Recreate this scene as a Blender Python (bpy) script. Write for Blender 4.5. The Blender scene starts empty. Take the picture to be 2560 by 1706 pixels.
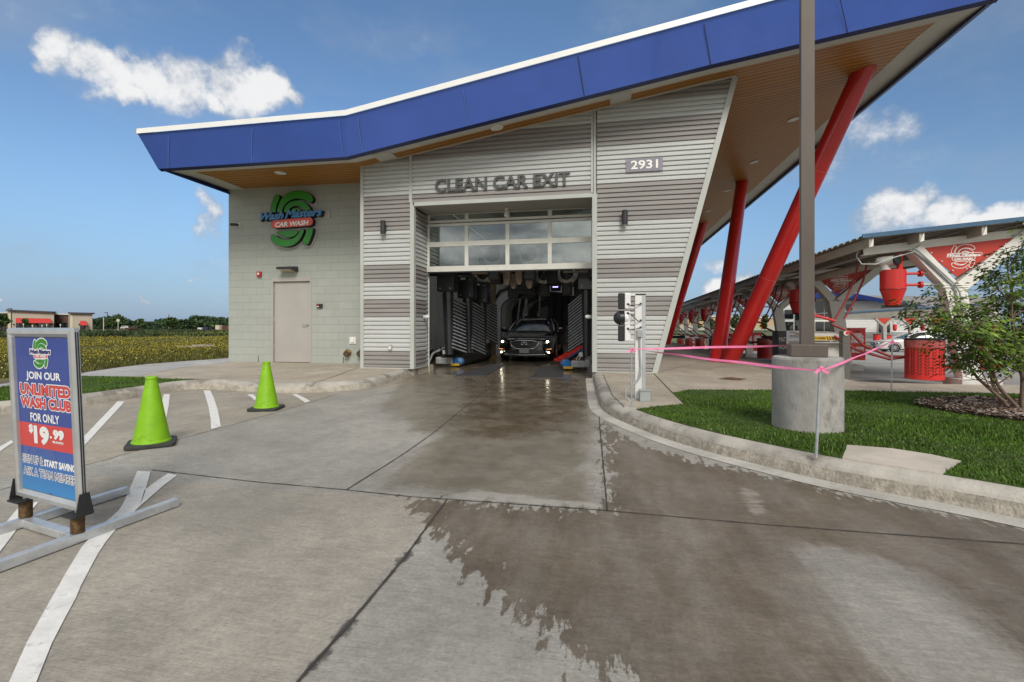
import bpy, math, random
import numpy as np
from mathutils import Vector, Matrix
random.seed(7); np.random.seed(7)
R = math.radians
scene = bpy.context.scene
COL = scene.collection

# ------------------------------------------------------------------ camera
F, CX, VH, H = 1190.0, 1280.0, 820.0, 1.066      # focal length and horizon in photo pixels, eye height in metres
TH = math.atan(228 / 1190.0)
c_, s_ = math.cos(TH), math.sin(TH)
cam_d = bpy.data.cameras.new("camera")
cam = bpy.data.objects.new("camera", cam_d); COL.objects.link(cam)
cam.location = (0, 0, H); cam.rotation_euler = (R(90), 0, TH)
cam_d.sensor_width = 36; cam_d.lens = 36 * F / 2560
cam_d.shift_y = -(853 - VH) / 2560
cam_d.clip_start = 0.05; cam_d.clip_end = 3000
scene.camera = cam

def ray(u, v):
    a = (u - CX) / F; b = -(v - VH) / F
    return (a * c_ - s_, a * s_ + c_, b)
def PY(u, v, Y):
    r = ray(u, v); t = Y / r[1]; return (r[0] * t, Y, H + r[2] * t)
def PX(u, v, X):
    r = ray(u, v); t = X / r[0]; return (X, r[1] * t, H + r[2] * t)
def PZ(u, v, Z):
    r = ray(u, v); t = (Z - H) / r[2]; return (r[0] * t, r[1] * t, Z)
def PD(u, v, d):
    r = ray(u, v); return (r[0] * d, r[1] * d, H + r[2] * d)

# ------------------------------------------------------------------ sky, sun, exposure
SUN_EL, SUN_AZ = 40, 158      # azimuth from +Y towards +X
scene.view_settings.view_transform = 'Standard'; scene.view_settings.look = 'None'
scene.view_settings.exposure = 0.3; scene.view_settings.gamma = 1
scene.cycles.use_denoising = True
scene.cycles.max_bounces = 8; scene.cycles.transparent_max_bounces = 12
scene.cycles.sample_clamp_indirect = 6
world = bpy.data.worlds.new("World"); scene.world = world; world.use_nodes = True
WT = world.node_tree; WT.nodes.clear()

class NB:
    """small helper to build node trees"""
    def __init__(s, tree): s.t = tree
    def n(s, kind, **kw):
        nd = s.t.nodes.new(kind)
        for k, v in kw.items():
            if k.startswith('i_'):
                key = k[2:]; key = int(key) if key.isdigit() else key.replace('_', ' ')
                s.set(nd.inputs[key], v)
            else: setattr(nd, k, v)
        return nd
    def set(s, sock, v):
        if isinstance(v, bpy.types.NodeSocket): s.t.links.new(v, sock)
        elif isinstance(v, (tuple, list)) and len(v) == 3 and sock.type == 'RGBA': sock.default_value = (*v, 1)
        else: sock.default_value = v
    def m(s, op, a, b=None, c=None, clamp=False):
        nd = s.n('ShaderNodeMath', operation=op, use_clamp=clamp)
        for i, x in enumerate((a, b, c)):
            if x is not None: s.set(nd.inputs[i], x)
        return nd.outputs[0]
    def mix(s, f, a, b, blend='MIX'):
        nd = s.n('ShaderNodeMix', data_type='RGBA', blend_type=blend)
        s.set(nd.inputs[0], f); s.set(nd.inputs[6], a); s.set(nd.inputs[7], b)
        return nd.outputs[2]
    def ramp(s, f, lo, hi, a=0.0, b=1.0):
        nd = s.n('ShaderNodeMapRange', interpolation_type='SMOOTHSTEP')
        for i, x in enumerate((f, lo, hi, a, b)): s.set(nd.inputs[i], x)
        return nd.outputs[0]
    def noise(s, vec, scale, detail=4, rough=.55, dist=0.0):
        nd = s.n('ShaderNodeTexNoise'); s.set(nd.inputs['Vector'], vec)
        nd.inputs['Scale'].default_value = scale; nd.inputs['Detail'].default_value = detail
        nd.inputs['Roughness'].default_value = rough; nd.inputs['Distortion'].default_value = dist
        return nd.outputs[0]
    def mapping(s, vec, scale=(1, 1, 1), rot=(0, 0, 0), loc=(0, 0, 0)):
        nd = s.n('ShaderNodeMapping'); s.set(nd.inputs[0], vec)
        nd.inputs[1].default_value = loc; nd.inputs[2].default_value = rot; nd.inputs[3].default_value = scale
        return nd.outputs[0]

def build_world():
    b = NB(WT)
    out = b.n('ShaderNodeOutputWorld'); bg = b.n('ShaderNodeBackground')
    b.t.links.new(bg.outputs[0], out.inputs[0])
    sky = b.n('ShaderNodeTexSky', sky_type='NISHITA'); sky.sun_disc = False
    sky.sun_elevation = R(SUN_EL); sky.sun_rotation = R(SUN_AZ)
    sky.air_density = 1.0; sky.dust_density = 1.0; sky.ozone_density = 2.0
    tc = b.n('ShaderNodeTexCoord'); d = tc.outputs['Generated']
    sp = b.n('ShaderNodeSeparateXYZ'); b.set(sp.inputs[0], d)
    az = b.m('ARCTAN2', sp.outputs[0], sp.outputs[1])
    el = b.m('ARCSINE', sp.outputs[2])
    # sun-lit clouds: (azimuth, elevation, half width, half height, weight), radians
    def cl(u, v, ru, rv, w=1.0):
        x, y, z = ray(u * 1.088, v * 1.088)
        A = math.atan2(x, y); E = math.atan2(z, math.hypot(x, y)); q = math.hypot(1, (u * 1.088 - CX) / F)
        return (A, E, ru * 1.088 / F / q / q, rv * 1.088 / F / q, w)
    blobs = [cl(135, 130, 85, 62), cl(225, 165, 100, 62), cl(330, 175, 105, 66), cl(420, 190, 115, 92), cl(530, 195, 105, 95), cl(610, 205, 95, 58), cl(670, 222, 60, 32),
             cl(265, 205, 70, 35), cl(500, 250, 60, 34), cl(502, 494, 60, 62), cl(2060, 490, 110, 62), cl(2170, 500, 120, 62), cl(2300, 505, 110, 55),
             cl(1650, 660, 72, 42), cl(1720, 650, 60, 34), cl(1985, 290, 130, 90, .55), cl(1915, 360, 70, 90, .55), cl(2060, 310, 70, 40, .5),
             cl(1660, 590, 60, 30, .55), cl(345, 700, 22, 12, .8), cl(25, 703, 34, 12, .7), cl(430, 632, 20, 9, .5), cl(180, 640, 30, 10, .45), cl(1500, 770, 90, 25, .7)]
    n1 = b.noise(d, 9.0, 9, .62); n2 = b.noise(d, 30.0, 6, .62)
    wx = b.noise(b.mapping(d, loc=(3.1, 0, 0)), 13.0, 4, .55); wy = b.noise(b.mapping(d, loc=(0, 5.7, 0)), 13.0, 4, .55)
    az = b.m('ADD', az, b.m('MULTIPLY', b.m('SUBTRACT', wx, .5), .16)); elw = b.m('ADD', el, b.m('MULTIPLY', b.m('SUBTRACT', wy, .5), .09))
    tot = None
    def dens(off):
        tot = None
        for A, E, rx, ry, w in blobs:
            dx = b.m('DIVIDE', b.m('SUBTRACT', az, A), rx)
            dy = b.m('DIVIDE', b.m('SUBTRACT', b.m('ADD', elw, off), E), ry)
            q = b.m('SUBTRACT', 1.0, b.m('ADD', b.m('MULTIPLY', dx, dx), b.m('MULTIPLY', dy, dy)))
            q = b.m('MULTIPLY', b.m('MAXIMUM', q, 0.0), w)
            tot = q if tot is None else b.m('MAXIMUM', tot, q)
        return tot
    tot = dens(0.0)
    # broken cloud deck over the half of the sky behind the viewer
    back = b.m('MAXIMUM', b.ramp(sp.outputs[1], 0.10, -0.30), b.ramp(sp.outputs[2], .66, .86))
    dn = b.noise(b.mapping(d, (1, 1, 3.0)), 3.6, 8, .62)
    deck = b.m('MULTIPLY', back, b.ramp(dn, .22, .40))
    dcol = b.mix(b.ramp(dn, .36, .66), tuple(q / SKY_STR for q in DECK_LO), tuple(q / SKY_STR for q in DECK_HI))
    k = b.m('ADD', tot, b.m('MULTIPLY', b.m('SUBTRACT', n1, .5), 1.7))
    k = b.m('ADD', k, b.m('MULTIPLY', b.m('SUBTRACT', n2, .5), .7))
    mask = b.m('MULTIPLY', b.ramp(k, .05, .95), b.ramp(tot, 0.0, .22))
    tex = b.m('ADD', b.m('MULTIPLY', n1, .6), b.m('MULTIPLY', n2, .4))
    shade = b.ramp(b.m('ADD', b.m('MULTIPLY', k, .7), b.m('MULTIPLY', tex, 1.5)), .80, 1.52)
    ccol = b.mix(shade, (.40, .46, .55), (1.0, 1.0, 1.0))
    # pale band low over the horizon
    hz = b.ramp(el, 0.30, -.02)
    hs = b.n('ShaderNodeHueSaturation'); hs.inputs['Saturation'].default_value = SKY_SAT; hs.inputs['Value'].default_value = SKY_VAL
    b.set(hs.inputs['Color'], sky.outputs[0])
    skc = b.mix(b.m('MULTIPLY', hz, .75), b.mix(1.0, hs.outputs[0], b.mix(b.ramp(sp.outputs[0], -.2, .75), SKY_TINT, tuple(q * .80 for q in SKY_TINT)), 'MULTIPLY'), tuple(q / SKY_STR for q in SKY_HZ))
    cc = b.mix(1.0, ccol, (CLOUD / SKY_STR,) * 3, 'MULTIPLY')
    thin = b.m('MULTIPLY', b.ramp(b.noise(b.mapping(d, (1, 1, 2.2)), 3.4, 6, .6), .42, .80), .42)
    col = b.mix(thin, skc, cc)
    col = b.mix(b.m('MULTIPLY', mask, .97), col, cc)
    col = b.mix(b.m('MULTIPLY', deck, .94), col, dcol)
    b.set(bg.inputs[0], col); bg.inputs[1].default_value = SKY_STR
SKY_STR = 0.12; SKY_SAT = 1.0; SKY_VAL = 1.0; SKY_TINT = (.82, .965, 1.04); SKY_HZ = (.175, .262, .44); CLOUD = .73; DECK_LO = (.26, .27, .29); DECK_HI = (1.16, 1.13, 1.07)
build_world()
sun_d = bpy.data.lights.new("sun", 'SUN'); sun = bpy.data.objects.new("sun", sun_d); COL.objects.link(sun)
sun_d.energy = 2.2; sun_d.angle = R(22); sun_d.color = (1, .955, .895)
sd = Vector((math.sin(R(SUN_AZ)) * math.cos(R(SUN_EL)), math.cos(R(SUN_AZ)) * math.cos(R(SUN_EL)), math.sin(R(SUN_EL))))
sun.rotation_euler = sd.to_track_quat('Z', 'Y').to_euler()

# ------------------------------------------------------------------ materials
MATS = {}
def M(name, col, rough=.6, metal=0.0, var=.12, vs=4.0, bump=0.0, bs=60.0, stretch=(1, 1, 1), coat=0.0, spec=.5, emit=None, es=0.0, dirt=None):
    if name in MATS: return MATS[name]
    m = bpy.data.materials.new(name); m.use_nodes = True; MATS[name] = m
    b = NB(m.node_tree); p = m.node_tree.nodes['Principled BSDF']
    p.inputs['Roughness'].default_value = rough; p.inputs['Metallic'].default_value = metal
    p.inputs['Coat Weight'].default_value = coat; p.inputs['Coat Roughness'].default_value = .08
    p.inputs['Specular IOR Level'].default_value = spec
    tc = b.n('ShaderNodeTexCoord'); v = b.mapping(tc.outputs['Object'], stretch)
    c = (*col, 1)
    if var > 0:
        f = b.noise(v, vs, 5, .6)
        f = b.ramp(f, .3, .7)
        lo = tuple(x * (1 - var) for x in col); hi = tuple(min(1, x * (1 + var)) for x in col)
        cs = b.mix(f, lo, hi)
        if dirt:
            g = b.ramp(b.noise(v, dirt[1], 7, .65), dirt[2], dirt[2] + .14)
            cs = b.mix(b.m('MULTIPLY', g, dirt[3]), cs, dirt[0])
        b.set(p.inputs['Base Color'], cs)
    else: p.inputs['Base Color'].default_value = c
    if bump > 0:
        bn = b.n('ShaderNodeBump'); bn.inputs['Strength'].default_value = bump; bn.inputs['Distance'].default_value = .01
        b.set(bn.inputs['Height'], b.noise(v, bs, 4, .6)); b.set(p.inputs['Normal'], bn.outputs[0])
    if emit: 
        p.inputs['Emission Color'].default_value = (*emit, 1); p.inputs['Emission Strength'].default_value = es
    return m

# ------------------------------------------------------------------ mesh building
ORG = {}
def E_(name, loc, label, cat, group=None, rz=0.0):
    o = bpy.data.objects.new(name, None); COL.objects.link(o); o.location = loc; o.rotation_euler = (0, 0, rz)
    o.empty_display_size = .1
    o['label'] = label; o['category'] = cat
    if group: o['group'] = group
    ORG[o.name] = (Vector(loc) if rz == 0 else Vector((0, 0, 0)))
    return o
def tag(o, label=None, cat=None, group=None, kind=None):
    if label: o['label'] = label
    if cat: o['category'] = cat
    if group: o['group'] = group
    if kind: o['kind'] = kind
    return o
class MB:
    def __init__(s): s.v = []; s.f = []; s.sm = []; s.mi = []; s.mats = []; s.cur = 0
    def use(s, m):
        if m not in s.mats: s.mats.append(m)
        s.cur = s.mats.index(m); return s
    def add(s, vs, fs, smooth=False):
        o = len(s.v); s.v += [tuple(v) for v in vs]
        for f in fs: s.f.append(tuple(i + o for i in f)); s.sm.append(smooth); s.mi.append(s.cur)
        return s
    def quad(s, a, b, c, d): return s.add((a, b, c, d), [(0, 1, 2, 3)])
    def box(s, cx, cy, cz, sx, sy, sz, rz=0.0, mat=None):
        x, y, z = sx / 2, sy / 2, sz / 2; cr, sr = math.cos(rz), math.sin(rz); vs = []
        for a, b_, c in ((-1, -1, -1), (1, -1, -1), (1, 1, -1), (-1, 1, -1), (-1, -1, 1), (1, -1, 1), (1, 1, 1), (-1, 1, 1)):
            p = Vector((a * x, b_ * y, c * z))
            if mat is not None: p = mat @ p
            vs.append((cx + p.x * cr - p.y * sr, cy + p.x * sr + p.y * cr, cz + p.z))
        return s.add(vs, [(0, 3, 2, 1), (4, 5, 6, 7), (0, 1, 5, 4), (1, 2, 6, 5), (2, 3, 7, 6), (3, 0, 4, 7)])
    def bx(s, x0, x1, y0, y1, z0, z1): return s.box((x0 + x1) / 2, (y0 + y1) / 2, (z0 + z1) / 2, abs(x1 - x0), abs(y1 - y0), abs(z1 - z0))
    def bar(s, a, b, w, h, up=(0, 0, 1)):
        a, b = Vector(a), Vector(b); d = (b - a).normalized(); up = Vector(up)
        if abs(d.dot(up)) > .98: up = Vector((0, 1, 0))
        r = d.cross(up).normalized(); u = r.cross(d).normalized(); vs = []
        for p in (a, b):
            for i, j in ((-1, -1), (1, -1), (1, 1), (-1, 1)): vs.append(p + r * (i * w / 2) + u * (j * h / 2))
        return s.add(vs, [(0, 3, 2, 1), (4, 5, 6, 7), (0, 1, 5, 4), (1, 2, 6, 5), (2, 3, 7, 6), (3, 0, 4, 7)])
    def tube(s, pts, r, n=10, caps=True, closed=False):
        pts = [Vector(p) for p in pts]; k = len(pts); rs = r if isinstance(r, (list, tuple)) else [r] * k
        vs = []; prev = None
        for i, p in enumerate(pts):
            if closed: t = (pts[(i + 1) % k] - pts[i - 1])
            else: t = pts[min(i + 1, k - 1)] - pts[max(i - 1, 0)]
            t.normalize()
            if prev is None:
                up = Vector((0, 0, 1)) if abs(t.z) < .9 else Vector((1, 0, 0)); a = t.cross(up).normalized()
            else: a = (prev - t * prev.dot(t)).normalized()
            prev = a; b_ = t.cross(a)
            for j in range(n): q = 2 * math.pi * j / n; vs.append(p + (a * math.cos(q) + b_ * math.sin(q)) * rs[i])
        fs = []
        for i in range(k if closed else k - 1):
            i2 = (i + 1) % k
            for j in range(n): fs.append((i * n + j, i * n + (j + 1) % n, i2 * n + (j + 1) % n, i2 * n + j))
        s.add(vs, fs, True)
        if caps and not closed:
            s.add(vs[:n], [tuple(range(n))[::-1]]); s.add(vs[-n:], [tuple(range(n))])
        return s
    def lathe(s, prof, cx=0, cy=0, cz=0, n=24, caps=True, axis=None):
        """prof: list of (radius, height)"""
        vs = []
        m = Matrix.Identity(3) if axis is None else Vector((0, 0, 1)).rotation_difference(Vector(axis)).to_matrix()
        for r, z in prof:
            for j in range(n):
                q = 2 * math.pi * j / n; p = m @ Vector((r * math.cos(q), r * math.sin(q), z)); vs.append((cx + p.x, cy + p.y, cz + p.z))
        for i in range(len(prof) - 1):
            s.add(vs[i * n:(i + 2) * n], [(j, (j + 1) % n, n + (j + 1) % n, n + j) for j in range(n)], True)
        if caps:
            s.add(vs[:n], [tuple(range(n))[::-1]]); s.add(vs[-n:], [tuple(range(n))])
        return s
    def prism(s, poly, z0, z1, top=True, bottom=False):
        n = len(poly)
        if sum(poly[i][0] * poly[(i + 1) % n][1] - poly[(i + 1) % n][0] * poly[i][1] for i in range(n)) < 0: poly = poly[::-1]
        vs = [(x, y, z0) for x, y in poly] + [(x, y, z1) for x, y in poly]
        fs = [(i, (i + 1) % n, n + (i + 1) % n, n + i) for i in range(n)]
        if top: fs.append(tuple(range(n, 2 * n)))
        if bottom: fs.append(tuple(range(n))[::-1])
        return s.add(vs, fs)
    def plate(s, poly, frame, d0, d1, holes=False):
        """2-D polygon extruded along a frame's normal"""
        O, ex, ey, en = frame; n = len(poly)
        if sum(poly[i][0] * poly[(i + 1) % n][1] - poly[(i + 1) % n][0] * poly[i][1] for i in range(n)) < 0: poly = poly[::-1]
        f = [O + ex * x + ey * y + en * d1 for x, y in poly]
        if d0 == d1: return s.add(f, [tuple(range(n))])
        g = [O + ex * x + ey * y + en * d0 for x, y in poly]
        return s.add(f + g, [tuple(range(n))] + [(i, n + i, n + (i + 1) % n, (i + 1) % n) for i in range(n)])
    def build(s, name, mat=None, parent=None, bevel=0.0, segs=2, subsurf=0, label=None):
        me = bpy.data.meshes.new(name)
        off = Vector((0, 0, 0)); q = parent
        if parent is not None: off = ORG[parent.name]
        me.from_pydata([(v[0] - off[0], v[1] - off[1], v[2] - off[2]) for v in s.v], [], s.f)
        me.polygons.foreach_set('use_smooth', s.sm)
        if mat is not None: me.materials.append(mat)
        else:
            for m in s.mats: me.materials.append(m)
            me.polygons.foreach_set('material_index', s.mi)
        me.update()
        o = bpy.data.objects.new(name, me); COL.objects.link(o)
        if parent is not None: o.parent = parent
        ORG[o.name] = off
        if bevel > 0:
            bv = o.modifiers.new('bevel', 'BEVEL'); bv.width = bevel; bv.segments = segs; bv.limit_method = 'ANGLE'; bv.angle_limit = R(50)
            bv.use_clamp_overlap = True
        if subsurf:
            ss = o.modifiers.new('sub', 'SUBSURF'); ss.levels = subsurf; ss.render_levels = subsurf
        if label: o['label'] = label
        return o
def structure(name, mb, mat=None, parent=None, **k):
    o = mb.build(name, mat, parent, **k)
    if parent is None: o['kind'] = 'structure'
    return o
def copy_tree(o, parent=None):
    c = o.copy(); COL.objects.link(c)
    if parent is not None: c.parent = parent; c.matrix_parent_inverse = o.matrix_parent_inverse
    for ch in list(o.children): copy_tree(ch, c)
    return c
def np_mesh(name, verts, quads, mat, loops=4, smooth=False, mats=None, mi=None):
    me = bpy.data.meshes.new(name); nv = len(verts); nf = len(quads)
    me.vertices.add(nv); me.vertices.foreach_set('co', verts.astype(np.float32).ravel())
    me.loops.add(nf * loops); me.loops.foreach_set('vertex_index', quads.astype(np.int32).ravel())
    me.polygons.add(nf); me.polygons.foreach_set('loop_start', np.arange(0, nf * loops, loops, dtype=np.int32))
    me.polygons.foreach_set('loop_total', np.full(nf, loops, dtype=np.int32))
    if smooth: me.polygons.foreach_set('use_smooth', np.ones(nf, bool))
    for m in (mats or [mat]): me.materials.append(m)
    if mi is not None: me.polygons.foreach_set('material_index', mi.astype(np.int32))
    me.update(); me.validate()
    o = bpy.data.objects.new(name, me); COL.objects.link(o); ORG[o.name] = Vector((0, 0, 0))
    return o
def FR(O, ex, ey):
    ex, ey = Vector(ex).normalized(), Vector(ey).normalized(); return (Vector(O), ex, ey, ex.cross(ey).normalized())

# ------------------------------------------------------------------ lettering
_tx = {}
def text_geo(body, bold=.0, shear=0.0, spacing=1.0):
    key = (body, bold, shear, spacing)
    if key not in _tx:
        cu = bpy.data.curves.new('txt', 'FONT'); cu.body = body; cu.size = 1; cu.offset = bold; cu.shear = shear; cu.space_character = spacing
        cu.resolution_u = 3; cu.fill_mode = 'FRONT'
        ob = bpy.data.objects.new('txt', cu); COL.objects.link(ob)
        dg = bpy.context.evaluated_depsgraph_get(); me = bpy.data.meshes.new_from_object(ob.evaluated_get(dg))
        vs = [tuple(v.co) for v in me.vertices]; fs = [tuple(p.vertices) for p in me.polygons]
        bpy.data.objects.remove(ob); bpy.data.curves.remove(cu); bpy.data.meshes.remove(me)
        xs = [v[0] for v in vs]; ys = [v[1] for v in vs]
        _tx[key] = (vs, fs, min(xs), max(xs), min(ys), max(ys))
    return _tx[key]
def text(mb, body, frame, x0, x1, y0, y1, depth=(0, 0), bold=.03, shear=0.0, slope=0.0, spacing=1.0):
    """lettering fitted to a rectangle of the frame; depth = (back, front) along the normal"""
    vs, fs, a, b, c, d = text_geo(body, bold, shear, spacing); O, ex, ey, en = frame
    P = []
    for x, y, z in vs:
        X = x0 + (x - a) / (b - a) * (x1 - x0); Y = y0 + (y - c) / (d - c) * (y1 - y0) + slope * (X - x0)
        P.append((X, Y))
    n = len(P)
    front = [O + ex * X + ey * Y + en * depth[1] for X, Y in P]
    out = []
    for f in fs:
        ar = sum(P[f[i]][0] * P[f[(i + 1) % len(f)]][1] - P[f[(i + 1) % len(f)]][0] * P[f[i]][1] for i in range(len(f)))
        out.append(f if ar >= 0 else f[::-1])
    if depth[0] == depth[1]: mb.add(front, out); return
    cnt = {}
    for f in out:
        for i in range(len(f)):
            e = (f[i], f[(i + 1) % len(f)]); cnt[e] = cnt.get(e, 0) + 1
    sides = [(e[0], n + e[0], n + e[1], e[1]) for e in cnt if (e[1], e[0]) not in cnt]
    back = [O + ex * X + ey * Y + en * depth[0] for X, Y in P]
    mb.add(front + back, out + sides)

def fat_text(mb, body, frame, x0, x1, y0, y1, z, fat, **k):
    for i in range(12):
        q = math.tau * i / 12; dx, dy = fat * math.cos(q), fat * math.sin(q)
        text(mb, body, frame, x0 + dx, x1 + dx, y0 + dy, y1 + dy, (z + .00001 * i,) * 2, **k)
# the car wash emblem, drawn in a 1916 x 1568 grid
def smooth_loop(p, it=2):
    for _ in range(it):
        q = []
        for i in range(len(p)):
            a, b = p[i], p[(i + 1) % len(p)]
            q += [(a[0] * .75 + b[0] * .25, a[1] * .75 + b[1] * .25), (a[0] * .25 + b[0] * .75, a[1] * .25 + b[1] * .75)]
        p = q
    return p
EMB = {
 'tail_top': [(318, 606), (345, 460), (395, 330), (440, 258), (490, 236), (540, 252), (560, 305), (540, 370), (495, 450), (470, 540), (458, 645), (390, 625)],
 'arc_big': [(478, 640), (500, 530), (550, 400), (640, 290), (780, 212), (950, 182), (1120, 198), (1250, 250), (1338, 320), (1362, 395), (1330, 455), (1280, 465), (1190, 415), (1080, 375), (950, 358), (820, 383), (720, 440), (650, 520), (616, 600), (600, 650)],
 'arc_mid': [(640, 620), (690, 500), (800, 412), (950, 388), (1100, 412), (1210, 475), (1285, 565), (1310, 640), (1180, 640), (1090, 565), (1000, 525), (920, 515), (840, 540), (770, 600), (720, 670)],
 'core': [(800, 640), (850, 572), (930, 545), (1010, 560), (1085, 620), (1100, 650)],
 'bowl': [(428, 1042), (1045, 1022), (985, 1115), (900, 1172), (780, 1198), (650, 1172), (530, 1118)],
 'arc_low': [(1060, 1015), (1158, 1012), (1112, 1135), (1048, 1235), (940, 1330), (800, 1382), (640, 1388), (480, 1342), (370, 1262), (332, 1190), (342, 1128), (390, 1103), (445, 1115), (520, 1172), (640, 1217), (770, 1228), (900, 1195), (1000, 1115)],
 'tail_low': [(1188, 1012), (1360, 982), (1352, 1085), (1312, 1200), (1262, 1312), (1215, 1362), (1150, 1358), (1100, 1315), (1092, 1262), (1150, 1170), (1182, 1085)],
}
EMB = {k: smooth_loop(v, 2) for k, v in EMB.items()}
def pill(x0, y0, x1, y1, r, sk=0.0):
    p = []
    for cx, cy, a0 in ((x1 - r, y1 - r, 0), (x0 + r, y1 - r, 90), (x0 + r, y0 + r, 180), (x1 - r, y0 + r, 270)):
        for k in range(7): q = R(a0 + 15 * k); p.append((cx + r * math.cos(q), cy + r * math.sin(q)))
    return [(x, y + sk * (x - x0)) for x, y in p]
EMB_PILL = pill(362, 795, 1362, 985, 92, -.028)
def grow(p, w):
    n = len(p); ar = sum(p[i][0] * p[(i + 1) % n][1] - p[(i + 1) % n][0] * p[i][1] for i in range(n)); sg = 1 if ar > 0 else -1; q = []
    for i in range(n):
        a, b = Vector(p[i - 1]), Vector(p[(i + 1) % n]); t = (b - a)
        if t.length < 1e-6: t = Vector((1, 0))
        t.normalize(); q.append((p[i][0] + sg * t.y * w, p[i][1] - sg * t.x * w))
    return q
def emb_pt(sx, sy, cx=890, cy=790): return lambda p: [((x - cx) * sx, -(y - cy) * sy) for x, y in p]
def ring(mb, p, frame, w, d):
    """closed line of width w along loop p"""
    a, b = grow(p, w / 2), grow(p, -w / 2); n = len(p); O, ex, ey, en = frame
    V = [O + ex * x + ey * y + en * d for x, y in a] + [O + ex * x + ey * y + en * d for x, y in b]
    mb.add(V, [(i, (i + 1) % n, n + (i + 1) % n, n + i) for i in range(n)])
# ================================================================== SETTING
def Z0(L): return [PZ(u, v, 0)[:2] for u, v in L]
def ZS(L): return [PZ(u, v, .15)[:2] for u, v in L]
def ZK(L): return [PZ(u, v, .108)[:2] for u, v in L]
SL = .15                                     # top of kerbs and raised slabs
def sdist(px, py, poly):
    """signed distance to polygon, positive inside"""
    P = np.array(poly); n = len(P); best = np.full(px.shape, 1e9); ins = np.zeros(px.shape, bool)
    for i in range(n):
        ax, ay = P[i]; bx, by = P[(i + 1) % n]; ex, ey = bx - ax, by - ay
        t = np.clip(((px - ax) * ex + (py - ay) * ey) / (ex * ex + ey * ey + 1e-12), 0, 1)
        best = np.minimum(best, np.hypot(px - ax - t * ex, py - ay - t * ey))
        cr = ((ay > py) != (by > py)) & (px < (bx - ax) * (py - ay) / (by - ay + 1e-12) + ax); ins ^= cr
    return np.where(ins, best, -best)

# kerb lines (top front edge, at kerb height)
KR = ZK([(1485, 934), (1487, 943), (1495, 972), (1504, 1000), (1521, 1016), (1569, 1036), (1631, 1059), (1721, 1087), (1790, 1105), (1928, 1135), (2020, 1157), (2085, 1172), (2253, 1199), (2378, 1217), (2560, 1249)])
KR += [(2.75, 2.62), (3.6, 2.05), (5.0, 1.3), (8.0, .2), (13, -1.2)]
KL = [(-14.5, 3.1), (-11.8, 4.0)] + ZK([(-160, 1035), (0, 1014), (110, 1005), (196, 998), (262, 988), (333, 978), (369, 972), (452, 959), (500, 956), (560, 959), (638, 964), (743, 967), (836, 963), (902, 959), (954, 948.5), (1000, 934), (1031, 925)])
def dense(L, step=.12):
    out = []
    for a, b in zip(L[:-1], L[1:]):
        n = max(1, int(math.dist(a, b) / step))
        out += [(a[0] + (b[0] - a[0]) * i / n, a[1] + (b[1] - a[1]) * i / n) for i in range(n)]
    out.append(L[-1]); 
    for _ in range(5): out = [out[0]] + [((out[i - 1][0] + 2 * out[i][0] + out[i + 1][0]) / 4, (out[i - 1][1] + 2 * out[i][1] + out[i + 1][1]) / 4) for i in range(1, len(out) - 1)] + [out[-1]]
    return out
KR, KL = dense(KR), dense(KL)
def offset(L, w):
    """shift polyline to its left by w"""
    q = []
    for i in range(len(L)):
        a, b = Vector(L[max(i - 1, 0)]), Vector(L[min(i + 1, len(L) - 1)]); t = (b - a).normalized()
        q.append((L[i][0] - t.y * w, L[i][1] + t.x * w))
    return q

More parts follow.
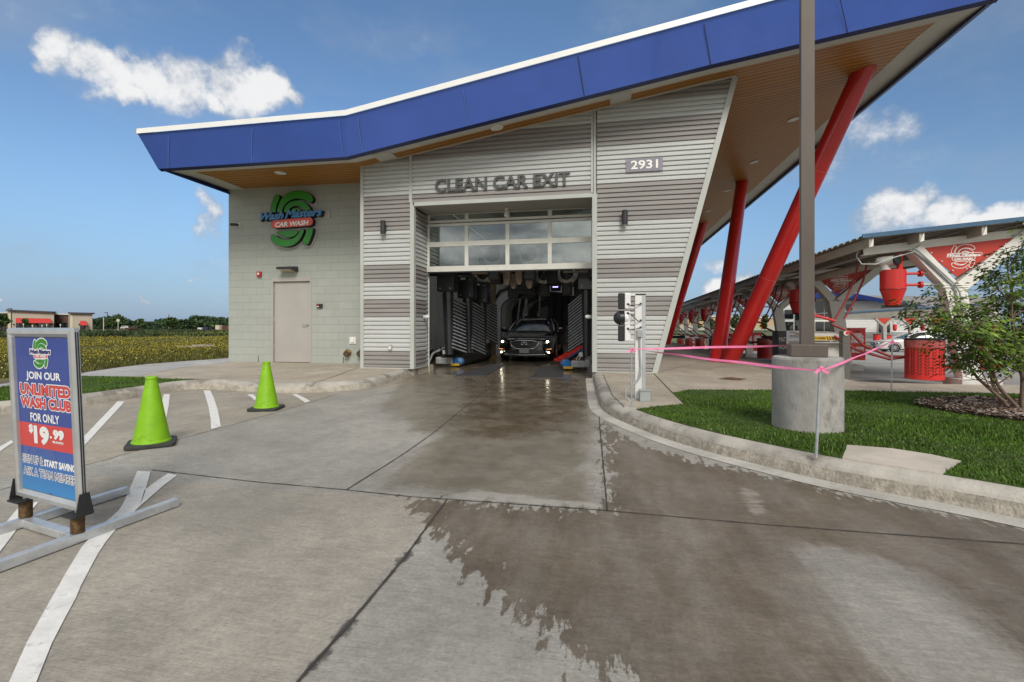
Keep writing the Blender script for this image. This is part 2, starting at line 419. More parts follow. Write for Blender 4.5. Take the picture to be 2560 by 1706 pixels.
# ------------------------------------------------ concrete of the drive
def concrete(name, base, tan=None, wetmap=False):
    m = bpy.data.materials.new(name); m.use_nodes = True
    b = NB(m.node_tree); p = m.node_tree.nodes['Principled BSDF']
    tc = b.n('ShaderNodeTexCoord'); o = tc.outputs['Object']
    big = b.noise(o, .55, 5, .6); mid = b.noise(o, 2.6, 6, .65); fine = b.noise(o, 38, 4, .7)
    broom = b.noise(b.mapping(o, (7, 230, 1), (0, 0, R(-4))), 1.0, 4, .65)
    streak = b.noise(b.mapping(o, (2.6, .35, 1), (0, 0, R(8))), 1.3, 6, .62)
    col = b.mix(b.ramp(big, .3, .7), tuple(x * .82 for x in base), tuple(x * 1.14 for x in base))
    col = b.mix(b.m('MULTIPLY', b.ramp(mid, .42, .75), .55), col, tuple(x * .74 for x in base))
    speck = b.m('MAXIMUM', b.ramp(fine, .60, .74), b.m('MULTIPLY', b.ramp(b.noise(o, 95, 3, .7), .60, .75), .8)); mott = b.noise(o, 11, 6, .7)
    col = b.mix(b.m('MULTIPLY', b.ramp(mott, .35, .72), .38), col, tuple(x * .62 for x in base)); col = b.mix(b.m('MULTIPLY', b.ramp(b.noise(b.mapping(o, loc=(5, 3, 0)), 5, 6, .7), .5, .78), .22), col, tuple(min(1, x * 1.35) for x in base))
    col = b.mix(b.m('MULTIPLY', speck, .70), col, tuple(x * .45 for x in base))
    col = b.mix(b.m('MULTIPLY', b.ramp(broom, .40, .72), .55), col, tuple(x * .55 for x in base))
    col = b.mix(b.m('MULTIPLY', b.ramp(streak, .48, .78), .42), col, tuple(x * .55 for x in base))
    chip = b.ramp(b.noise(o, 9, 2, .5), .755, .78)
    col = b.mix(b.m('MULTIPLY', chip, .5), col, tuple(x * .4 for x in base))
    f2 = b.noise(o, 55, 3, .75); f3 = b.noise(b.mapping(o, (10, 26, 1), (0, 0, R(-4))), 1.0, 6, .75); f4 = b.noise(b.mapping(o, loc=(9, 2, 0)), 1.7, 7, .68)
    gain = b.m('MULTIPLY', b.ramp(f2, .25, .75, .84, 1.14), b.m('MULTIPLY', b.ramp(f3, .28, .72, .87, 1.10), b.ramp(f4, .3, .7, .86, 1.10)))
    gv = b.n('ShaderNodeCombineColor'); [b.set(gv.inputs[i], gain) for i in range(3)]
    col = b.mix(1.0, col, gv.outputs[0], 'MULTIPLY')
    hgt = b.m('ADD', b.m('MULTIPLY', broom, .6), b.m('MULTIPLY', fine, .5))
    rough = .78
    if wetmap:
        at = b.n('ShaderNodeAttribute', attribute_name='panel'); pan = at.outputs['Fac']
        col = b.mix(pan, col, b.mix(1.0, col, (1.07, 1.0, .91), 'MULTIPLY'))
        aw = b.n('ShaderNodeAttribute', attribute_name='wet'); sd_ = aw.outputs['Fac']
        fl = b.noise(b.mapping(o, (1.5, .8, 1), (0, 0, R(20))), 3.0, 8, .72); dr = b.noise(b.mapping(o, (1, .7, 1)), 17, 5, .6)
        drip = b.noise(b.mapping(o, (16, 3.0, 1), (0, 0, R(-24))), 1.0, 6, .68)
        k = b.m('ADD', sd_, b.m('ADD', b.m('MULTIPLY', b.m('SUBTRACT', fl, .5), .45), b.m('ADD', b.m('MULTIPLY', b.m('SUBTRACT', dr, .5), .35), b.m('MULTIPLY', b.m('SUBTRACT', drip, .5), .72))))
        w = b.ramp(k, -.01, .035)
        att = lambda n_: b.n('ShaderNodeAttribute', attribute_name=n_).outputs['Fac']
        soft = b.noise(b.mapping(o, (1.6, .55, 1), (0, 0, R(14))), 2.4, 6, .65); fl2 = b.noise(b.mapping(o, (4.5, .5, 1), (0, 0, R(26))), 3.0, 6, .7)
        dk = b.m('ADD', att('dry'), b.m('ADD', b.m('MULTIPLY', b.m('SUBTRACT', fl2, .5), 1.0), b.m('MULTIPLY', b.m('SUBTRACT', fl, .5), .5)))
        w = b.m('MULTIPLY', w, b.m('SUBTRACT', 1.0, b.m('MULTIPLY', b.ramp(dk, .25, .85), .80)))
        rim = b.m('MULTIPLY', w, b.ramp(k, .42, .05)); w = b.m('MULTIPLY', w, b.m('ADD', .62, b.m('MULTIPLY', b.ramp(soft, .3, .68), .38)))
        dpk = b.ramp(b.m('ADD', att('damp'), b.m('MULTIPLY', b.m('SUBTRACT', soft, .5), 1.3)), .25, .85)
        rs = b.ramp(b.m('ADD', att('residue'), b.m('MULTIPLY', b.m('SUBTRACT', b.noise(b.mapping(o, (1.2, 5, 1)), 3.2, 6, .7), .5), 1.6)), .35, .7)
        ad = b.n('ShaderNodeAttribute', attribute_name='film'); film = ad.outputs['Fac']
        fk = b.m('ADD', film, b.m('MULTIPLY', b.m('SUBTRACT', fl, .5), .55))
        film_w = b.ramp(fk, .25, .75)
        jc = b.n('ShaderNodeAttribute', attribute_name='crack'); jk = b.m('ADD', jc.outputs['Fac'], b.m('ADD', b.m('MULTIPLY', b.m('SUBTRACT', b.noise(o, 7, 6, .7), .5), .16), b.m('MULTIPLY', b.m('SUBTRACT', b.noise(o, 2.2, 3, .6), .5), .16)))
        jw = b.ramp(jk, -.005, .015)
        brown = b.mix(b.ramp(big, .35, .65), (.45, .35, .25), (.37, .30, .225))
        wet_c = b.mix(1.0, col, brown, 'MULTIPLY')
        col = b.mix(b.m('MULTIPLY', w, .93), col, wet_c)
        col = b.mix(b.m('MULTIPLY', dpk, .95), col, b.mix(1.0, col, b.mix(b.ramp(mid, .35, .65), (.56, .50, .42), (.72, .67, .60)), 'MULTIPLY'))
        col = b.mix(b.m('MULTIPLY', rim, .45), col, b.mix(1.0, col, (.62, .58, .52), 'MULTIPLY'))
        col = b.mix(b.m('MULTIPLY', rs, .45), col, (.42, .40, .36))
        film_c = b.mix(1.0, col, b.mix(b.ramp(mid, .35, .65), (.60, .52, .43), (.90, .84, .76)), 'MULTIPLY')
        col = b.mix(film_w, col, film_c)
        col = b.mix(b.m('MULTIPLY', jw, .8), col, (.035, .033, .03))
        rr = b.mix(w, (.78,) * 3, b.mix(b.ramp(mid, .35, .7), (.30,) * 3, (.50,) * 3))
        rr = b.mix(b.m('MULTIPLY', dpk, .85), rr, b.mix(b.ramp(mid, .35, .7), (.20,) * 3, (.38,) * 3))
        rr = b.mix(film_w, rr, b.mix(b.ramp(b.noise(o, 4, 5, .6), .38, .62), (.07,) * 3, (.26,) * 3))
        b.set(p.inputs['Roughness'], rr)
        bs = b.m('SUBTRACT', .42, b.m('MULTIPLY', film_w, .33))
    else:
        p.inputs['Roughness'].default_value = rough; bs = .35
    b.set(p.inputs['Base Color'], col)
    bn = b.n('ShaderNodeBump'); b.set(bn.inputs['Strength'], bs); bn.inputs['Distance'].default_value = .006
    b.set(bn.inputs['Height'], hgt); b.set(p.inputs['Normal'], bn.outputs[0])
    return m
CON = (.338, .322, .286)
m_drive = concrete('drive_concrete', CON, wetmap=True)
m_slab = concrete('slab_concrete', (.46, .40, .315))
m_walk = concrete('walk_concrete', (.46, .45, .425))
m_kerb = M('kerb_concrete', (.37, .345, .30), .85, var=.2, vs=3, bump=.6, bs=45, dirt=((.10, .085, .065), 2.6, .5, .6))
m_kface = M('kerb_face', (.36, .325, .265), .9, var=.3, vs=18, bump=1.0, bs=60, dirt=((.15, .12, .09), 60, .48, .35), stretch=(1, 1, .7)); m_kface_l = M('kerb_face_pale', (.40, .365, .30), .9, var=.25, vs=9, bump=1.0, bs=60, dirt=((.20, .17, .135), 9, .56, .4))
m_gut = M('gutter_concrete', (.41, .39, .35), .8, var=.22, vs=2.5, bump=.5, bs=50, dirt=((.16, .14, .115), 5, .52, .55))
m_joint = M('joint_dark', (.045, .04, .035), .9, var=.2)
m_paint = M('road_paint', (.66, .65, .62), .7, var=.08, vs=9, bump=.3, bs=40, dirt=((.36, .345, .32), 13, .57, .8))

def drive():
    xs = np.unique(np.round(np.concatenate([np.linspace(-40, -8, 9), np.arange(-8, 5.01, .055), np.linspace(5, 40, 9)]), 4))
    ys = np.unique(np.round(np.concatenate([np.linspace(-30, .4, 8), np.arange(.4, 11, .055), np.arange(11, 17.5, .2), np.linspace(17.5, 42, 6)]), 4))
    X, Y = np.meshgrid(xs, ys); nx, ny = len(xs), len(ys)
    i, j = np.meshgrid(np.arange(nx - 1), np.arange(ny - 1)); keep = ~((X[:-1, :-1] >= 4.1) & (Y[:-1, :-1] >= 8.5)); 
    a = (j * nx + i)[keep]; q = np.stack([a, a + 1, a + nx + 1, a + nx], 1)
    v = np.stack([X.ravel(), Y.ravel(), np.zeros(nx * ny)], 1)
    o = np_mesh('driveway', v, q, m_drive); o['kind'] = 'structure'
    g = lambda L, sx, sy, ou, ov: [(ou + sx * x, ov + sy * y) for x, y in L]
    W = Z0([(1000, 1243), (1050, 1283), (1075, 1320), (1112, 1368), (1150, 1398), (1185, 1430), (1225, 1480), (1275, 1525), (1330, 1556), (1378, 1598), (1445, 1645), (1525, 1690), (1600, 1740), (1700, 1850),
             (2290, 1850), (2600, 1850), (2900, 1800), (2900, 1420), (2560, 1316), (2420, 1295),
             (2300, 1270), (2170, 1245), (2000, 1207), (1824, 1171), (1673, 1135), (1560, 1095), (1512, 1060), (1508, 1040), (1507, 1100), (1518, 1280)])
    x, y = v[:, 0], v[:, 1]
    wet = np.clip(sdist(x, y, W), -.8, .8)
    DP = Z0([(1020, 880), (1490, 900), (1505, 1040), (1518, 1278), (1230, 1262), (905, 1228), (1000, 1140), (1060, 1090), (985, 1060), (930, 1010), (990, 960)])
    damp = np.clip(sdist(x, y, DP) / .55 + .35, 0, 1)
    DS = Z0([(2290, 1850), (2211, 1706), (2148, 1636), (2077, 1544), (2020, 1450), (1960, 1380), (1990, 1345), (2110, 1365), (2330, 1430), (2430, 1510), (2560, 1620), (2900, 1800), (2700, 2000)])
    dry = np.clip(sdist(x, y, DS) / .28 + .35, 0, 1)
    DS2 = Z0([(1110, 1238), (1180, 1222), (1330, 1240), (1470, 1252), (1508, 1262), (1512, 1277), (1300, 1262), (1120, 1246)])
    dry2 = np.clip(sdist(x, y, DS2) / .05 + .5, 0, 1) * .7
    DS3 = Z0([(1840, 1215), (1900, 1225), (1925, 1275), (1900, 1300), (1870, 1290), (1850, 1250)]); dry2 = np.maximum(dry2, np.clip(sdist(x, y, DS3) / .08 + .5, 0, 1) * .6)
    W2 = Z0([(1120, 905), (1480, 905), (1490, 960), (1505, 1030), (1460, 1085), (1330, 1105), (1230, 1125), (1120, 1105), (1090, 1060), (1130, 1010), (1120, 960)])
    s2 = sdist(x, y, W2); film = np.clip(s2 / .9 + .28, 0, 1) ** 1.0 * .92
    film = np.where(y > 10.4, .95, film)
    J4 = Z0([(1118, 1250), (1010, 1400), (900, 1530), (746, 1706), (640, 1850)])
    def line_d(L):
        best = np.full(x.shape, 9.0); tt = np.zeros(x.shape); acc = 0
        for (ax, ay), (bx, by) in zip(L[:-1], L[1:]):
            ex, ey = bx - ax, by - ay; l = math.hypot(ex, ey)
            t = np.clip(((x - ax) * ex + (y - ay) * ey) / (l * l), 0, 1); d = np.hypot(x - ax - t * ex, y - ay - t * ey)
            tt = np.where(d < best, acc + t * l, tt); best = np.minimum(best, d); acc += l
        return best, tt, acc
    d, t, L = line_d(J4); crack = np.where(t < .35, -.2, .012) - d
    P = Z0([(-900, 1330), (210, 1165), (447, 1099), (640, 1047), (838, 988), (1100, 950), (700, 900), (-900, 1000)])
    P2 = Z0([(-900, 1330), (0, 1240), (205, 1190), (860, 1232), (1118, 1250), (900, 1530), (746, 1706), (600, 1900), (-1500, 1900)])
    pan = np.maximum(np.clip(sdist(x, y, P) / .05 + .5, 0, 1), .65 * np.clip(sdist(x, y, P2) / .05 + .5, 0, 1))
    for nm, a in (('damp', damp), ('dry', dry), ('residue', dry2), ('wet', wet), ('film', film), ('crack', np.clip(crack, -.4, .4)), ('panel', pan)):
        at = o.data.attributes.new(nm, 'FLOAT', 'POINT'); at.data.foreach_set('value', a.astype(np.float32))
    return o
drv = drive()

def strip(L, w, z, jit=0.0):
    mb = MB(); n = len(L); a = offset(L, w / 2); b = offset(L, -w / 2)
    rj = lambda: random.uniform(-jit, jit)
    vs = [(x + rj(), y + rj(), z) for x, y in a] + [(x + rj(), y + rj(), z) for x, y in b]
    mb.add(vs, [(n + i, n + i + 1, i + 1, i) for i in range(n - 1)]); return mb
def fine(L, step=.05):
    out = []
    for a, b in zip(L[:-1], L[1:]):
        n = max(1, int(math.dist(a, b) / step)); out += [(a[0] + (b[0] - a[0]) * i / n, a[1] + (b[1] - a[1]) * i / n) for i in range(n)]
    return out + [L[-1]]
for L, w in (([(866, 1226), (1000, 1142), (1083, 1084), (1160, 1020), (1250, 950)], .010), ([(380, 1176), (630, 1205), (866, 1226), (1015, 1242), (1518, 1278), (1900, 1312), (2240, 1338), (2560, 1362), (3000, 1398)], .009),
             ([(1518, 1278), (1512, 1205), (1507, 1150), (1499, 1060), (1496, 990)], .010), ([(1118, 1249), (1010, 1398), (900, 1530), (746, 1706), (640, 1850)], .012),
             ([(-300, 1300), (0, 1226), (110, 1196), (210, 1165), (447, 1099), (640, 1047), (838, 988)], .007)):
    structure('driveway_joint', strip(fine(Z0(L)), w, .004, .0022), m_joint)

# ------------------------------------------------ painted lines
def marking(left, right):
    L, Rr = Z0(left), Z0(right); mb = MB(); n = len(L)
    vs = [(x, y, .0045) for x, y in L] + [(x, y, .0045) for x, y in Rr]
    mb.add(vs, [(i, n + i, n + i + 1, i + 1) for i in range(n - 1)])
    structure('road_marking', mb, m_paint)
c6 = lambda L: [(.2551 * x, 1100 + .2551 * y) for x, y in L]
cA = lambda L: [(.238 * x, 860 + .238 * y) for x, y in L]
cB = lambda L: [(480 + .2635 * x, 880 + .2635 * y) for x, y in L]
marking(c6([(60, 2450), (260, 2000), (400, 1750), (500, 1568), (575, 1440), (640, 1322), (720, 1190), (800, 1060), (875, 975), (945, 900), (1030, 815), (1110, 745), (1165, 695), (1205, 635), (1245, 545), (1285, 450), (1320, 370), (1345, 312)]),
        c6([(330, 2450), (510, 2000), (640, 1750), (740, 1568), (792, 1440), (842, 1345), (905, 1225), (965, 1115), (1035, 1010), (1120, 905), (1180, 835), (1245, 770), (1310, 715), (1372, 655), (1400, 580), (1428, 490), (1452, 400), (1475, 316)]))
marking(c6([(1415, 500), (1490, 440), (1560, 390), (1648, 334)]), c6([(1372, 655), (1470, 570), (1600, 455), (1735, 352)]))
marking(c6([(-600, 1700), (-260, 1230), (-60, 960), (60, 815), (205, 640)]), c6([(-300, 1700), (0, 1105), (110, 960), (215, 815), (380, 612)]))
marking(cA([(-60, 1115), (60, 1050), (120, 1015)]), cA([(-20, 1150), (60, 1092), (140, 1040)]))
marking(cA([(860, 1000), (1050, 800), (1235, 607)]), cA([(870, 1092), (1090, 850), (1312, 609)]))
marking(cA([(1690, 800), (1688, 650), (1722, 531)]), cA([(1735, 850), (1772, 650), (1785, 532)]))
marking(cB([(182, 738), (176, 640), (158, 530), (132, 440), (110, 368)]), cB([(272, 712), (262, 640), (242, 545), (208, 440), (172, 367)]))
marking(cB([(615, 478), (570, 440), (522, 408)]), cB([(660, 478), (625, 445), (578, 404)]))
marking(cB([(1075, 486), (1010, 440), (946, 406)]), cB([(1122, 470), (1070, 440), (990, 403)]))

# ------------------------------------------------ kerbs, gutters, slabs
def kerb(name, L, side, gutter=True):
    prof = [(-.024, .0), (-.017, .05), (-.006, .092), (.006, .112), (.030, .132), (.060, .147), (.085, .1535), (.16, .154), (.162, .10)]   # outward < 0
    rows = [offset(L, side * a) for a, z in prof]; n = len(L); mb = MB(); k = len(prof)
    sg = [random.uniform(-.003, .003) for _ in range(n)]
    for i in range(n - 1):
        for j in range(k - 1):
            mb.use((m_kface if gutter else m_kface_l) if j < 2 else m_kerb)
            A = [(*rows[j][i], prof[j][1]), (*rows[j][i + 1], prof[j][1]), (*rows[j + 1][i + 1], prof[j + 1][1]), (*rows[j + 1][i], prof[j + 1][1])]
            mb.add(A, [(0, 1, 2, 3)], j >= 2)
    if not gutter: o = mb.build(name); o['kind'] = 'structure'; return o
    mb.use(m_gut); g0 = offset(L, side * -.024); g1 = offset(L, side * -.17)
    for i in range(n - 1):
        A = [(*g0[i], .012), (*g0[i + 1], .012), (*g1[i + 1], .004), (*g1[i], .004)]
        mb.add(A[::-1], [(0, 1, 2, 3)])
    o = mb.build(name); o['kind'] = 'structure'; return o
kerb('kerb', KR, 1)
kerb('kerb', KL, 1, False)
KRi, KLi = offset(KR, .12), offset(KL, .12)
isl = KRi + [(14, -1), (14, 8.95), (4.25, 8.95), (4.25, 36), (-.18, 36), (-.18, 10.3)]
structure('walkway_slab', MB().prism(isl, -1.5, SL), m_slab)
fe = ZS([(0, 961), (110, 949), (190, 938), (220, 931), (311, 917.6), (373, 910.7), (449, 904.6), (573, 896)])
lsl = KLi + [(-4.16, 10.3), (-4.16, 11.3), (-11.4, 12.9)] + fe[::-1] + [(-11.6, 5.6), (-15, 5.2)]
structure('walkway_slab', MB().prism(lsl, -.5, SL), m_slab)
ga = cA([(0, 430), (85, 425), (815, 320), (1340, 300), (1700, 268), (2353, 200)]); 
gstrip = fe + ZS([(573, 907), (480, 915), (400, 929), (350, 939), (310, 944), (200, 940), (85, 962), (0, 968)])
structure('sidewalk', MB().prism(gstrip, SL - .02, SL + .004), m_walk)
jl = fine(ZS([(895, 920), (830, 944), (762, 965)]), .1); structure('walkway_joint', strip(jl, .012, SL + .006, .002), m_joint)
pad_s = ZS([(1497, 936), (1633, 936), (1680, 983), (1711, 1012), (1640, 1018), (1585, 1022), (1540, 1010), (1515, 990)])
structure('walkway_joint', strip(fine(ZS([(1508, 938), (1531, 990), (1560, 1018)]), .1), .012, SL + .006, .002), m_joint)
structure('walkway_joint', strip(fine(ZS([(1634, 934), (1682, 984)]), .1), .014, SL + .006, .002), m_joint)
structure('walkway_joint', strip(fine(ZS([(1650, 930), (1760, 905), (1900, 890)]), .2), .012, SL + .006, .002), m_joint)
def proj_u(x, y): return CX + F * (x * c_ + y * s_) / (-x * s_ + y * c_)
pad_u = [p for p in offset(KR, .095) if p[1] > 2.2 and 2062 < proj_u(*p) < 2412][::-1] + ZS([(2118, 1116), (2230, 1125), (2328, 1140), (2404, 1157)])
structure('utility_pad', MB().prism(pad_u, SL - .05, SL + .012), M('pad_concrete', (.45, .405, .34), .85, var=.14, vs=3, bump=.5, bs=60))
# oil stain with its own outline on the walkway
m_oil = M('oil_stain', (.16, .085, .045), .6, var=.4, vs=6)
st = MB()
for k in range(26):
    x, y = PZ(1828 + random.gauss(0, 16), 948 + random.gauss(0, 1.6), SL)[:2]; r = random.uniform(.02, .1); ph = random.random() * 6
    st.add([(x + r * random.uniform(.6, 1.6) * math.cos(ph + q * .785), y + r * .7 * random.uniform(.5, 1.2) * math.sin(ph + q * .785), SL + .005 + k * .0001) for q in range(8)], [tuple(range(8))])
structure('oil_stain', st, m_oil)

# ------------------------------------------------ vacuum lot (falls away from the wash) and far ground
def zl(y): return .01 - .022 * (y - 8.9)
m_lot = M('lot_concrete', (.34, .325, .295), .8, var=.2, vs=1.2, bump=.4, bs=50, dirt=((.17, .155, .14), 1.6, .5, .5), stretch=(.4, 1.6, 1))
mb = MB()
for k in range(14): y0, y1 = 8.9 + k * 4.5, 8.9 + (k + 1) * 4.5; mb.quad((4.2, y0, zl(y0)), (70, y0, zl(y0)), (70, y1, zl(y1)), (4.2, y1, zl(y1)))
structure('vacuum_lot', mb, m_lot)
mb = MB()
for y in (9.6, 12.4, 16.9, 21.6): mb.quad((5.0, y, zl(y) + .005), (11, y, zl(y) + .005), (11, y + .1, zl(y + .1) + .005), (5.0, y + .1, zl(y + .1) + .005))
structure('bay_marking', mb, m_paint)
m_far = M('far_grass', (.085, .11, .03), .95, var=.3, vs=.05)
structure('ground', MB().quad((-1500, -600, -1.6), (1500, -600, -1.6), (1500, 2500, -1.6), (-1500, 2500, -1.6)), m_far)
fpoly = [(-60, -40), (-15.2, -30), (-15.0, 5.2), (-11.6, 5.6)] + fe + [(-11.4, 12.9), (-11.4, 60), (-60, 120), (-140, 520), (-900, 520), (-900, -40)]
m_field = M('field_soil', (.105, .095, .022), .95, var=.45, vs=.6, bump=1, bs=4, dirt=((.07, .05, .03), .9, .5, .7))
structure('field', MB().prism(fpoly, -.6, .12), m_field)
structure('dirt_edge', strip(fine([(x - .35, y + .35) for x, y in fe], .3), .8, .126, .05), M('bare_dirt', (.115, .085, .062), .95, var=.3, vs=3, bump=1, bs=20))

# ------------------------------------------------ grass
m_grass = M('grass_blade', (.052, .108, .008), .65, var=.35, vs=2.2, spec=.25)
m_grass2 = M('grass_blade_pale', (.13, .20, .04), .65, var=.3, vs=3, spec=.25)
m_turf = M('turf_soil', (.040, .068, .008), .95, var=.3, vs=8)
def blades(name, poly, n, z, h=(.014, .034), w=.0042, seed=1, label=None, holes=()):
    rng = np.random.RandomState(seed); P = np.array(poly); lo, hi = P.min(0), P.max(0)
    lo = np.maximum(lo, (-16, 2)); hi = np.minimum(hi, (9, 12))
    x = rng.uniform(lo[0], hi[0], n * 4); y = rng.uniform(lo[1], hi[1], n * 4)
    dep = -x * s_ + y * c_; k = rng.uniform(0, 1, n * 4) < np.clip(3.2 / np.maximum(dep, 1.5), .25, 1) ** 1.0
    ins = (sdist(x, y, poly) > .0) & k
    for hp in holes: ins &= sdist(x, y, hp) < -.005
    x, y = x[ins][:n], y[ins][:n]; n = len(x)
    hh = rng.uniform(*h, n) * (.8 + .4 * np.sin(x * 2.3 + 1) * np.sin(y * 2.9)); a = rng.uniform(0, 6.28, n); ln = rng.uniform(.1, .9, n) * hh; la = rng.uniform(0, 6.28, n)
    ww = w * rng.uniform(.6, 1.5, n)
    ca, sa = np.cos(a) * ww, np.sin(a) * ww; tx, ty = x + np.cos(la) * ln, y + np.sin(la) * ln
    v = np.zeros((n, 4, 3)); v[:, 0] = np.stack([x - ca, y - sa, np.full(n, z)], 1); v[:, 1] = np.stack([x + ca, y + sa, np.full(n, z)], 1)
    v[:, 2] = np.stack([tx + ca * .3, ty + sa * .3, z + hh], 1); v[:, 3] = np.stack([tx - ca * .3, ty - sa * .3, z + hh], 1)
    o = np_mesh(name, v.reshape(-1, 3), np.arange(n * 4).reshape(-1, 4), None, mats=[m_grass, m_grass2], mi=(rng.uniform(0, 1, n) < .16).astype(int))
    o['kind'] = 'stuff'; 
    if label: o['label'] = label; o['category'] = 'grass'
    return o
i0 = min(range(len(KRi)), key=lambda i: math.dist(KRi[i], PZ(1585, 1024, SL)[:2]))
lawn = offset(KR, .10)[i0:] + [(9, -.2), (12, 7.2)] + ZS([(2560, 987), (2300, 982), (2094, 978), (1940, 977), (1721, 976), (1682, 984), (1711, 1012), (1640, 1018)])
structure('lawn', MB().prism(lawn, SL - .03, SL + .0085), m_turf)
bed = [(4.55 + .95 * math.cos(q) * (1 + .06 * math.sin(3 * q)), 6.05 + .82 * math.sin(q) * (1 + .05 * math.cos(4 * q))) for q in [k * math.tau / 40 for k in range(40)]]
blades('lawn_grass', lawn, 190000, SL + .006, seed=3, label='short mown green lawn behind the curved kerb on the right', holes=(pad_u, bed))
lisl = [p for p in offset(KL, .10) if p[0] < PZ(478, 955, SL)[0]]
i1 = len(lisl)
lawn2 = lisl + ZS([(405, 948.5), (310, 943), (195, 941), (85, 963), (0, 969), (-200, 992)]) + [(-14, 4.9)]
structure('lawn', MB().prism(lawn2, SL - .03, SL + .008), m_turf)
blades('lawn_grass', lawn2, 50000, SL + .006, seed=5, label='narrow green grass strip behind the left kerb and the sign')

# mulch chips in the planting bed
m_mulch = M('mulch_base', (.07, .048, .034), .95, var=.3, vs=9)
structure('planting_bed', MB().prism(bed, SL, SL + .035), m_mulch)
rng = np.random.RandomState(9); n = 9000
x = rng.uniform(3.5, 5.6, n * 2); y = rng.uniform(5.1, 7.0, n * 2); k = sdist(x, y, bed) > -.03; x, y = x[k][:n], y[k][:n]; n = len(x)
a = rng.uniform(0, 6.28, n); l = rng.uniform(.012, .05, n); w = rng.uniform(.003, .009, n); t = rng.uniform(-.4, .4, n); z = SL + .04 + rng.uniform(0, .025, n)
dx, dy = np.cos(a), np.sin(a); v = np.zeros((n, 4, 3))
for q, (i, j) in enumerate(((-1, -1), (1, -1), (1, 1), (-1, 1))): v[:, q] = np.stack([x + dx * l * i - dy * w * j, y + dy * l * i + dx * w * j, z + t * l * i + .3 * w * j], 1)
o = np_mesh('mulch', v.reshape(-1, 3), np.arange(n * 4).reshape(-1, 4), None, mats=[M('mulch_chip', (.21, .14, .10), .9, var=.3, vs=20), M('mulch_chip_pale', (.42, .34, .29), .9, var=.3, vs=20), M('mulch_chip_dark', (.045, .03, .022), .9)], mi=rng.randint(0, 3, n))
tag(o, 'brown wood chip mulch around the leafy shrub', 'mulch', kind='stuff')

# flowering field
def field_plants():
    rng = np.random.RandomState(21)
    def pos(n, d0, d1, pw=1.0):
        az = rng.uniform(R(-64), R(-34), n); q = rng.uniform(0, 1, n)
        d = (d0 ** (1 - pw) + q * (d1 ** (1 - pw) - d0 ** (1 - pw))) ** (1 / (1 - pw)) if pw != 1 else d0 * (d1 / d0) ** q
        return d * np.sin(az), d * np.cos(az), d
    vv, mi = [], []
    def clump(x, y, d, h, w, mat, lean=.4):
        n = len(x); a = rng.uniform(0, 6.28, n); hh = h * rng.uniform(.5, 1.3, n); ww = w * rng.uniform(.6, 1.5, n); la = rng.uniform(0, 6.28, n)
        tx, ty = x + np.cos(la) * lean * hh, y + np.sin(la) * lean * hh; ca, sa = np.cos(a) * ww, np.sin(a) * ww; z = np.full(n, .12)
        v = np.zeros((n, 4, 3)); v[:, 0] = np.stack([x - ca, y - sa, z], 1); v[:, 1] = np.stack([x + ca, y + sa, z], 1)
        v[:, 2] = np.stack([tx + ca * .4, ty + sa * .4, z + hh], 1); v[:, 3] = np.stack([tx - ca * .4, ty - sa * .4, z + hh], 1)
        vv.append(v); mi.append(np.full(n, mat))
    def dots(x, y, z, r, mat):
        n = len(x); a = rng.uniform(0, 6.28, n); t = rng.uniform(-.9, .9, n); v = np.zeros((n, 4, 3)); rr = r * rng.uniform(.6, 1.4, n)
        for q in range(4):
            b = a + q * math.pi / 2; v[:, q] = np.stack([x + rr * np.cos(b), y + rr * np.sin(b), z + rr * t * np.cos(b + 1)], 1)
        vv.append(v); mi.append(np.full(n, mat))
    inside = lambda x, y: sdist(x, y, fpoly) > .25
    x, y, d = pos(60000, 13, 95, 1.6); k = inside(x, y); x, y, d = x[k], y[k], d[k]
    g = np.sin(x * .31 + 2) * np.sin(y * .27) + .6 * np.sin(x * .83 + y * .6)
    clump(x, y, d, .10 + .04 * g, .008 + d * .0004, 0); 
    x, y, d = pos(56000, 15, 80, 1.45); k = inside(x, y); x, y, d = x[k], y[k], d[k]
    g = np.sin(x * .31 + 2) * np.sin(y * .27) + .6 * np.sin(x * .83 + y * .6); k = (rng.uniform(-1, 1, len(x)) < .35 + .8 * g) & (rng.uniform(0, 1, len(x)) < np.clip((sdist(x, y, fpoly) - .8) / 5.0, .02, 1)); x, y, d = x[k], y[k], d[k]
    dots(x, y, .12 + rng.uniform(.05, .15, len(x)), .007 + d * .00030, 2)
    x, y, d = pos(1500, 12.5, 30, 1.2); k = inside(x, y); dots(x[k], y[k], .12 + rng.uniform(.06, .2, k.sum()), .011, 3)
    x, y, d = pos(26000, 62, 150, 1.2); k = inside(x, y); x, y, d = x[k], y[k], d[k]
    g = np.sin(x * .19 + 2) * np.sin(y * .14) + .6 * np.sin(x * .5 + y * .33); clump(x, y, d, .22 + np.clip(g, 0, 2) * .26, .08 + d * .001, 1, .5)
    x, y, d = pos(5000, 62, 130, 1.2); k = inside(x, y); dots(x[k], y[k], .30 + rng.uniform(-.2, .2, k.sum()), .04, 2)
    v = np.concatenate(vv).reshape(-1, 3); mi = np.concatenate(mi)
    ms = [M('weed_leaf', (.098, .098, .014), .8, var=.35, vs=.9), M('weed_dark', (.035, .058, .016), .85, var=.35, vs=.3), M('flower_yellow', (.40, .32, .012), .7, var=.25, vs=2), M('flower_pale', (.62, .58, .25), .7)]
    o = np_mesh('wildflowers', v, np.arange(len(v)).reshape(-1, 4), None, mats=ms, mi=mi)
    tag(o, 'meadow of yellow wildflowers and weeds left of the building', 'meadow', kind='stuff')
field_plants()
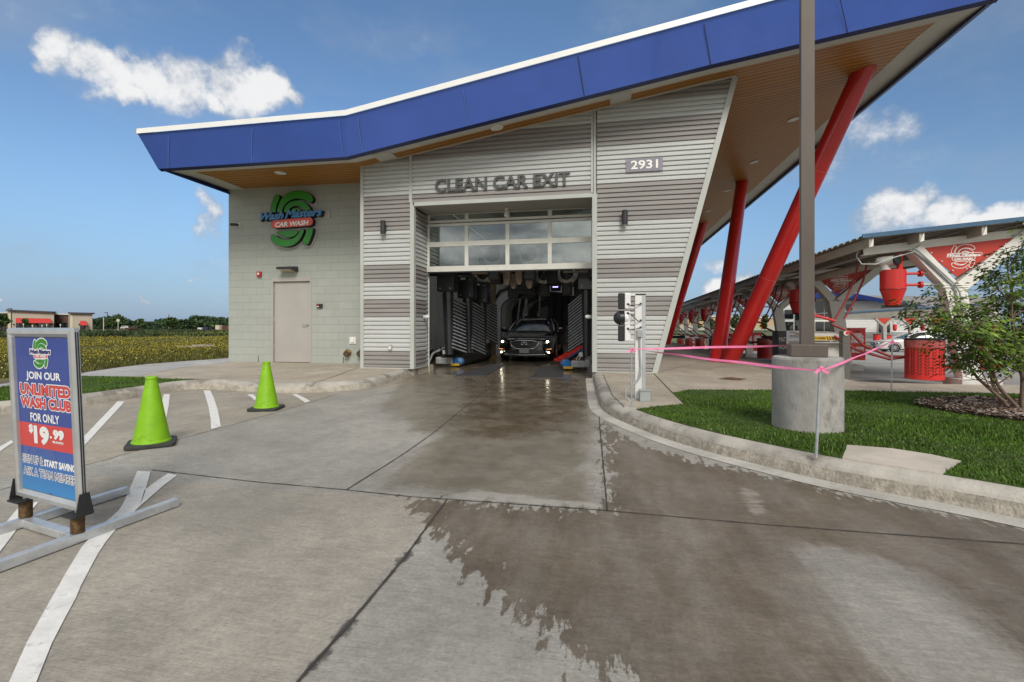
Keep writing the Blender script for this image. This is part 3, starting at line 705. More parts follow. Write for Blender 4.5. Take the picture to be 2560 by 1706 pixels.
# ================================================================== CAR WASH BUILDING
YB, YC, YG = 11.18, 10.05, 10.86         # block wall, metal cladding, overhead door planes
XL, XP, XO0, XO1 = -9.93, -5.42, -4.15, -.22
ROWP, ZB = .0975, .15
bld = E_('car_wash_building', (-2.2, 10.5, .15), 'grey car wash building with sloping blue roof edge and slanted striped metal wall', 'building')
# --- materials
def block_mat():
    m = bpy.data.materials.new('painted_block'); m.use_nodes = True; b = NB(m.node_tree); p = m.node_tree.nodes['Principled BSDF']
    tc = b.n('ShaderNodeTexCoord'); sp = b.n('ShaderNodeSeparateXYZ'); b.set(sp.inputs[0], tc.outputs['Object'])
    cb = b.n('ShaderNodeCombineXYZ'); b.set(cb.inputs[0], sp.outputs[0]); b.set(cb.inputs[1], sp.outputs[2])
    br = b.n('ShaderNodeTexBrick', offset=.5); b.set(br.inputs['Vector'], b.mapping(cb.outputs[0], loc=(.08, 0, 0)))
    br.inputs['Scale'].default_value = 1; br.inputs['Mortar Size'].default_value = .0048; br.inputs['Mortar Smooth'].default_value = .35
    br.inputs['Brick Width'].default_value = .4; br.inputs['Row Height'].default_value = .1995
    br.inputs['Color1'].default_value = (.35, .372, .332, 1); br.inputs['Color2'].default_value = (.37, .393, .35, 1); br.inputs['Mortar'].default_value = (.285, .305, .27, 1)
    n = b.noise(tc.outputs['Object'], 30, 5, .7); n2 = b.noise(tc.outputs['Object'], 1.3, 4, .6)
    drip = b.noise(b.mapping(tc.outputs['Object'], (7, 1, .5)), 1.2, 5, .6)
    col = b.mix(b.m('MULTIPLY', b.ramp(n2, .35, .7), .22), br.outputs['Color'], (.28, .285, .25)); col = b.mix(b.m('MULTIPLY', b.ramp(n, .5, .8), .18), col, (.22, .22, .2))
    col = b.mix(b.m('MULTIPLY', b.ramp(drip, .55, .8), .16), col, (.2, .19, .165))
    b.set(p.inputs['Base Color'], col); p.inputs['Roughness'].default_value = .72
    bn = b.n('ShaderNodeBump'); bn.inputs['Strength'].default_value = .55; bn.inputs['Distance'].default_value = .008
    b.set(bn.inputs['Height'], b.m('ADD', b.m('MULTIPLY', b.m('SUBTRACT', 1.0, br.outputs['Fac']), 1.0), b.m('MULTIPLY', n, .35))); b.set(p.inputs['Normal'], bn.outputs[0])
    return m
def soffit_mat():
    m = bpy.data.materials.new('wood_soffit'); m.use_nodes = True; b = NB(m.node_tree); p = m.node_tree.nodes['Principled BSDF']
    tc = b.n('ShaderNodeTexCoord'); sp = b.n('ShaderNodeSeparateXYZ'); b.set(sp.inputs[0], tc.outputs['Object'])
    g = b.m('FRACT', b.m('MULTIPLY', sp.outputs[1], 1 / .152)); e = b.m('ABSOLUTE', b.m('SUBTRACT', g, .5)); gr = b.ramp(e, .36, .45)
    idx = b.m('FLOOR', b.m('MULTIPLY', sp.outputs[1], 1 / .152)); wn = b.n('ShaderNodeTexWhiteNoise', noise_dimensions='1D'); b.set(wn.inputs['W'], idx)
    gn = b.noise(b.mapping(tc.outputs['Object'], (1.2, 22, 5)), 2.0, 6, .6)
    col = b.mix(gn, (.33, .135, .017), (.54, .245, .036)); col = b.mix(b.m('MULTIPLY', wn.outputs['Value'], .4), col, (.30, .135, .035))
    col = b.mix(b.m('MULTIPLY', gr, .85), col, (.05, .024, .008))
    b.set(p.inputs['Base Color'], col); p.inputs['Roughness'].default_value = .42
    bn = b.n('ShaderNodeBump'); bn.inputs['Strength'].default_value = .8; bn.inputs['Distance'].default_value = .012
    b.set(bn.inputs['Height'], b.m('SUBTRACT', 1.0, gr)); b.set(p.inputs['Normal'], bn.outputs[0]); return m
m_block = block_mat(); m_soffit = soffit_mat()
m_light = M('siding_light', (.485, .495, .478), .42, .0, var=.06, vs=1.2, coat=.0, stretch=(.5, 1, 4), dirt=((.36, .35, .31), 2.0, .56, .5))
m_taupe = M('siding_taupe', (.262, .246, .232), .42, var=.10, vs=1.2, stretch=(.5, 1, 4), dirt=((.29, .26, .235), 2.0, .56, .5))
m_trim = M('trim_grey', (.43, .445, .41), .5, var=.05, vs=2)
m_strim = M('soffit_trim', (.52, .515, .47), .55, var=.05, vs=2)
m_cap = M('roof_cap_white', (.80, .80, .77), .35, var=.03, vs=2)
def fascia_mat():
    m = M('fascia_blue', (.056, .125, .50), .27, .32, var=.07, vs=.8, coat=.55, spec=.6, bump=.5, bs=1.1, dirt=((.05, .10, .33), 3.0, .60, .35)); return m
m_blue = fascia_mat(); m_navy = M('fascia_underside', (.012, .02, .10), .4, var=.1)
m_seam = M('seam_blue', (.10, .17, .42), .5, var=.1)
m_seamd = M('seam_dark', (.012, .02, .06), .6)
m_red = M('red_paint', (.50, .014, .013), .30, var=.08, vs=1.2, coat=.35, dirt=((.30, .02, .02), 3, .6, .5))
m_door = M('door_paint', (.39, .368, .335), .5, var=.05, vs=1.5, dirt=((.38, .33, .285), 3.0, .58, .5))
m_alu = M('door_aluminium', (.62, .61, .545), .38, .15, var=.06, vs=3)
m_black = M('black_plastic', (.012, .012, .013), .38, var=.2, vs=6)
m_dk = M('dark_metal', (.035, .035, .036), .42, .3, var=.2, vs=6)
m_steel = M('galvanised_steel', (.48, .49, .49), .38, .7, var=.18, vs=8)
m_white = M('white_plastic', (.72, .71, .68), .45, var=.05)
m_chrome = M('chrome', (.75, .75, .75), .12, 1.0, var=0)
def glass_mat(name, tint, refl):
    m = bpy.data.materials.new(name); m.use_nodes = True; t = m.node_tree; t.nodes.clear(); b = NB(t)
    o = b.n('ShaderNodeOutputMaterial'); tr = b.n('ShaderNodeBsdfTransparent'); tr.inputs[0].default_value = (*tint, 1)
    gl = b.n('ShaderNodeBsdfGlossy'); gl.inputs['Roughness'].default_value = .03; gl.inputs[0].default_value = (.9, .95, .95, 1)
    fr = b.n('ShaderNodeFresnel'); fr.inputs[0].default_value = 1.5; mx = b.n('ShaderNodeMixShader')
    b.set(mx.inputs[0], b.m('ADD', fr.outputs[0], refl, clamp=True)); t.links.new(tr.outputs[0], mx.inputs[1]); t.links.new(gl.outputs[0], mx.inputs[2]); t.links.new(mx.outputs[0], o.inputs[0]); return m
m_glass = glass_mat('door_glass', (.80, .83, .80), .15)

# --- roof geometry, taken from the eave points
fb = [PY(408, 422, 9.17), PY(866, 393, 9.17), PY(1320, 277.5, 9.17), PY(1777, 162.4, 9.17), PY(2501, -7, 9.17)]
ft = [(-10.26, 8.91, 5.42), (-5.16, 8.91, 5.40), (-1.3, 8.91, 6.03), (2.96, 8.91, 6.72), (6.66, 8.91, 7.27)]
fb[0] = (-10.0, 9.17, fb[0][2])
YR = 34.0
def lerp_z(x, L):
    for a, b in zip(L[:-1], L[1:]):
        if x <= b[0] or b is L[-1]: return a[2] + (b[2] - a[2]) * (x - a[0]) / (b[0] - a[0])
def soff(x, y):
    """height of the soffit"""
    z = lerp_z(x, fb); return z + .10 * min(max(y - 9.17, 0), .95)
# soffit: off-white perimeter band then timber
xs = sorted(set([-10.0, -9.45, fb[1][0], -5.7, -3, .5, 1, 2.6, 4, 5.0, 5.75, 6.40] + [fb[2][0], fb[3][0]]))
ys = [9.17, 9.62, 10.15, 12, 16, 22, 28, 33.4, 34.0]
def soffit_part(name, cond, mat, dz=0.0):
    mb = MB()
    for xa, xb in zip(xs[:-1], xs[1:]):
        for ya, yb in zip(ys[:-1], ys[1:]):
            if cond((xa + xb) / 2, (ya + yb) / 2): mb.quad((xa, ya, soff(xa, ya) + dz), (xa, yb, soff(xa, yb) + dz), (xb, yb, soff(xb, yb) + dz), (xb, ya, soff(xb, ya) + dz))
    return mb.build(name, mat, bld)
ADDED_ROOFLIGHT = lambda x, y: -5.7 < x < .5 and 12 < y < 28  # unseen roof opening, added to let daylight into the tunnel
edge = lambda x, y: x < -9.45 or x > 5.75 or y < 9.62 or y > 33.4
soffit_part('soffit_trim', edge, m_strim)
soffit_part('soffit', lambda x, y: not edge(x, y) and not ADDED_ROOFLIGHT(x, y), m_soffit, .004)
# fascia, underside return, cap, roof sheet
def lip(p, d): return (p[0], p[1] + d, p[2])
mb = MB(); nf = len(fb)
for i in range(nf - 1): mb.quad(fb[i], fb[i + 1], ft[i + 1], ft[i])
mb.quad((fb[0][0], YR, fb[0][2]), fb[0], ft[0], (ft[0][0], YR + .2, ft[0][2])); mb.quad(fb[-1], (fb[-1][0], YR, fb[-1][2]), (ft[-1][0], YR + .2, ft[-1][2]), ft[-1])
for i in range(nf - 1): mb.quad((fb[i + 1][0], YR, fb[i + 1][2]), (fb[i][0], YR, fb[i][2]), (ft[i][0], YR + .2, ft[i][2]), (ft[i + 1][0], YR + .2, ft[i + 1][2]))
fascia = mb.build('roof_fascia', m_blue, bld)
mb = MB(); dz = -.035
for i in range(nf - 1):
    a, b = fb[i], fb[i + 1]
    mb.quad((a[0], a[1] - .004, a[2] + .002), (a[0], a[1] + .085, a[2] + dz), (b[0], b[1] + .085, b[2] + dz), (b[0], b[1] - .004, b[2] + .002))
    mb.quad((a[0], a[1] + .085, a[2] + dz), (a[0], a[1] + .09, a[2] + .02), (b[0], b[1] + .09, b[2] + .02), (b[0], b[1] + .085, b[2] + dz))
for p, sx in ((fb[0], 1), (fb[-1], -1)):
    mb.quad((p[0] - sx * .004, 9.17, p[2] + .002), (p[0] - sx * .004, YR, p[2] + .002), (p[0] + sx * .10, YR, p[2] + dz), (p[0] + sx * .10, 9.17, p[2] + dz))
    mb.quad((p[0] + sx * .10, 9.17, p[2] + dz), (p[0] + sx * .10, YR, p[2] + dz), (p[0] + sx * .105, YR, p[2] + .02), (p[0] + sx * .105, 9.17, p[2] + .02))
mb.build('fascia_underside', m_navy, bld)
mb = MB(); ch = .105
for i in range(nf - 1):
    a, b = ft[i], ft[i + 1]
    A = [(q[0], q[1] - .03 + dy, q[2] + dzz) for dy, dzz in ((0, -.006), (0, ch), (.22, ch + .01), (.22, 0)) for q in (a, b)]
    mb.add(A, [(0, 1, 3, 2), (2, 3, 5, 4), (0, 4, 5, 1)]); 
for p, sx in ((ft[0], 1), (ft[-1], -1)):
    A = [(p[0] - sx * .03 + sx * dx, y, p[2] + dzz) for dx, dzz in ((0, -.006), (0, ch), (.22, ch + .01)) for y in (8.88, YR + .2)]
    mb.add(A, [(0, 1, 3, 2), (2, 3, 5, 4)])
mb.build('roof_cap', m_cap, bld)
mb = MB(); rx = sorted(set([p[0] for p in ft] + [-5.7, .5])); ry = [9.0, 12, 28, YR + .2]; rz_ = lambda x: lerp_z(x, ft) + .02
for xa, xb in zip(rx[:-1], rx[1:]):
    for ya, yb in zip(ry[:-1], ry[1:]):
        if not ADDED_ROOFLIGHT((xa + xb) / 2, (ya + yb) / 2): mb.quad((xa, ya, rz_(xa)), (xb, ya, rz_(xb)), (xb, yb, rz_(xb)), (xa, yb, rz_(xa)))
mbr = MB()
mbr.add([(-5.7, 12, rz_(-5.7) + .01), (-5.16, 12, rz_(-5.16) + .01), (-1.3, 12, rz_(-1.3) + .01), (.5, 12, rz_(.5) + .01), (-5.7, 28, rz_(-5.7) + .01), (-5.16, 28, rz_(-5.16) + .01), (-1.3, 28, rz_(-1.3) + .01), (.5, 28, rz_(.5) + .01)], [(0, 1, 5, 4), (1, 2, 6, 5), (2, 3, 7, 6)])
mbr.build('added_rooflight', glass_mat('added_rooflight_glass', (.92, .93, .92), .0), bld)  # clear pane over the added opening that brightens the tunnel
mb.build('roof', M('roof_membrane', (.5, .5, .48), .8, var=.1), bld)
# panel seams of the fascia
mb = MB(); mbd = MB(); n_f = (Vector(ft[1]) - Vector(fb[1])).cross(Vector((1, 0, 0))).normalized() * -1
for k, (ub, vb, ut, vt) in enumerate(((421, 420, 421, 340), (629, 404, 630.6, 321.3), (858, 391, 846.8, 304), (906.6, 379, 893.7, 296), (1171.7, 312.4, 1158, 224.4), (1460.6, 240, 1444.6, 139.6), (1777, 162, 1759.6, 59.5), (2118.6, 81, 2100, 0))):
    a, b = Vector(PY(ub, vb, 9.165)), Vector(PY(ut, vt, 8.915)); w = .0075; ex = Vector((1, 0, .0))
    t_ = (a.z - lerp_z(a.x, fb)); 
    mm = MB()
    off = Vector((0, -.006, -.003))
    mm.quad(a - ex * w + off, a + ex * w + off, b + ex * w + off, b - ex * w + off); mm.build('panel_seam', m_seam if k < 5 else m_seamd, fascia)

# --- block wall
mb = MB(); zt = lambda x: soff(x, YB) + .02
dX0, dX1, dZ = -8.62, -7.45, SL + 2.235
mb.add([(XL, YB, ZB - .02), (dX0, YB, ZB - .02), (dX0, YB, zt(dX0)), (XL, YB, zt(XL))], [(0, 1, 2, 3)])
mb.add([(dX1, YB, ZB - .02), (XP + .2, YB, ZB - .02), (XP + .2, YB, zt(XP)), (dX1, YB, zt(dX1))], [(0, 1, 2, 3)])
mb.add([(dX0, YB, dZ), (dX1, YB, dZ), (dX1, YB, zt(dX1)), (dX0, YB, zt(dX0))], [(0, 1, 2, 3)])
mb.add([(dX0, YB, ZB), (dX0, YB + .2, ZB), (dX0, YB + .2, dZ), (dX0, YB, dZ), (dX1, YB, ZB), (dX1, YB + .2, ZB), (dX1, YB + .2, dZ), (dX1, YB, dZ)], [(0, 1, 2, 3), (7, 6, 5, 4), (3, 2, 6, 7)])
mb.quad((XL, YR - .4, ZB - .02), (XL, YB, ZB - .02), (XL, YB, zt(XL)), (XL, YR - .4, zt(XL)))
mb.quad((-5.7, YR - .4, 0), (XL, YR - .4, 0), (XL, YR - .4, 4.9), (-5.7, YR - .4, 4.9))
mb.build('block_wall', m_block, bld)
for x in (-9.02, -6.55): MB().bx(x - .008, x + .008, YB - .003, YB + .01, ZB + .01, ZB + .17).build('weep_slot', m_black, bld)
# door
dr = MB().bx(dX0 + .05, dX1 - .05, YB + .05, YB + .095, ZB + .012, dZ - .105).build('door', m_door, bld, bevel=.003)
fr = MB(); fr.bx(dX0, dX0 + .045, YB - .012, YB + .12, ZB, dZ).bx(dX1 - .045, dX1, YB - .012, YB + .12, ZB, dZ).bx(dX0 + .045, dX1 - .045, YB - .012, YB + .12, dZ - .10, dZ)
fr.build('door_frame', m_door, bld, bevel=.003)
for z in (.4, 1.13, 1.92): MB().lathe([(.011, -.06), (.011, .06)], dX0 + .05, YB + .042, ZB + z, 8).build('hinge', m_steel, dr)
h = MB(); hx, hz = dX1 - .105, ZB + 1.0
h.box(hx + .045, YB + .04, hz - .02, .03, .012, .26).lathe([(.028, 0), (.028, .02), (.012, .022), (.012, .06)], hx - .03, YB + .05, hz, 14, axis=(0, -1, 0)).tube([(hx - .03, YB - .01, hz), (hx - .17, YB - .015, hz - .005)], .011, 8)
h.build('handle', m_steel, dr)
# back plate behind door gap
MB().quad((dX0, YB + .13, ZB), (dX1, YB + .13, ZB), (dX1, YB + .13, dZ), (dX0, YB + .13, dZ)).build('door_backing', m_black, bld)

# --- ribbed metal cladding
BANDS = [4, 12, 16, 20, 24, 32, 40, 48, 53, 57, 99]
def band_mat(r):
    for k, e in enumerate(BANDS):
        if r < e: return m_taupe if k % 2 == 0 else m_light
PROF = [(0.0, .030), (.06, .034), (.56, .034), (.74, .012), (.92, .006), (1.0, .004)]      # (fraction of row, projection)
def cladding(name, x0f, x1f, zlo, ztop, y, axis='x', xr=None):
    """rows of box-rib siding; x0f/x1f give the horizontal limits at a height, ztop(x) the raked top"""
    mb = MB(); r = int((zlo - ZB) / ROWP)
    while True:
        z0 = ZB + r * ROWP; zs = [max(z0 + f * ROWP, zlo) for f, _ in PROF]
        xa, xb = x0f(z0), x1f(z0)
        # horizontal reach below the raked top
        def reach(z):
            a, b = x0f(z), x1f(z)
            if ztop is None: return a, b
            if ztop(b) < z: return None
            if ztop(a) >= z: return a, b
            lo, hi = a, b
            for _ in range(24):
                mdl = (lo + hi) / 2
                if ztop(mdl) >= z: hi = mdl
                else: lo = mdl
            return hi, b
        if z0 > (xr or 9): break
        mb.use(band_mat(r)); pts = []
        for (f, d), z in zip([(0, .004)] + PROF, [zs[0]] + zs):
            q = reach(z)
            if q is None: break
            if axis == 'x': pts.append(((q[0], y - d, z), (q[1], y - d, z)))
            else: pts.append(((y + d, q[0], z), (y + d, q[1], z)))
        for (a, b), (c, d) in zip(pts[:-1], pts[1:]): mb.quad(a, b, d, c)
        r += 1
        if len(pts) < len(PROF) + 1: break
    return mb.build(name, None, bld)
topC = lambda x: soff(x, YC) + .01
slX = lambda z: 1.045 + (2.56 - 1.045) * (z - .15) / (5.97 - .15)
cladding('metal_cladding', lambda z: XP + .06, lambda z: XO0 - .085, ZB + .03, topC, YC, xr=4.9)
cladding('metal_cladding', lambda z: XO0 - .075 if z > 3.86 else XO0, lambda z: XO1 - .03, 3.86, topC, YC, xr=5.65)
cladding('metal_cladding', lambda z: XO1 + .095, lambda z: slX(z) - .07, ZB + .03, topC, YC, xr=6.1)
cladding('metal_cladding', lambda z: YC + .05, lambda z: YG + .02, ZB + .03, None, XO0 - .03, axis='y', xr=3.68)
# trims: corners, joints, flashings, foundation
mb = MB(); yf = YC - .045
def raked(mb, x0, x1, z0, y0, y1, e=0.0):
    za, zb = topC(x0), topC(x1)
    A = [(x0, y0, z0), (x1, y0, z0), (x1, y1, z0), (x0, y1, z0), (x0, y0, za), (x1, y0, zb), (x1, y1, zb), (x0, y1, za)]
    mb.add(A, [(0, 3, 2, 1), (4, 5, 6, 7), (0, 1, 5, 4), (1, 2, 6, 5), (2, 3, 7, 6), (3, 0, 4, 7)])
raked(mb, XP - .02, XP + .06, ZB + .02, yf, YB)
mb.bx(XO0 - .085, XO0 - .02, yf - .004, YC + .05, ZB + .02, 3.86); mb.bx(XO0 - .02, XO0 + .012, yf - .004, YC + .06, ZB + .02, 3.78)
raked(mb, XO0 - .11, XO0 - .04, 3.862, yf - .002, YC)
raked(mb, XO1 - .03, XO1 + .015, 3.862, yf - .004, YC); raked(mb, XO1 + .026, XO1 + .07, 3.0, yf - .004, YC)
mb.bx(XO1 - .004, XO1 + .095, yf, YC + .02, ZB + .02, 3.85)
mb.bx(XO0 + .012, XO1 - .004, yf - .012, YC, 3.775, 3.81); mb.bx(XO0 + .012, XO1 - .004, yf + .006, YC, 3.81, 3.862)
A = []
for z in (ZB + .02, 5.99):
    x = slX(z); A += [(x - .075, yf - .006, z), (x + .035, yf - .006, z), (x + .035, YC + .1, z), (x - .075, YC + .1, z)]
mb.add(A, [(0, 3, 2, 1), (4, 5, 6, 7), (0, 1, 5, 4), (1, 2, 6, 5), (2, 3, 7, 6), (3, 0, 4, 7)])
mb.bx(XP - .01, XO0 + .012, yf - .02, YC + .02, ZB - .002, ZB + .02); mb.bx(XO1 - .004, 1.07, yf - .02, YC + .02, ZB - .002, ZB + .02)
mb.bx(XO0 - .03, XO0 + .02, YC + .06, YG - .02, ZB - .002, ZB + .025)
mb.build('wall_trim', m_trim, bld)
m_fnd = M('foundation_concrete', (.24, .225, .195), .9, var=.35, vs=6, bump=.8, bs=30)
MB().bx(XP + .02, XO0 - .012, YC + .02, YG, -.05, ZB).build('foundation', m_fnd, bld); MB().bx(XO1 + .03, 1.0, YC + .03, YG, -.05, ZB).build('foundation', m_fnd, bld)
# top closing strip under soffit
mb = MB()
for a, b in ((XP, -3.2), (-3.2, -1.3), (-1.3, .6), (.6, 2.56)):
    mb.quad((a, yf - .012, topC(a) - .045), (b, yf - .012, topC(b) - .045), (b, yf - .012, topC(b)), (a, yf - .012, topC(a)))
mb.build('rake_trim', m_strim, bld)
# inner wall planes behind cladding and right side wall
mb = MB()
mb.add([(XP + .05, YC + .012, ZB), (XO0 - .02, YC + .012, ZB), (XO0 - .02, YC + .012, topC(XO0)), (XP + .05, YC + .012, topC(XP))], [(0, 1, 2, 3)])
mb.add([(XO0 - .02, YC + .012, 3.8), (XO1, YC + .012, 3.8), (XO1, YC + .012, topC(XO1)), (XO0 - .02, YC + .012, topC(XO0))], [(0, 1, 2, 3)])
mb.add([(XO1, YC + .012, ZB), (1.06, YC + .012, ZB), (2.58, YC + .012, topC(2.58)), (XO1, YC + .012, topC(XO1))], [(0, 1, 2, 3)])
mb.add([(1.06, YC + .1, ZB), (1.06, YR - .4, ZB), (2.58, YR - .4, 6.04), (2.58, YC + .1, 6.04)], [(0, 1, 2, 3)])
mb.build('wall_sheathing', m_taupe, bld)
# recess: ceiling, right jamb
MB().quad((XO0, YC - .02, 3.776), (XO0, YG + .1, 3.776), (XO1, YG + .1, 3.776), (XO1, YC - .02, 3.776)).build('recess_ceiling', M('recess_panel', (.30, .285, .255), .6, var=.08, vs=1), bld)
MB().bx(XO1 + .0, XO1 + .03, YC + .02, YG + .1, 0, 3.85).build('door_jamb', m_trim, bld)
MB().bx(XO0 - .03, XO0 + .004, YG - .02, YG + .03, ZB, 3.77).build('door_jamb', m_trim, bld)

# --- overhead glazed door (raised) and transom
def colx(x): return PY(1040 + .1955 * x, 640, YG)[0]
vb = [(140, 174), (624, 672), (1146, 1196), (1686, 1737), (2240, 2262)]
vb = [(colx(a), colx(b)) for a, b in vb]
zr = [(2.405, 2.535), (3.0, 3.118), (3.487, 3.545)]
d = MB()
for a, b in vb: d.bx(a, b, YG - .02, YG + .03, 2.535, 3.487)
x0, x1 = vb[0][0], vb[-1][1]
for a, b in zr: d.bx(x0, x1, YG - .023, YG + .032, a, b)
d.bx(x0, x1, YG - .0255, YG - .02, 3.052, 3.06)
od = d.build('overhead_door', m_alu, bld, bevel=.004)
for a, b in ((zr[0][1], zr[1][0]), (zr[1][1], zr[2][0])):
    for i in range(4): MB().bx(vb[i][1], vb[i + 1][0], YG, YG + .006, a, b).build('glass_pane', m_glass, od)
MB().bx(x0, x1, YG - .01, YG + .03, 2.378, 2.405).build('bottom_seal', m_black, od)
t = MB(); t.bx(x0, x1, YG + .0, YG + .06, 3.575, 3.635).bx(x0, x1, YG + .0, YG + .06, 3.765, 3.776)
for a, b in vb: t.bx(a, b, YG + .002, YG + .06, 3.635, 3.765)
tr = t.build('transom', m_alu, bld, bevel=.003)
for i in range(4): MB().bx(vb[i][1], vb[i + 1][0], YG + .03, YG + .036, 3.635, 3.765).build('glass_pane', m_glass, tr)

# --- wash tunnel shell
m_tw = M('tunnel_wall', (.74, .78, .74), .45, var=.14, vs=1.5, stretch=(1, 1, .4), dirt=((.30, .30, .27), 2.2, .55, .6))
mb = MB(); tx0, tx1, ty1, tz = -5.75, .55, YR - .4, 4.35
mb.quad((tx0, YG + .1, 0), (tx0, ty1, 0), (tx0, ty1, tz), (tx0, YG + .1, tz)); mb.quad((tx1, ty1, 0), (tx1, YG + .1, 0), (tx1, YG + .1, tz), (tx1, ty1, tz))
mb.quad((tx0, YG + .12, 0), (XO0, YG + .12, 0), (XO0, YG + .12, tz), (tx0, YG + .12, tz)); mb.quad((XO1 + .03, YG + .12, 0), (tx1, YG + .12, 0), (tx1, YG + .12, tz), (XO1 + .03, YG + .12, tz))
mb.quad((XO0, YG + .12, 3.78), (XO1, YG + .12, 3.78), (XO1, YG + .12, tz), (XO0, YG + .12, tz))
e0, e1, ez = -4.2, -.2, 3.0
mb.quad((tx0, ty1, 0), (tx1, ty1, 0), (tx1, ty1, tz), (tx0, ty1, tz))
mb.build('tunnel_wall', m_tw, bld)
mb = MB(); mb.quad((tx0, YG + .1, tz), (tx1, YG + .1, tz), (tx1, 12.0, tz), (tx0, 12.0, tz)).quad((tx0, 28.0, tz), (tx1, 28.0, tz), (tx1, ty1, tz), (tx0, ty1, tz))
sx_ = [tx0, -5.16, -1.3, tx1]
mb.quad((tx0, 12.0, tz), (tx0, 12.0, rz_(tx0) + .08), (tx0, 28.0, rz_(tx0) + .08), (tx0, 28.0, tz)).quad((tx1, 12.0, tz), (tx1, 28.0, tz), (tx1, 28.0, rz_(tx1) + .08), (tx1, 12.0, rz_(tx1) + .08))  # pale shaft walls of the added roof opening
for y_ in (12.0, 28.0):
    for xa, xb in zip(sx_[:-1], sx_[1:]): mb.quad((xa, y_, tz), (xb, y_, tz), (xb, y_, rz_(xb) + .08), (xa, y_, rz_(xa) + .08))
mb.build('tunnel_ceiling', M('tunnel_ceiling', (.62, .63, .61), .8, var=.1), bld)
mb = MB(); mb.bx(tx0 + .002, tx0 + .16, YG + .4, ty1, .0, .30); mb.build('wall_base', M('wall_base', (.05, .047, .042), .8, var=.3), bld)

# --- red raking columns that carry the canopy
def column(a, b, r=.205):
    a, b = Vector(a), Vector(b); d = (b - a); mb = MB()
    n = 28; up = Vector((0, 1, 0)); ax = d.normalized(); e = ax.cross(up).normalized(); f = ax.cross(e); vs = []
    for base in (0, 1):
        for j in range(n):
            q = 2 * math.pi * j / n; o = (e * math.cos(q) + f * math.sin(q)) * r
            if base == 0: p = a + o; p = p - ax * ((p.z - (SL - .02)) / ax.z)
            else:
                p = b + o
                for _ in range(4): p = p - ax * ((p.z - soff(p.x, p.y) - .01) / ax.z)
            vs.append(p)
    mb.add(vs, [(j, (j + 1) % n, n + (j + 1) % n, n + j) for j in range(n)], True); o = mb.build('support_column', m_red, bld)
    for t in (.335, .70): p = a + d * t; MB().tube([p - ax * .006, p + ax * .006], r + .0035, 28, False).build('weld_ring', M('red_seam', (.62, .10, .09), .4, var=0), o)
C0, C1, C2, C3 = (3.27, 13.45, .15), (5.36, 11.15, 6.5), (3.06, 13.85, .15), (5.0, 18.7, 6.44)
column(C0, C1); column(C2, C3); column((3.45, 27.7, .15), (5.05, 25.6, 6.45)); column((3.3, 28.2, .15), (5.05, 33.0, 6.45))

# ================================================================== THINGS FIXED TO THE BUILDING
# emblem sign on the block wall
sx = (1.1485 * .1 / 1190) ; dd = lambda x: YB * c_ - x * s_
px_w = dd(-8.1) / 1190 * (220 / 1916); 
ctr = PY(640 + 890 * .11482, 460 + 790 * .11482, YB)
fr_w = FR((ctr[0], YB, ctr[2]), (1, 0, 0), (0, 0, 1))
EX = px_w * 1.0; EZ = px_w
m_green = M('emblem_green', (.012, .22, .006), .38, var=.06, vs=2, coat=.2); m_eblue = M('emblem_blue', (.055, .225, .48), .4, var=.05); m_ered = M('emblem_red', (.68, .085, .065), .4, var=.05)
m_ewht = M('emblem_white', (.85, .83, .78), .45, var=0); m_eside = M('emblem_return', (.010, .009, .008), .5); m_eback = M('emblem_backing', (.44, .43, .41), .5, var=.05)
sg = E_('wall_emblem', (ctr[0], YB, ctr[2]), 'large green swirl emblem reading Wash Masters Car Wash on the block wall', 'sign')
T = emb_pt(EX, EZ)
def emb_sign():
    bk, sd_, gr = MB(), MB(), MB()
    sh = lambda p, dx, dy: [(x + dx, y + dy) for x, y in p]
    for k, p in EMB.items():
        bk.plate(T(grow(p, 36)), fr_w, .004, .02 + .0003 * len(bk.v) / 60)
    bk.plate(T(grow(EMB_PILL, 30)), fr_w, .004, .0235); bk.plate(T([(120, 640), (420, 590), (1560, 590), (1690, 640), (1690, 780), (1400, 800), (170, 850)]), fr_w, .004, .0245)
    bk.build('backing', m_eback, sg)
    for k, p in EMB.items():
        sd_.plate(T(p), fr_w, .02, .135); gr.plate(T(grow(p, -9)), fr_w, .13, .139)
    sd_.plate(T(EMB_PILL), fr_w, .02, .15)
    sd_.build('return', m_eside, sg); gr.build('green_face', m_green, sg)
    MB().plate(T(grow(EMB_PILL, -7)), fr_w, .146, .154).build('red_plaque', m_ered, sg)
    s2 = MB(); f2 = FR((ctr[0], YB, ctr[2]), (1, .0, .0), (0, 0, 1)); X = lambda x: (x - 890) * EX; Zz = lambda y: -(y - 790) * EZ
    w1 = MB(); text(w1, 'CAR WASH', f2, X(455), X(1262), Zz(958), Zz(852), (.15, .16), bold=.04, shear=.18, slope=.028); w1.build('lettering', m_ewht, sg)
    for body, x0, x1, y0, y1, in (('Wash', 110, 672, 800, 640), ('Masters', 700, 1590, 778, 610)):
        w = MB(); text(w, body, f2, X(x0) - .012, X(x1) + .012, Zz(y0) - .014, Zz(y1) + .006, (.05, .16), bold=.045, shear=.42, slope=.028); fat_text(w, body, f2, X(x0), X(x1), Zz(y0) - .004, Zz(y1), .1605, .016, bold=.02, shear=.42, slope=.028); w.build('letter_return', m_eside, sg)
        w = MB(); text(w, body, f2, X(x0), X(x1), Zz(y0), Zz(y1), (.16, .172), bold=.02, shear=.42, slope=.028); fat_text(w, body, f2, X(x0), X(x1), Zz(y0), Zz(y1), .1725, .0035, bold=.02, shear=.42, slope=.028); w.build('lettering', m_eblue, sg)
    MB().lathe([(.022, 0), (.022, .012)], *(Vector((ctr[0], YB, ctr[2])) + Vector((X(1650), 0, Zz(748)))), 14, axis=(0, -1, 0)).build('trademark_disc', m_eback, sg)
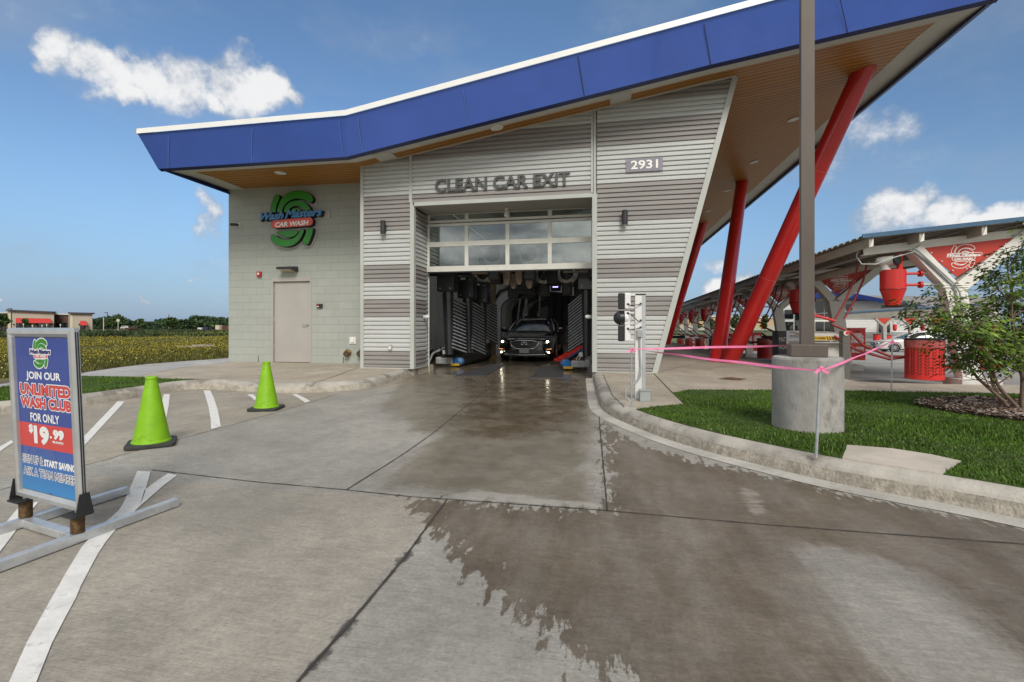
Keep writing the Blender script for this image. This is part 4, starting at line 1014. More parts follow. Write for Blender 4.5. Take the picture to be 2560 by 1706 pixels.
emb_sign()
# CLEAN CAR EXIT letters
a, b_ = PY(1089, 480, YC - .04), PY(1425, 430, YC - .04)
lz0, lz1 = PY(1096, 482, YC - .04)[2], PY(1096, 449, YC - .04)[2]
cs = MB(); flt = FR((a[0], YC - .036, 0), (1, 0, 0), (0, 0, 1)); text(cs, 'CLEAN CAR EXIT', flt, 0, b_[0] - a[0], lz0, lz1 - .005, (.0, .045), bold=.018)
o = cs.build('exit_lettering', M('letter_grey', (.085, .085, .083), .45, .2, var=.08)); tag(o, 'dark grey letters CLEAN CAR EXIT above the overhead door', 'sign')
# address plaque
a, b_ = PY(1565, 432, YC - .04), PY(1657, 392, YC - .04); z0, z1 = PY(1565, 432, YC - .04)[2], PY(1565, 398, YC - .04)[2]
pl = E_('address_plaque', (a[0], YC - .04, z0), 'grey rectangular plaque with white house number 2931 on striped cladding', 'sign')
MB().bx(a[0], b_[0], YC - .055, YC - .034, z0, z1 - .005).build('plate', M('plaque_grey', (.22, .21, .24), .45, var=.05), pl, bevel=.002)
tx = MB(); text(tx, '2931', FR((a[0], YC - .055, z0), (1, 0, 0), (0, 0, 1)), .095, b_[0] - a[0] - .095, .05, z1 - z0 - .05, (.0, .006), bold=.02); tx.build('numerals', m_ewht, pl)
sc = MB()
for x in (.025, b_[0] - a[0] - .025):
    for z in (.03, z1 - z0 - .035): MB().lathe([(.007, 0), (.007, .004)], a[0] + x, YC - .055, z0 + z, 8, axis=(0, -1, 0)).build('screw', m_steel, pl)
# cylinder wall lamps
for (u, v0, v1), lab in (((957.5, 552, 586), 'black cylinder wall lamp left of the overhead door'), ((1562, 526, 563), 'black cylinder wall lamp below the number plaque')):
    p = PY(u, (v0 + v1) / 2, YC - .13); z0, z1 = PY(u, v1, YC - .13)[2], PY(u, v0, YC - .13)[2]
    w = E_('wall_lamp', p, lab, 'wall lamp', 'cylinder wall lamps')
    MB().lathe([(.05, z0 - p[2]), (.058, z0 - p[2] + .004), (.058, z1 - p[2] - .006), (.05, z1 - p[2])], *p, 22).build('lamp_body', m_dk, w)
    MB().box(p[0], YC - .055, p[2], .07, .06, .14).build('bracket', m_dk, w)
    MB().lathe([(.045, -.003), (.045, .003)], p[0], p[1], z0 - .003, 16).build('lens', M('lamp_lens', (.6, .6, .55), .3, var=0), w)
# door light, alarm, bell, outlets, standpipes, cameras
p = PY(720.5, 674, YB - .1); w = E_('door_light', p, 'flat black bracket light over the grey service door', 'wall light')
k = MB(); k.add([(p[0] + x, YB - y, p[2] + z) for x, y, z in ((-.24, .28, .0), (.24, .28, .0), (.24, .0, -.05), (-.24, .0, -.05), (-.22, .26, .055), (.22, .26, .055), (.22, .0, .085), (-.22, .0, .085))], [(0, 3, 2, 1), (4, 5, 6, 7), (0, 1, 5, 4), (1, 2, 6, 5), (2, 3, 7, 6), (3, 0, 4, 7)])
k.build('housing', m_dk, w, bevel=.012); k = MB()
k.add([(p[0] + x, YB - y, p[2] + z) for x, y, z in ((-.21, .262, -.010), (.16, .262, -.010), (.16, .03, -.052), (-.21, .03, -.052))], [(0, 3, 2, 1)]); k.build('lens', M('light_lens', (.55, .5, .36), .3, var=.3, vs=25), w)
p = PY(648, 686, YB - .03); w = E_('fire_alarm', p, 'small red fire alarm strobe beside the service door light', 'alarm')
MB().box(p[0], YB - .03, p[2], .125, .06, .14).build('housing', M('alarm_red', (.42, .02, .02), .4, var=.1), w, bevel=.006); MB().box(p[0] + .005, YB - .075, p[2] + .005, .05, .03, .06).build('strobe', m_white, w, bevel=.01)
p = PY(799, 765, YB - .03); w = E_('door_buzzer', p, 'small dark entry buzzer right of the service door', 'buzzer')
MB().box(p[0], YB - .03, p[2], .15, .06, .10).build('housing', m_dk, w, bevel=.006); MB().box(p[0] - .03, YB - .064, p[2] + .015, .05, .01, .035).build('button', M('buzzer_red', (.4, .02, .02), .4, var=0), w); MB().box(p[0] - .03, YB - .064, p[2] - .022, .05, .01, .02).build('label', m_white, w)
p = PY(881.5, 851.5, YB - .02); w = E_('outlet_box', p, 'square white covered outlet low on the block wall', 'outlet')
MB().box(p[0], YB - .012, p[2], .175, .024, .175).build('frame', m_white, w, bevel=.004); MB().box(p[0], YB - .035, p[2], .085, .03, .10).build('cover', m_white, w, bevel=.006)
p = PY(976, 868, YC - .05); w = E_('outlet_box', p, 'small grey socket box low on the left striped cladding', 'outlet')
MB().box(p[0], YC - .055, p[2], .07, .05, .115).build('box', M('box_grey', (.42, .42, .38), .5), w, bevel=.004); MB().box(p[0], YC - .085, p[2] - .02, .04, .02, .06).build('cover', m_white, w)
m_brass = M('brass', (.30, .215, .115), .35, .75, var=.25, vs=14)
for u, lab in ((865, 'brass standpipe cap nearer the service door'), (898, 'brass standpipe cap beside the striped cladding corner')):
    p = PY(u, 883, YB - .1); w = E_('standpipe', p, lab, 'standpipe', 'brass standpipes')
    MB().lathe([(.10, 0), (.10, .012), (.075, .016)], p[0], YB, p[2], 20, axis=(0, -1, 0)).build('flange', m_brass, w)
    MB().lathe([(.062, .0), (.062, .12), (.075, .125), (.075, .15)], p[0], YB - .012, p[2], 20, axis=(.25, -1, -.15), caps=False).build('pipe', m_brass, w)
    MB().lathe([(.06, 0), (.06, .02)], p[0] + .03, YB - .135, p[2] - .02, 18, axis=(.25, -1, -.15)).build('cap', M('brass_dark', (.12, .08, .05), .5, .5, var=.2), w)
p = PY(589, 561.5, YB - .1); w = E_('security_camera', p, 'small dark security camera high on the corner of the block wall', 'camera')
MB().lathe([(.045, 0), (.045, .04)], p[0] + .04, YB, p[2], 14, axis=(0, -1, 0)).build('mount', m_white, w); MB().tube([(p[0] + .04, YB - .04, p[2]), (p[0] - .04, YB - .12, p[2] - .005), (p[0] - .11, YB - .16, p[2] - .012)], [.03, .035, .035], 12).build('body', m_dk, w)
p = PY(1266, 526, 10.6); w = E_('security_camera', p, 'white security camera hanging from the ceiling of the door recess', 'camera')
MB().lathe([(.04, 0), (.04, .03)], p[0], p[1], 3.745, 14).build('mount', m_white, w); MB().tube([(p[0], p[1], 3.745), (p[0], p[1], 3.69)], .018, 10).build('neck', m_white, w); MB().tube([(p[0], p[1], 3.70), (p[0] - .01, p[1] - .07, 3.60)], [.036, .034], 14).build('body', m_white, w)
for u, v, x, lab, sg_ in ((1057, 792.5, XO0 + .002, 'white round-nosed sensor on the left door jamb', 1), (1472, 792.5, XO1, 'white round-nosed sensor on the right door jamb', -1)):
    y = YC + .55 if sg_ > 0 else YC + .25
    p = (x, y, PX(u, v, x)[2] if sg_ > 0 else PY(u, v, y)[2]); w = E_('door_sensor', p, lab, 'sensor', 'sensors on the door jambs')
    MB().box(x + sg_ * .03, y, p[2], .06, .07, .07).build('mount', M('sensor_grey', (.4, .47, .48), .5), w, bevel=.006)
    MB().lathe([(.038, .05), (.042, .08), (.042, .12), (.032, .15), (.012, .165)], x, y, p[2], 14, axis=(sg_, -.25, 0)).build('lens_body', m_white, w)
# soffit lights and access panels
m_lens = M('downlight_lens', (.62, .63, .62), .35, var=.05)
def on_soffit(u, v):
    r = ray(u, v); lo, hi = 2.0, 80.0
    for _ in range(60):
        t = (lo + hi) / 2
        if H + r[2] * t < soff(r[0] * t, r[1] * t): lo = t
        else: hi = t
    return (r[0] * lo, r[1] * lo, soff(r[0] * lo, r[1] * lo))
for u, v, lab in ((701, 432, 'recessed downlight above the emblem wall'), (1242, 319, 'recessed downlight at the roof edge above the exit lettering'), (1983.5, 299, 'recessed downlight nearest the light pole in the canopy'), (1885, 405.5, 'second recessed downlight behind the nearest one'), (1818, 476.5, 'third recessed downlight back in the canopy'), (1770, 528, 'farthest recessed downlight of the canopy')):
    p = on_soffit(u, v); w = E_('downlight', p, lab, 'downlight', 'recessed lights in the soffit')
    sl = Vector((-(soff(p[0] + .1, p[1]) - soff(p[0] - .1, p[1])) / .2, 0, 1)).normalized()
    MB().lathe([(.135, -.012), (.115, -.014), (.115, .01)], *p, 26, axis=sl).build('trim_ring', m_white, w); MB().lathe([(.115, -.009), (.115, .0)], *p, 24, axis=sl).build('lens', m_lens, w)
for pts, lab in (([(930, 386.5), (973, 377), (993, 394), (952, 404)], 'off-white access panel in the soffit left of the cladding'), ([(1525, 236.5), (1580.5, 224.6), (1577, 249), (1525.5, 261.5)], 'off-white access panel in the soffit right of the exit lettering')):
    q = [Vector(on_soffit(*p)) for p in pts]; w = E_('access_panel', tuple(q[0]), lab, 'panel', 'soffit access panels')
    m_ = MB(); dn = Vector((0, 0, -.014)); m_.add([x + dn for x in q] + q, [(3, 2, 1, 0), (0, 1, 5, 4), (1, 2, 6, 5), (2, 3, 7, 6), (3, 0, 4, 7)]); m_.build('panel', m_strim, w)
    cc = sum(q, Vector()) / 4; m_ = MB(); i_ = [cc + (x - cc) * .90 + dn * 1.15 for x in q]; j_ = [cc + (x - cc) * .87 + dn * 1.15 for x in q]; m_.add(i_ + j_, [(i, (i + 1) % 4, 4 + (i + 1) % 4, 4 + i) for i in range(4)]); m_.build('gasket', m_trim, w)
# ================================================================== INSIDE THE TUNNEL
m_rub = M('rubber_black', (.018, .017, .016), .7, var=.3, vs=12, bump=.5, bs=40)
m_slat = M('slat_black', (.022, .023, .026), .34, var=.2, vs=8, coat=.3)
m_slatlit = M('lit_slat_edge', (.36, .37, .39), .35, .1, var=.2, vs=9)  # light caught along the black slats, put into the colour
def side_dryer(name_label, base, top, r0, r1, rows, sdir, slat_len, z0, z1, drop, group):
    """tapered air pipe with a head box and a comb of sloping air slats"""
    w = E_('side_dryer', base, name_label, 'dryer', group); bx_, by_, bz_ = base
    MB().tube([base, top], [r0, r1], 22).build('air_pipe', m_slat, w)
    h = MB(); h.bx(top[0] - r1 * 1.5, top[0] + r1 * 1.5, top[1] - r1 * 1.5, top[1] + r1 * 1.5, top[2] - .05, top[2] + .55); hb = h.build('head_box', m_slat, w, bevel=.015)
    s = MB()
    for i in (-1, 1):
        for k in (.03, .45): s.lathe([(.013, 0), (.013, .008)], top[0] + i * r1 * .9, top[1] - r1 * 1.5, top[2] + k, 8, axis=(0, -1, 0))
    s.build('bolt', m_white, hb)
    MB().box(top[0] - r1 * .4, top[1] - r1 * 1.5 - .004, top[2] + .48, .13, .006, .05).build('data_plate', m_white, hb)
    sl = MB(); ed = MB()
    for k in range(rows):
        z = z0 + (z1 - z0) * k / (rows - 1); t = (z - base[2]) / (top[2] - base[2]); x = bx_ + (top[0] - bx_) * t; y = by_ + (top[1] - by_) * t
        a = Vector((x + sdir * r0 * .9, y, z)); b = Vector((x + sdir * (r0 + slat_len), y + .55, z - drop))
        sl.bar(a, b, .10, .026, up=(.2, -.8, .6)); d = (b - a).normalized(); o = Vector((0, -.056, .012))
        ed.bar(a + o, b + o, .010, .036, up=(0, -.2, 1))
    sl.build('air_slat', m_slat, w); ed.build('lit_slat_edge', m_slatlit, w)
    return w
z_h = 2.06
side_dryer('foremost left black side dryer with sloping air slats', (-3.98, 12.0, .36), (-4.02, 12.0, z_h), .105, .15, 15, 1, .22, .55, 1.85, .16, 'side dryers in the tunnel')
side_dryer('middle black side dryer on the left of the tunnel', (-3.72, 12.95, .36), (-3.76, 12.95, 1.95), .11, .15, 16, 1, .24, .50, 1.80, .20, 'side dryers in the tunnel')
side_dryer('rearmost left black side dryer beside the timber post', (-3.50, 13.7, .36), (-3.54, 13.7, 1.85), .11, .15, 14, 1, .22, .80, 1.95, .20, 'side dryers in the tunnel')
side_dryer('black side dryer on the right of the tunnel opening', (-.40, 12.1, .36), (-.40, 12.1, z_h), .105, .14, 16, -1, .40, .72, 1.92, .28, 'side dryers in the tunnel')
# guide rollers at the tunnel mouth
m_ryel = M('stripe_yellow', (.48, .29, .01), .5, var=.2); m_rblue = M('stripe_blue', (.02, .15, .42), .5, var=.2); m_mach = M('machine_grey', (.34, .35, .345), .5, .1, var=.15, vs=8, dirt=((.14, .12, .1), 7, .55, .6))
def guide(label, x, y, sgn, L):
    w = E_('guide_roller', (x, y, 0), label, 'roller', 'guide rollers at the tunnel mouth')
    MB().lathe([(.10, 0), (.115, .02), (.115, .20), (.10, .22)], x, y, .15, 20, axis=(-.45 * sgn, .9, .0)).build('roller_end', m_rblue, w)
    MB().lathe([(.118, .06), (.118, .10)], x, y, .15, 20, axis=(-.45 * sgn, .9, .0), caps=False).build('stripe_ring', m_ryel, w)
    MB().box(x + .02 * sgn, y + .08, .065, .24, .26, .06).build('yellow_foot', m_ryel, w, bevel=.01)
    MB().box(x + sgn * .27, y + .05, .16, .34, .17, .17).build('gearbox', m_mach, w, bevel=.02); MB().box(x + sgn * .50, y + .05, .17, .15, .19, .19).build('motor', m_mach, w, bevel=.03)
    MB().tube([(x, y + .2, .14), (x - .10 * sgn, y + L, .14)], .15 if L > 1 else .12, 20).build('roller', m_rub, w)
    h = MB()
    for k in range(5):
        q = k * .11
        h.tube([(x + sgn * (.22 + q * .6), y + .1, .26), (x + sgn * (.3 + q), y + .18, .42 + .06 * (k % 3)), (x + sgn * (.42 + q * .5), y + .4, .40 - .05 * k), (x + sgn * .62, y + .5, .12)], .011, 6)
    h.build('hose', m_white if sgn > 0 else m_dk, w)
    MB().tube([(x + sgn * .38, y + .1, .2), (x + sgn * .40, y + .12, .46)], .05, 12).build('valve', m_dk, w); MB().box(x + sgn * .34, y + .02, .40, .09, .02, .11).build('tag', m_white, w)
    b = MB(); b.bar((x + sgn * .86, y + .1, 0), (x + sgn * .72, y + .15, .36), .07, .05).bar((x + sgn * .72, y + .15, .36), (x + sgn * .42, y + .3, .52), .07, .05); b.build('bracket', m_mach, w)
    return w
gx = PZ(1140, 918, 0); guide('left black guide roller with blue and yellow end', gx[0], gx[1], -1, 3.1)
gx = PZ(1418, 926, 0); guide('right short guide roller with grey motor', gx[0], gx[1], 1, .55)
# rubber mats
m_mat = M('mat_rubber', (.045, .045, .047), .55, var=.25, vs=30, stretch=(1, 6, 1), bump=.6, bs=30)
for pts, lab in (([(1137, 941.5), (1213, 941.5), (1264, 913), (1232, 912)], 'left dark rubber mat on the tunnel floor'), ([(1326, 946), (1408, 946), (1408, 915), (1352, 915)], 'right dark rubber mat on the tunnel floor')):
    q = Z0(pts); o = MB().prism(q, .002, .018).build('floor_mat', m_mat); tag(o, lab, 'mat', 'rubber mats at the tunnel mouth')
# red conveyor brush
w = E_('conveyor_brush', (-1.2, 15.2, 0), 'red bristled strip beside the right wheels of the black car', 'brush'); rb = MB(); bl = MB()
rng2 = random.Random(4)
for k in range(420):
    t = rng2.random(); x = -1.36 + .36 * t + rng2.uniform(-.12, .12); y = 14.5 + 6.5 * t
    rb.lathe([(.03, 0), (.022, .05)], x + rng2.uniform(-.02, .02), y, .03 + .16 * t + rng2.uniform(0, .05), 5)
rb.build('bristle', M('bristle_red_glow', (.55, .025, .02), .4, var=.5, vs=20, emit=(.8, .05, .03), es=.10), w)  # faint red glow put into the bristle material, no lamp here
MB().bar((-1.12, 14.6, .08), (-.78, 21.0, .24), .06, .04).build('rail', m_rblue, w); MB().bar((-1.36, 14.45, .02), (-1.0, 21.0, .14), .32, .05).build('bed', m_dk, w)
# timber coloured posts and cross beams
m_post = M('post_tan', (.20, .15, .09), .7, var=.3, vs=3, stretch=(1, 1, .3))
for x, y, lab in ((-4.12, 15.6, 'tan square post left of the tunnel arch'), (-3.86, 16.6, 'tan square post nearest the grey tunnel arch')):
    w = E_('tunnel_post', (x, y, 0), lab, 'post', 'tan posts inside the tunnel'); MB().bx(x - .075, x + .075, y - .075, y + .075, 0, 3.2).build('post', m_post, w); MB().bx(x - .12, x + .12, y - .12, y + .12, 0, .05).build('base_plate', m_ryel if x > -4 else m_dk, w)
# arches
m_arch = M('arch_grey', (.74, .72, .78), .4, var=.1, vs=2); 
def arch(y, xc, hw, ztop, label, dark):
    w = E_('wash_arch', (xc, y, 0), label, 'arch', 'arches along the tunnel')
    out = [(-hw - .42, 0), (-hw - .42, ztop - .55), (-hw - .05, ztop + .05), (-hw * .45, ztop + .36), (hw * .45, ztop + .36), (hw + .05, ztop + .05), (hw + .42, ztop - .55), (hw + .42, 0)]
    n = 20; inn = [(-hw, 0)] + [(-hw * math.cos(math.pi * k / n), ztop - .75 + .75 * math.sin(math.pi * k / n) ** .8) for k in range(n + 1)] + [(hw, 0)]
    f = FR((xc, y, 0), (1, 0, 0), (0, 0, 1)); 
    # matching outer points by angle
    def outer(px, pz):
        if pz <= 0: return (math.copysign(hw + .42, px), 0)
        cx_, cz_ = 0, ztop - 1.0; dx, dz_ = px - cx_, pz - cz_; best = None
        for a, b in zip(out[:-1], out[1:]):
            ex, ez_ = b[0] - a[0], b[1] - a[1]; den = dx * ez_ - dz_ * ex
            if abs(den) < 1e-9: continue
            t = ((a[0] - cx_) * ez_ - (a[1] - cz_) * ex) / den; u_ = ((a[0] - cx_) * dz_ - (a[1] - cz_) * dx) / den
            if t > 0 and -1e-6 <= u_ <= 1 + 1e-6: best = (cx_ + dx * t, cz_ + dz_ * t)
        return best or (math.copysign(hw + .42, px), pz)
    mb = MB()
    for p, q in zip(inn[:-1], inn[1:]):
        P, Q = outer(*p), outer(*q); V = []
        for d in (0, .35):
            for a in (p, q, Q, P): V.append((xc + a[0], y + d, a[1]))
        mb.add(V, [(0, 1, 2, 3), (0, 4, 5, 1), (3, 2, 6, 7)])
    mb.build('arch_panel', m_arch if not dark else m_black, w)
    MB().tube([(xc + a, y - .02, z) for a, z in out[1:-1]], .05, 8).tube([(xc + out[0][0], y - .02, 0), (xc + out[1][0], y - .02, out[1][1])], .05, 8).build('arch_frame', m_black, w)
    MB().tube([(xc + a, y - .005, z) for a, z in inn], .022, 8).build('arch_rim', m_dk, w)
    return w
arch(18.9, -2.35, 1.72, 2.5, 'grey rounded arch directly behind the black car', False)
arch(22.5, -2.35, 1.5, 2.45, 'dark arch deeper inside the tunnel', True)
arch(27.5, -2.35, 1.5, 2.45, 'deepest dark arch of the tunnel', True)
led = E_('status_light', (-1.75, 18.55, 2.55), 'small violet lit bar at the top of the grey arch', 'light'); MB().bx(-2.0, -1.62, 18.50, 18.56, 2.5, 2.75).build('housing', m_black, led); MB().bx(-1.93, -1.72, 18.485, 18.50, 2.64, 2.67).build('lamp', M('violet_lamp', (.4, .35, .8), .4, var=0, emit=(.45, .4, 1), es=3.0), led)
# hanging cloth curtains and wraps, upright poles deep in the tunnel
m_cloth = M('cloth_black', (.010, .010, .013), .55, var=.3, vs=5, coat=.25)
rng3 = random.Random(11)
for j, (y, xa, xb, lab) in enumerate(((20.2, -2.35, -.85, 'hanging black cloth strips on the right behind the black car'), (23.8, -2.6, -1.0, 'hanging black cloth strips farther down the tunnel'))):
    w = E_('cloth_curtain', ((xa + xb) / 2, y, 2.9), lab, 'curtain', 'cloth strips hanging in the tunnel'); mb = MB(); x = xa
    while x < xb:
        ww = rng3.uniform(.05, .11); z0 = rng3.uniform(.7, 1.25); yy = y + rng3.uniform(-.25, .25)
        P = [(x + rng3.uniform(-.02, .02), yy + .06 * math.sin(k * 1.3 + x * 9), 2.9 + (z0 - 2.9) * k / 6) for k in range(7)]
        mb.add([p for p in P] + [(p[0] + ww, p[1] + .04, p[2]) for p in P], [(i, i + 1, 8 + i, 7 + i) for i in range(6)], True); x += ww * rng3.uniform(.6, 1.0)
    mb.build('cloth_strip', m_cloth, w); MB().bx(xa - .1, xb + .1, y - .1, y + .1, 2.9, 3.05).build('rail', m_dk, w)
for x, y, r, lab in ((-3.35, 20.8, .17, 'dark upright wrap brush on the left behind the grey arch'), (-2.95, 22.0, .15, 'second dark upright wrap brush, nearer the tunnel centre'), (-2.55, 24.6, .15, 'third dark upright wrap brush deep in the tunnel')):
    w = E_('wrap_brush', (x, y, .3), lab, 'brush', 'upright brushes in the tunnel'); MB().lathe([(.05, 0), (r, .12), (r * 1.1, .7), (r * .9, 1.25), (.05, 1.35)], x, y, .35, 14).build('brush', m_cloth, w); MB().tube([(x, y, .1), (x + .05, y, 2.8)], .03, 8).build('shaft', m_steel, w)
for x, y, dx, lab in ((-3.65, 19.6, .22, 'thin slanted steel rod left inside the arch'), (-3.5, 20.0, .26, 'second thin slanted steel rod inside the arch')):
    o = MB().tube([(x, y, .35), (x + dx, y + .3, 2.5)], .03, 8).build('steel_rod', m_steel); tag(o, lab, 'rod', 'slanted rods in the arch')
# blowers and spray heads under the door
m_tan = M('bronze_plastic', (.235, .175, .125), .42, var=.12, vs=6); m_cream = M('blower_cream', (.78, .75, .66), .5, var=.15, vs=5)
def blower(p, label):
    w = E_('overhead_blower', p, label, 'blower', 'overhead blowers behind the glazed door'); x, y, z = p
    MB().lathe([(.15, -.22), (.23, -.2), (.29, -.05), (.30, .05), (.27, .22), (.2, .3)], x, y, z, 26, axis=(0, -1, 0), caps=False).build('housing', m_cream, w)
    MB().lathe([(.235, .20), (.235, .24), (.19, .26), (.185, .20)], x, y, z, 26, axis=(0, -1, 0), caps=False).build('inlet_ring', m_white, w)
    MB().lathe([(.19, .19), (.03, .22)], x, y, z, 20, axis=(0, -1, 0)).build('inlet_grille', m_dk, w)
    MB().bx(x - .14, x + .14, y - .2, y + .14, z - .62, z - .2).build('nozzle', m_dk, w, bevel=.04)
for u, v, y, lab in ((1237, 640, 11.7, 'left cream overhead blower behind the lower glass row'), (1326, 638, 11.7, 'right cream overhead blower behind the lower glass row'), (1486, 634, 11.7, 'cream overhead blower half hidden by the right jamb')): blower(PY(u, v, y), lab)
for u, v, lab in ((1212, 690, 'left low cream blower hanging below the door'), (1362, 692, 'right low cream blower hanging below the door'), (1418, 690, 'rightmost low cream blower hanging below the door')): blower(PY(u, v - 4, 13.8), lab)
for u, v0, v1, y, lab in ((1268, 682, 709, 12.0, 'leftmost bronze spray head under the door'), (1298, 682, 708, 12.0, 'middle upper bronze spray head under the door'), (1324, 689, 718, 12.1, 'rightmost bronze spray head under the door'), (1284, 692, 719, 12.6, 'lowest small bronze spray head under the door')):
    a, b_ = PY(u, v1, y), PY(u, v0, y); w = E_('spray_head', a, lab, 'spray head', 'bronze spray heads under the door'); k = .085
    MB().add([(a[0] + x * k, y + d_ * k, z) for z, q in ((b_[2] + .06, 1), (a[2] + .10, 1.05), (a[2], .75)) for x, d_ in ((-q, -q), (q, -q), (q, q), (-q, q))], [(0, 4, 5, 1), (1, 5, 6, 2), (2, 6, 7, 3), (3, 7, 4, 0), (4, 8, 9, 5), (5, 9, 10, 6), (6, 10, 11, 7), (7, 11, 8, 4), (8, 11, 10, 9), (0, 1, 2, 3)]).build('body', m_tan, w, bevel=.012)
    MB().lathe([(.055, -.015), (.055, .01)], a[0], y - .03, a[2], 14, axis=(0, -.6, -.8)).build('nozzle', M('nozzle_cream', (.5, .42, .3), .4, var=0), w)
w = E_('pipe_rack', (-2.2, 12.9, 2.5), 'dark rack of pipes and frames under the tunnel ceiling', 'rack'); mb = MB()
for y in (12.3, 13.6, 16.0): mb.bx(tx0 + .3, tx1 - .1, y - .05, y + .05, 2.62, 2.78)
for x in (-4.6, -3.2, -2.1, -1.0): mb.bx(x - .05, x + .05, 12.2, 17.5, 2.8, 2.92)
mb.build('frame', m_dk, w)
for k in range(12):
    x, y = rng3.uniform(-3.6, -.6), rng3.uniform(12.6, 15.5); s = rng3.uniform(.12, .3); MB().bx(x - s, x + s, y - .15, y + .15, rng3.uniform(2.0, 2.35), 2.66).build('actuator_box', m_black, w, bevel=.02)
for k in range(14):
    x, y = rng3.uniform(-4.3, -.3), rng3.uniform(12.4, 14.5); MB().tube([(x, y, 2.7), (x + rng3.uniform(-.3, .3), y, 2.35), (x + rng3.uniform(-.6, .6), y + .3, 2.3), (x + rng3.uniform(-.5, .5), y + .4, 2.7)], .008, 6).build('hose', M('hose_grey', (.2, .2, .19), .6), w)
MB().tube([PY(1408, 681, 11.6), PY(1505, 679, 11.6)], .022, 10).tube([PY(1180, 684, 11.8), PY(1260, 682, 11.8)], .03, 10).build('pipe', m_tan, w)

# ================================================================== CARS
m_carblk = M('car_paint_black', (.004, .0045, .006), .12, var=0, coat=1.0, spec=.6)
m_carwht = M('car_paint_white', (.66, .645, .60), .2, var=0, coat=.8)
m_carsil = M('car_paint_silver', (.3, .31, .33), .25, .3, var=0, coat=.8)
m_wind = M('car_glass', (.006, .008, .009), .04, var=0, spec=.8)
m_tyre = M('tyre', (.016, .016, .016), .8, var=.15, vs=20); m_rim = M('wheel_rim', (.42, .42, .43), .28, .8, var=.1)
m_grille = M('grille_mesh', (.010, .010, .011), .35, var=.5, vs=90)
m_head = M('headlight_glass', (.10, .105, .11), .08, .3, var=.3, vs=30, coat=1.0)
m_lamp = M('lamp_lit', (1, .95, .8), .3, var=0, emit=(1, .93, .74), es=10); m_amber = M('marker_amber', (.9, .35, .08), .3, var=0, emit=(1, .42, .12), es=1.1)
m_plate = M('plate_blank', (.42, .42, .41), .4, var=.05)
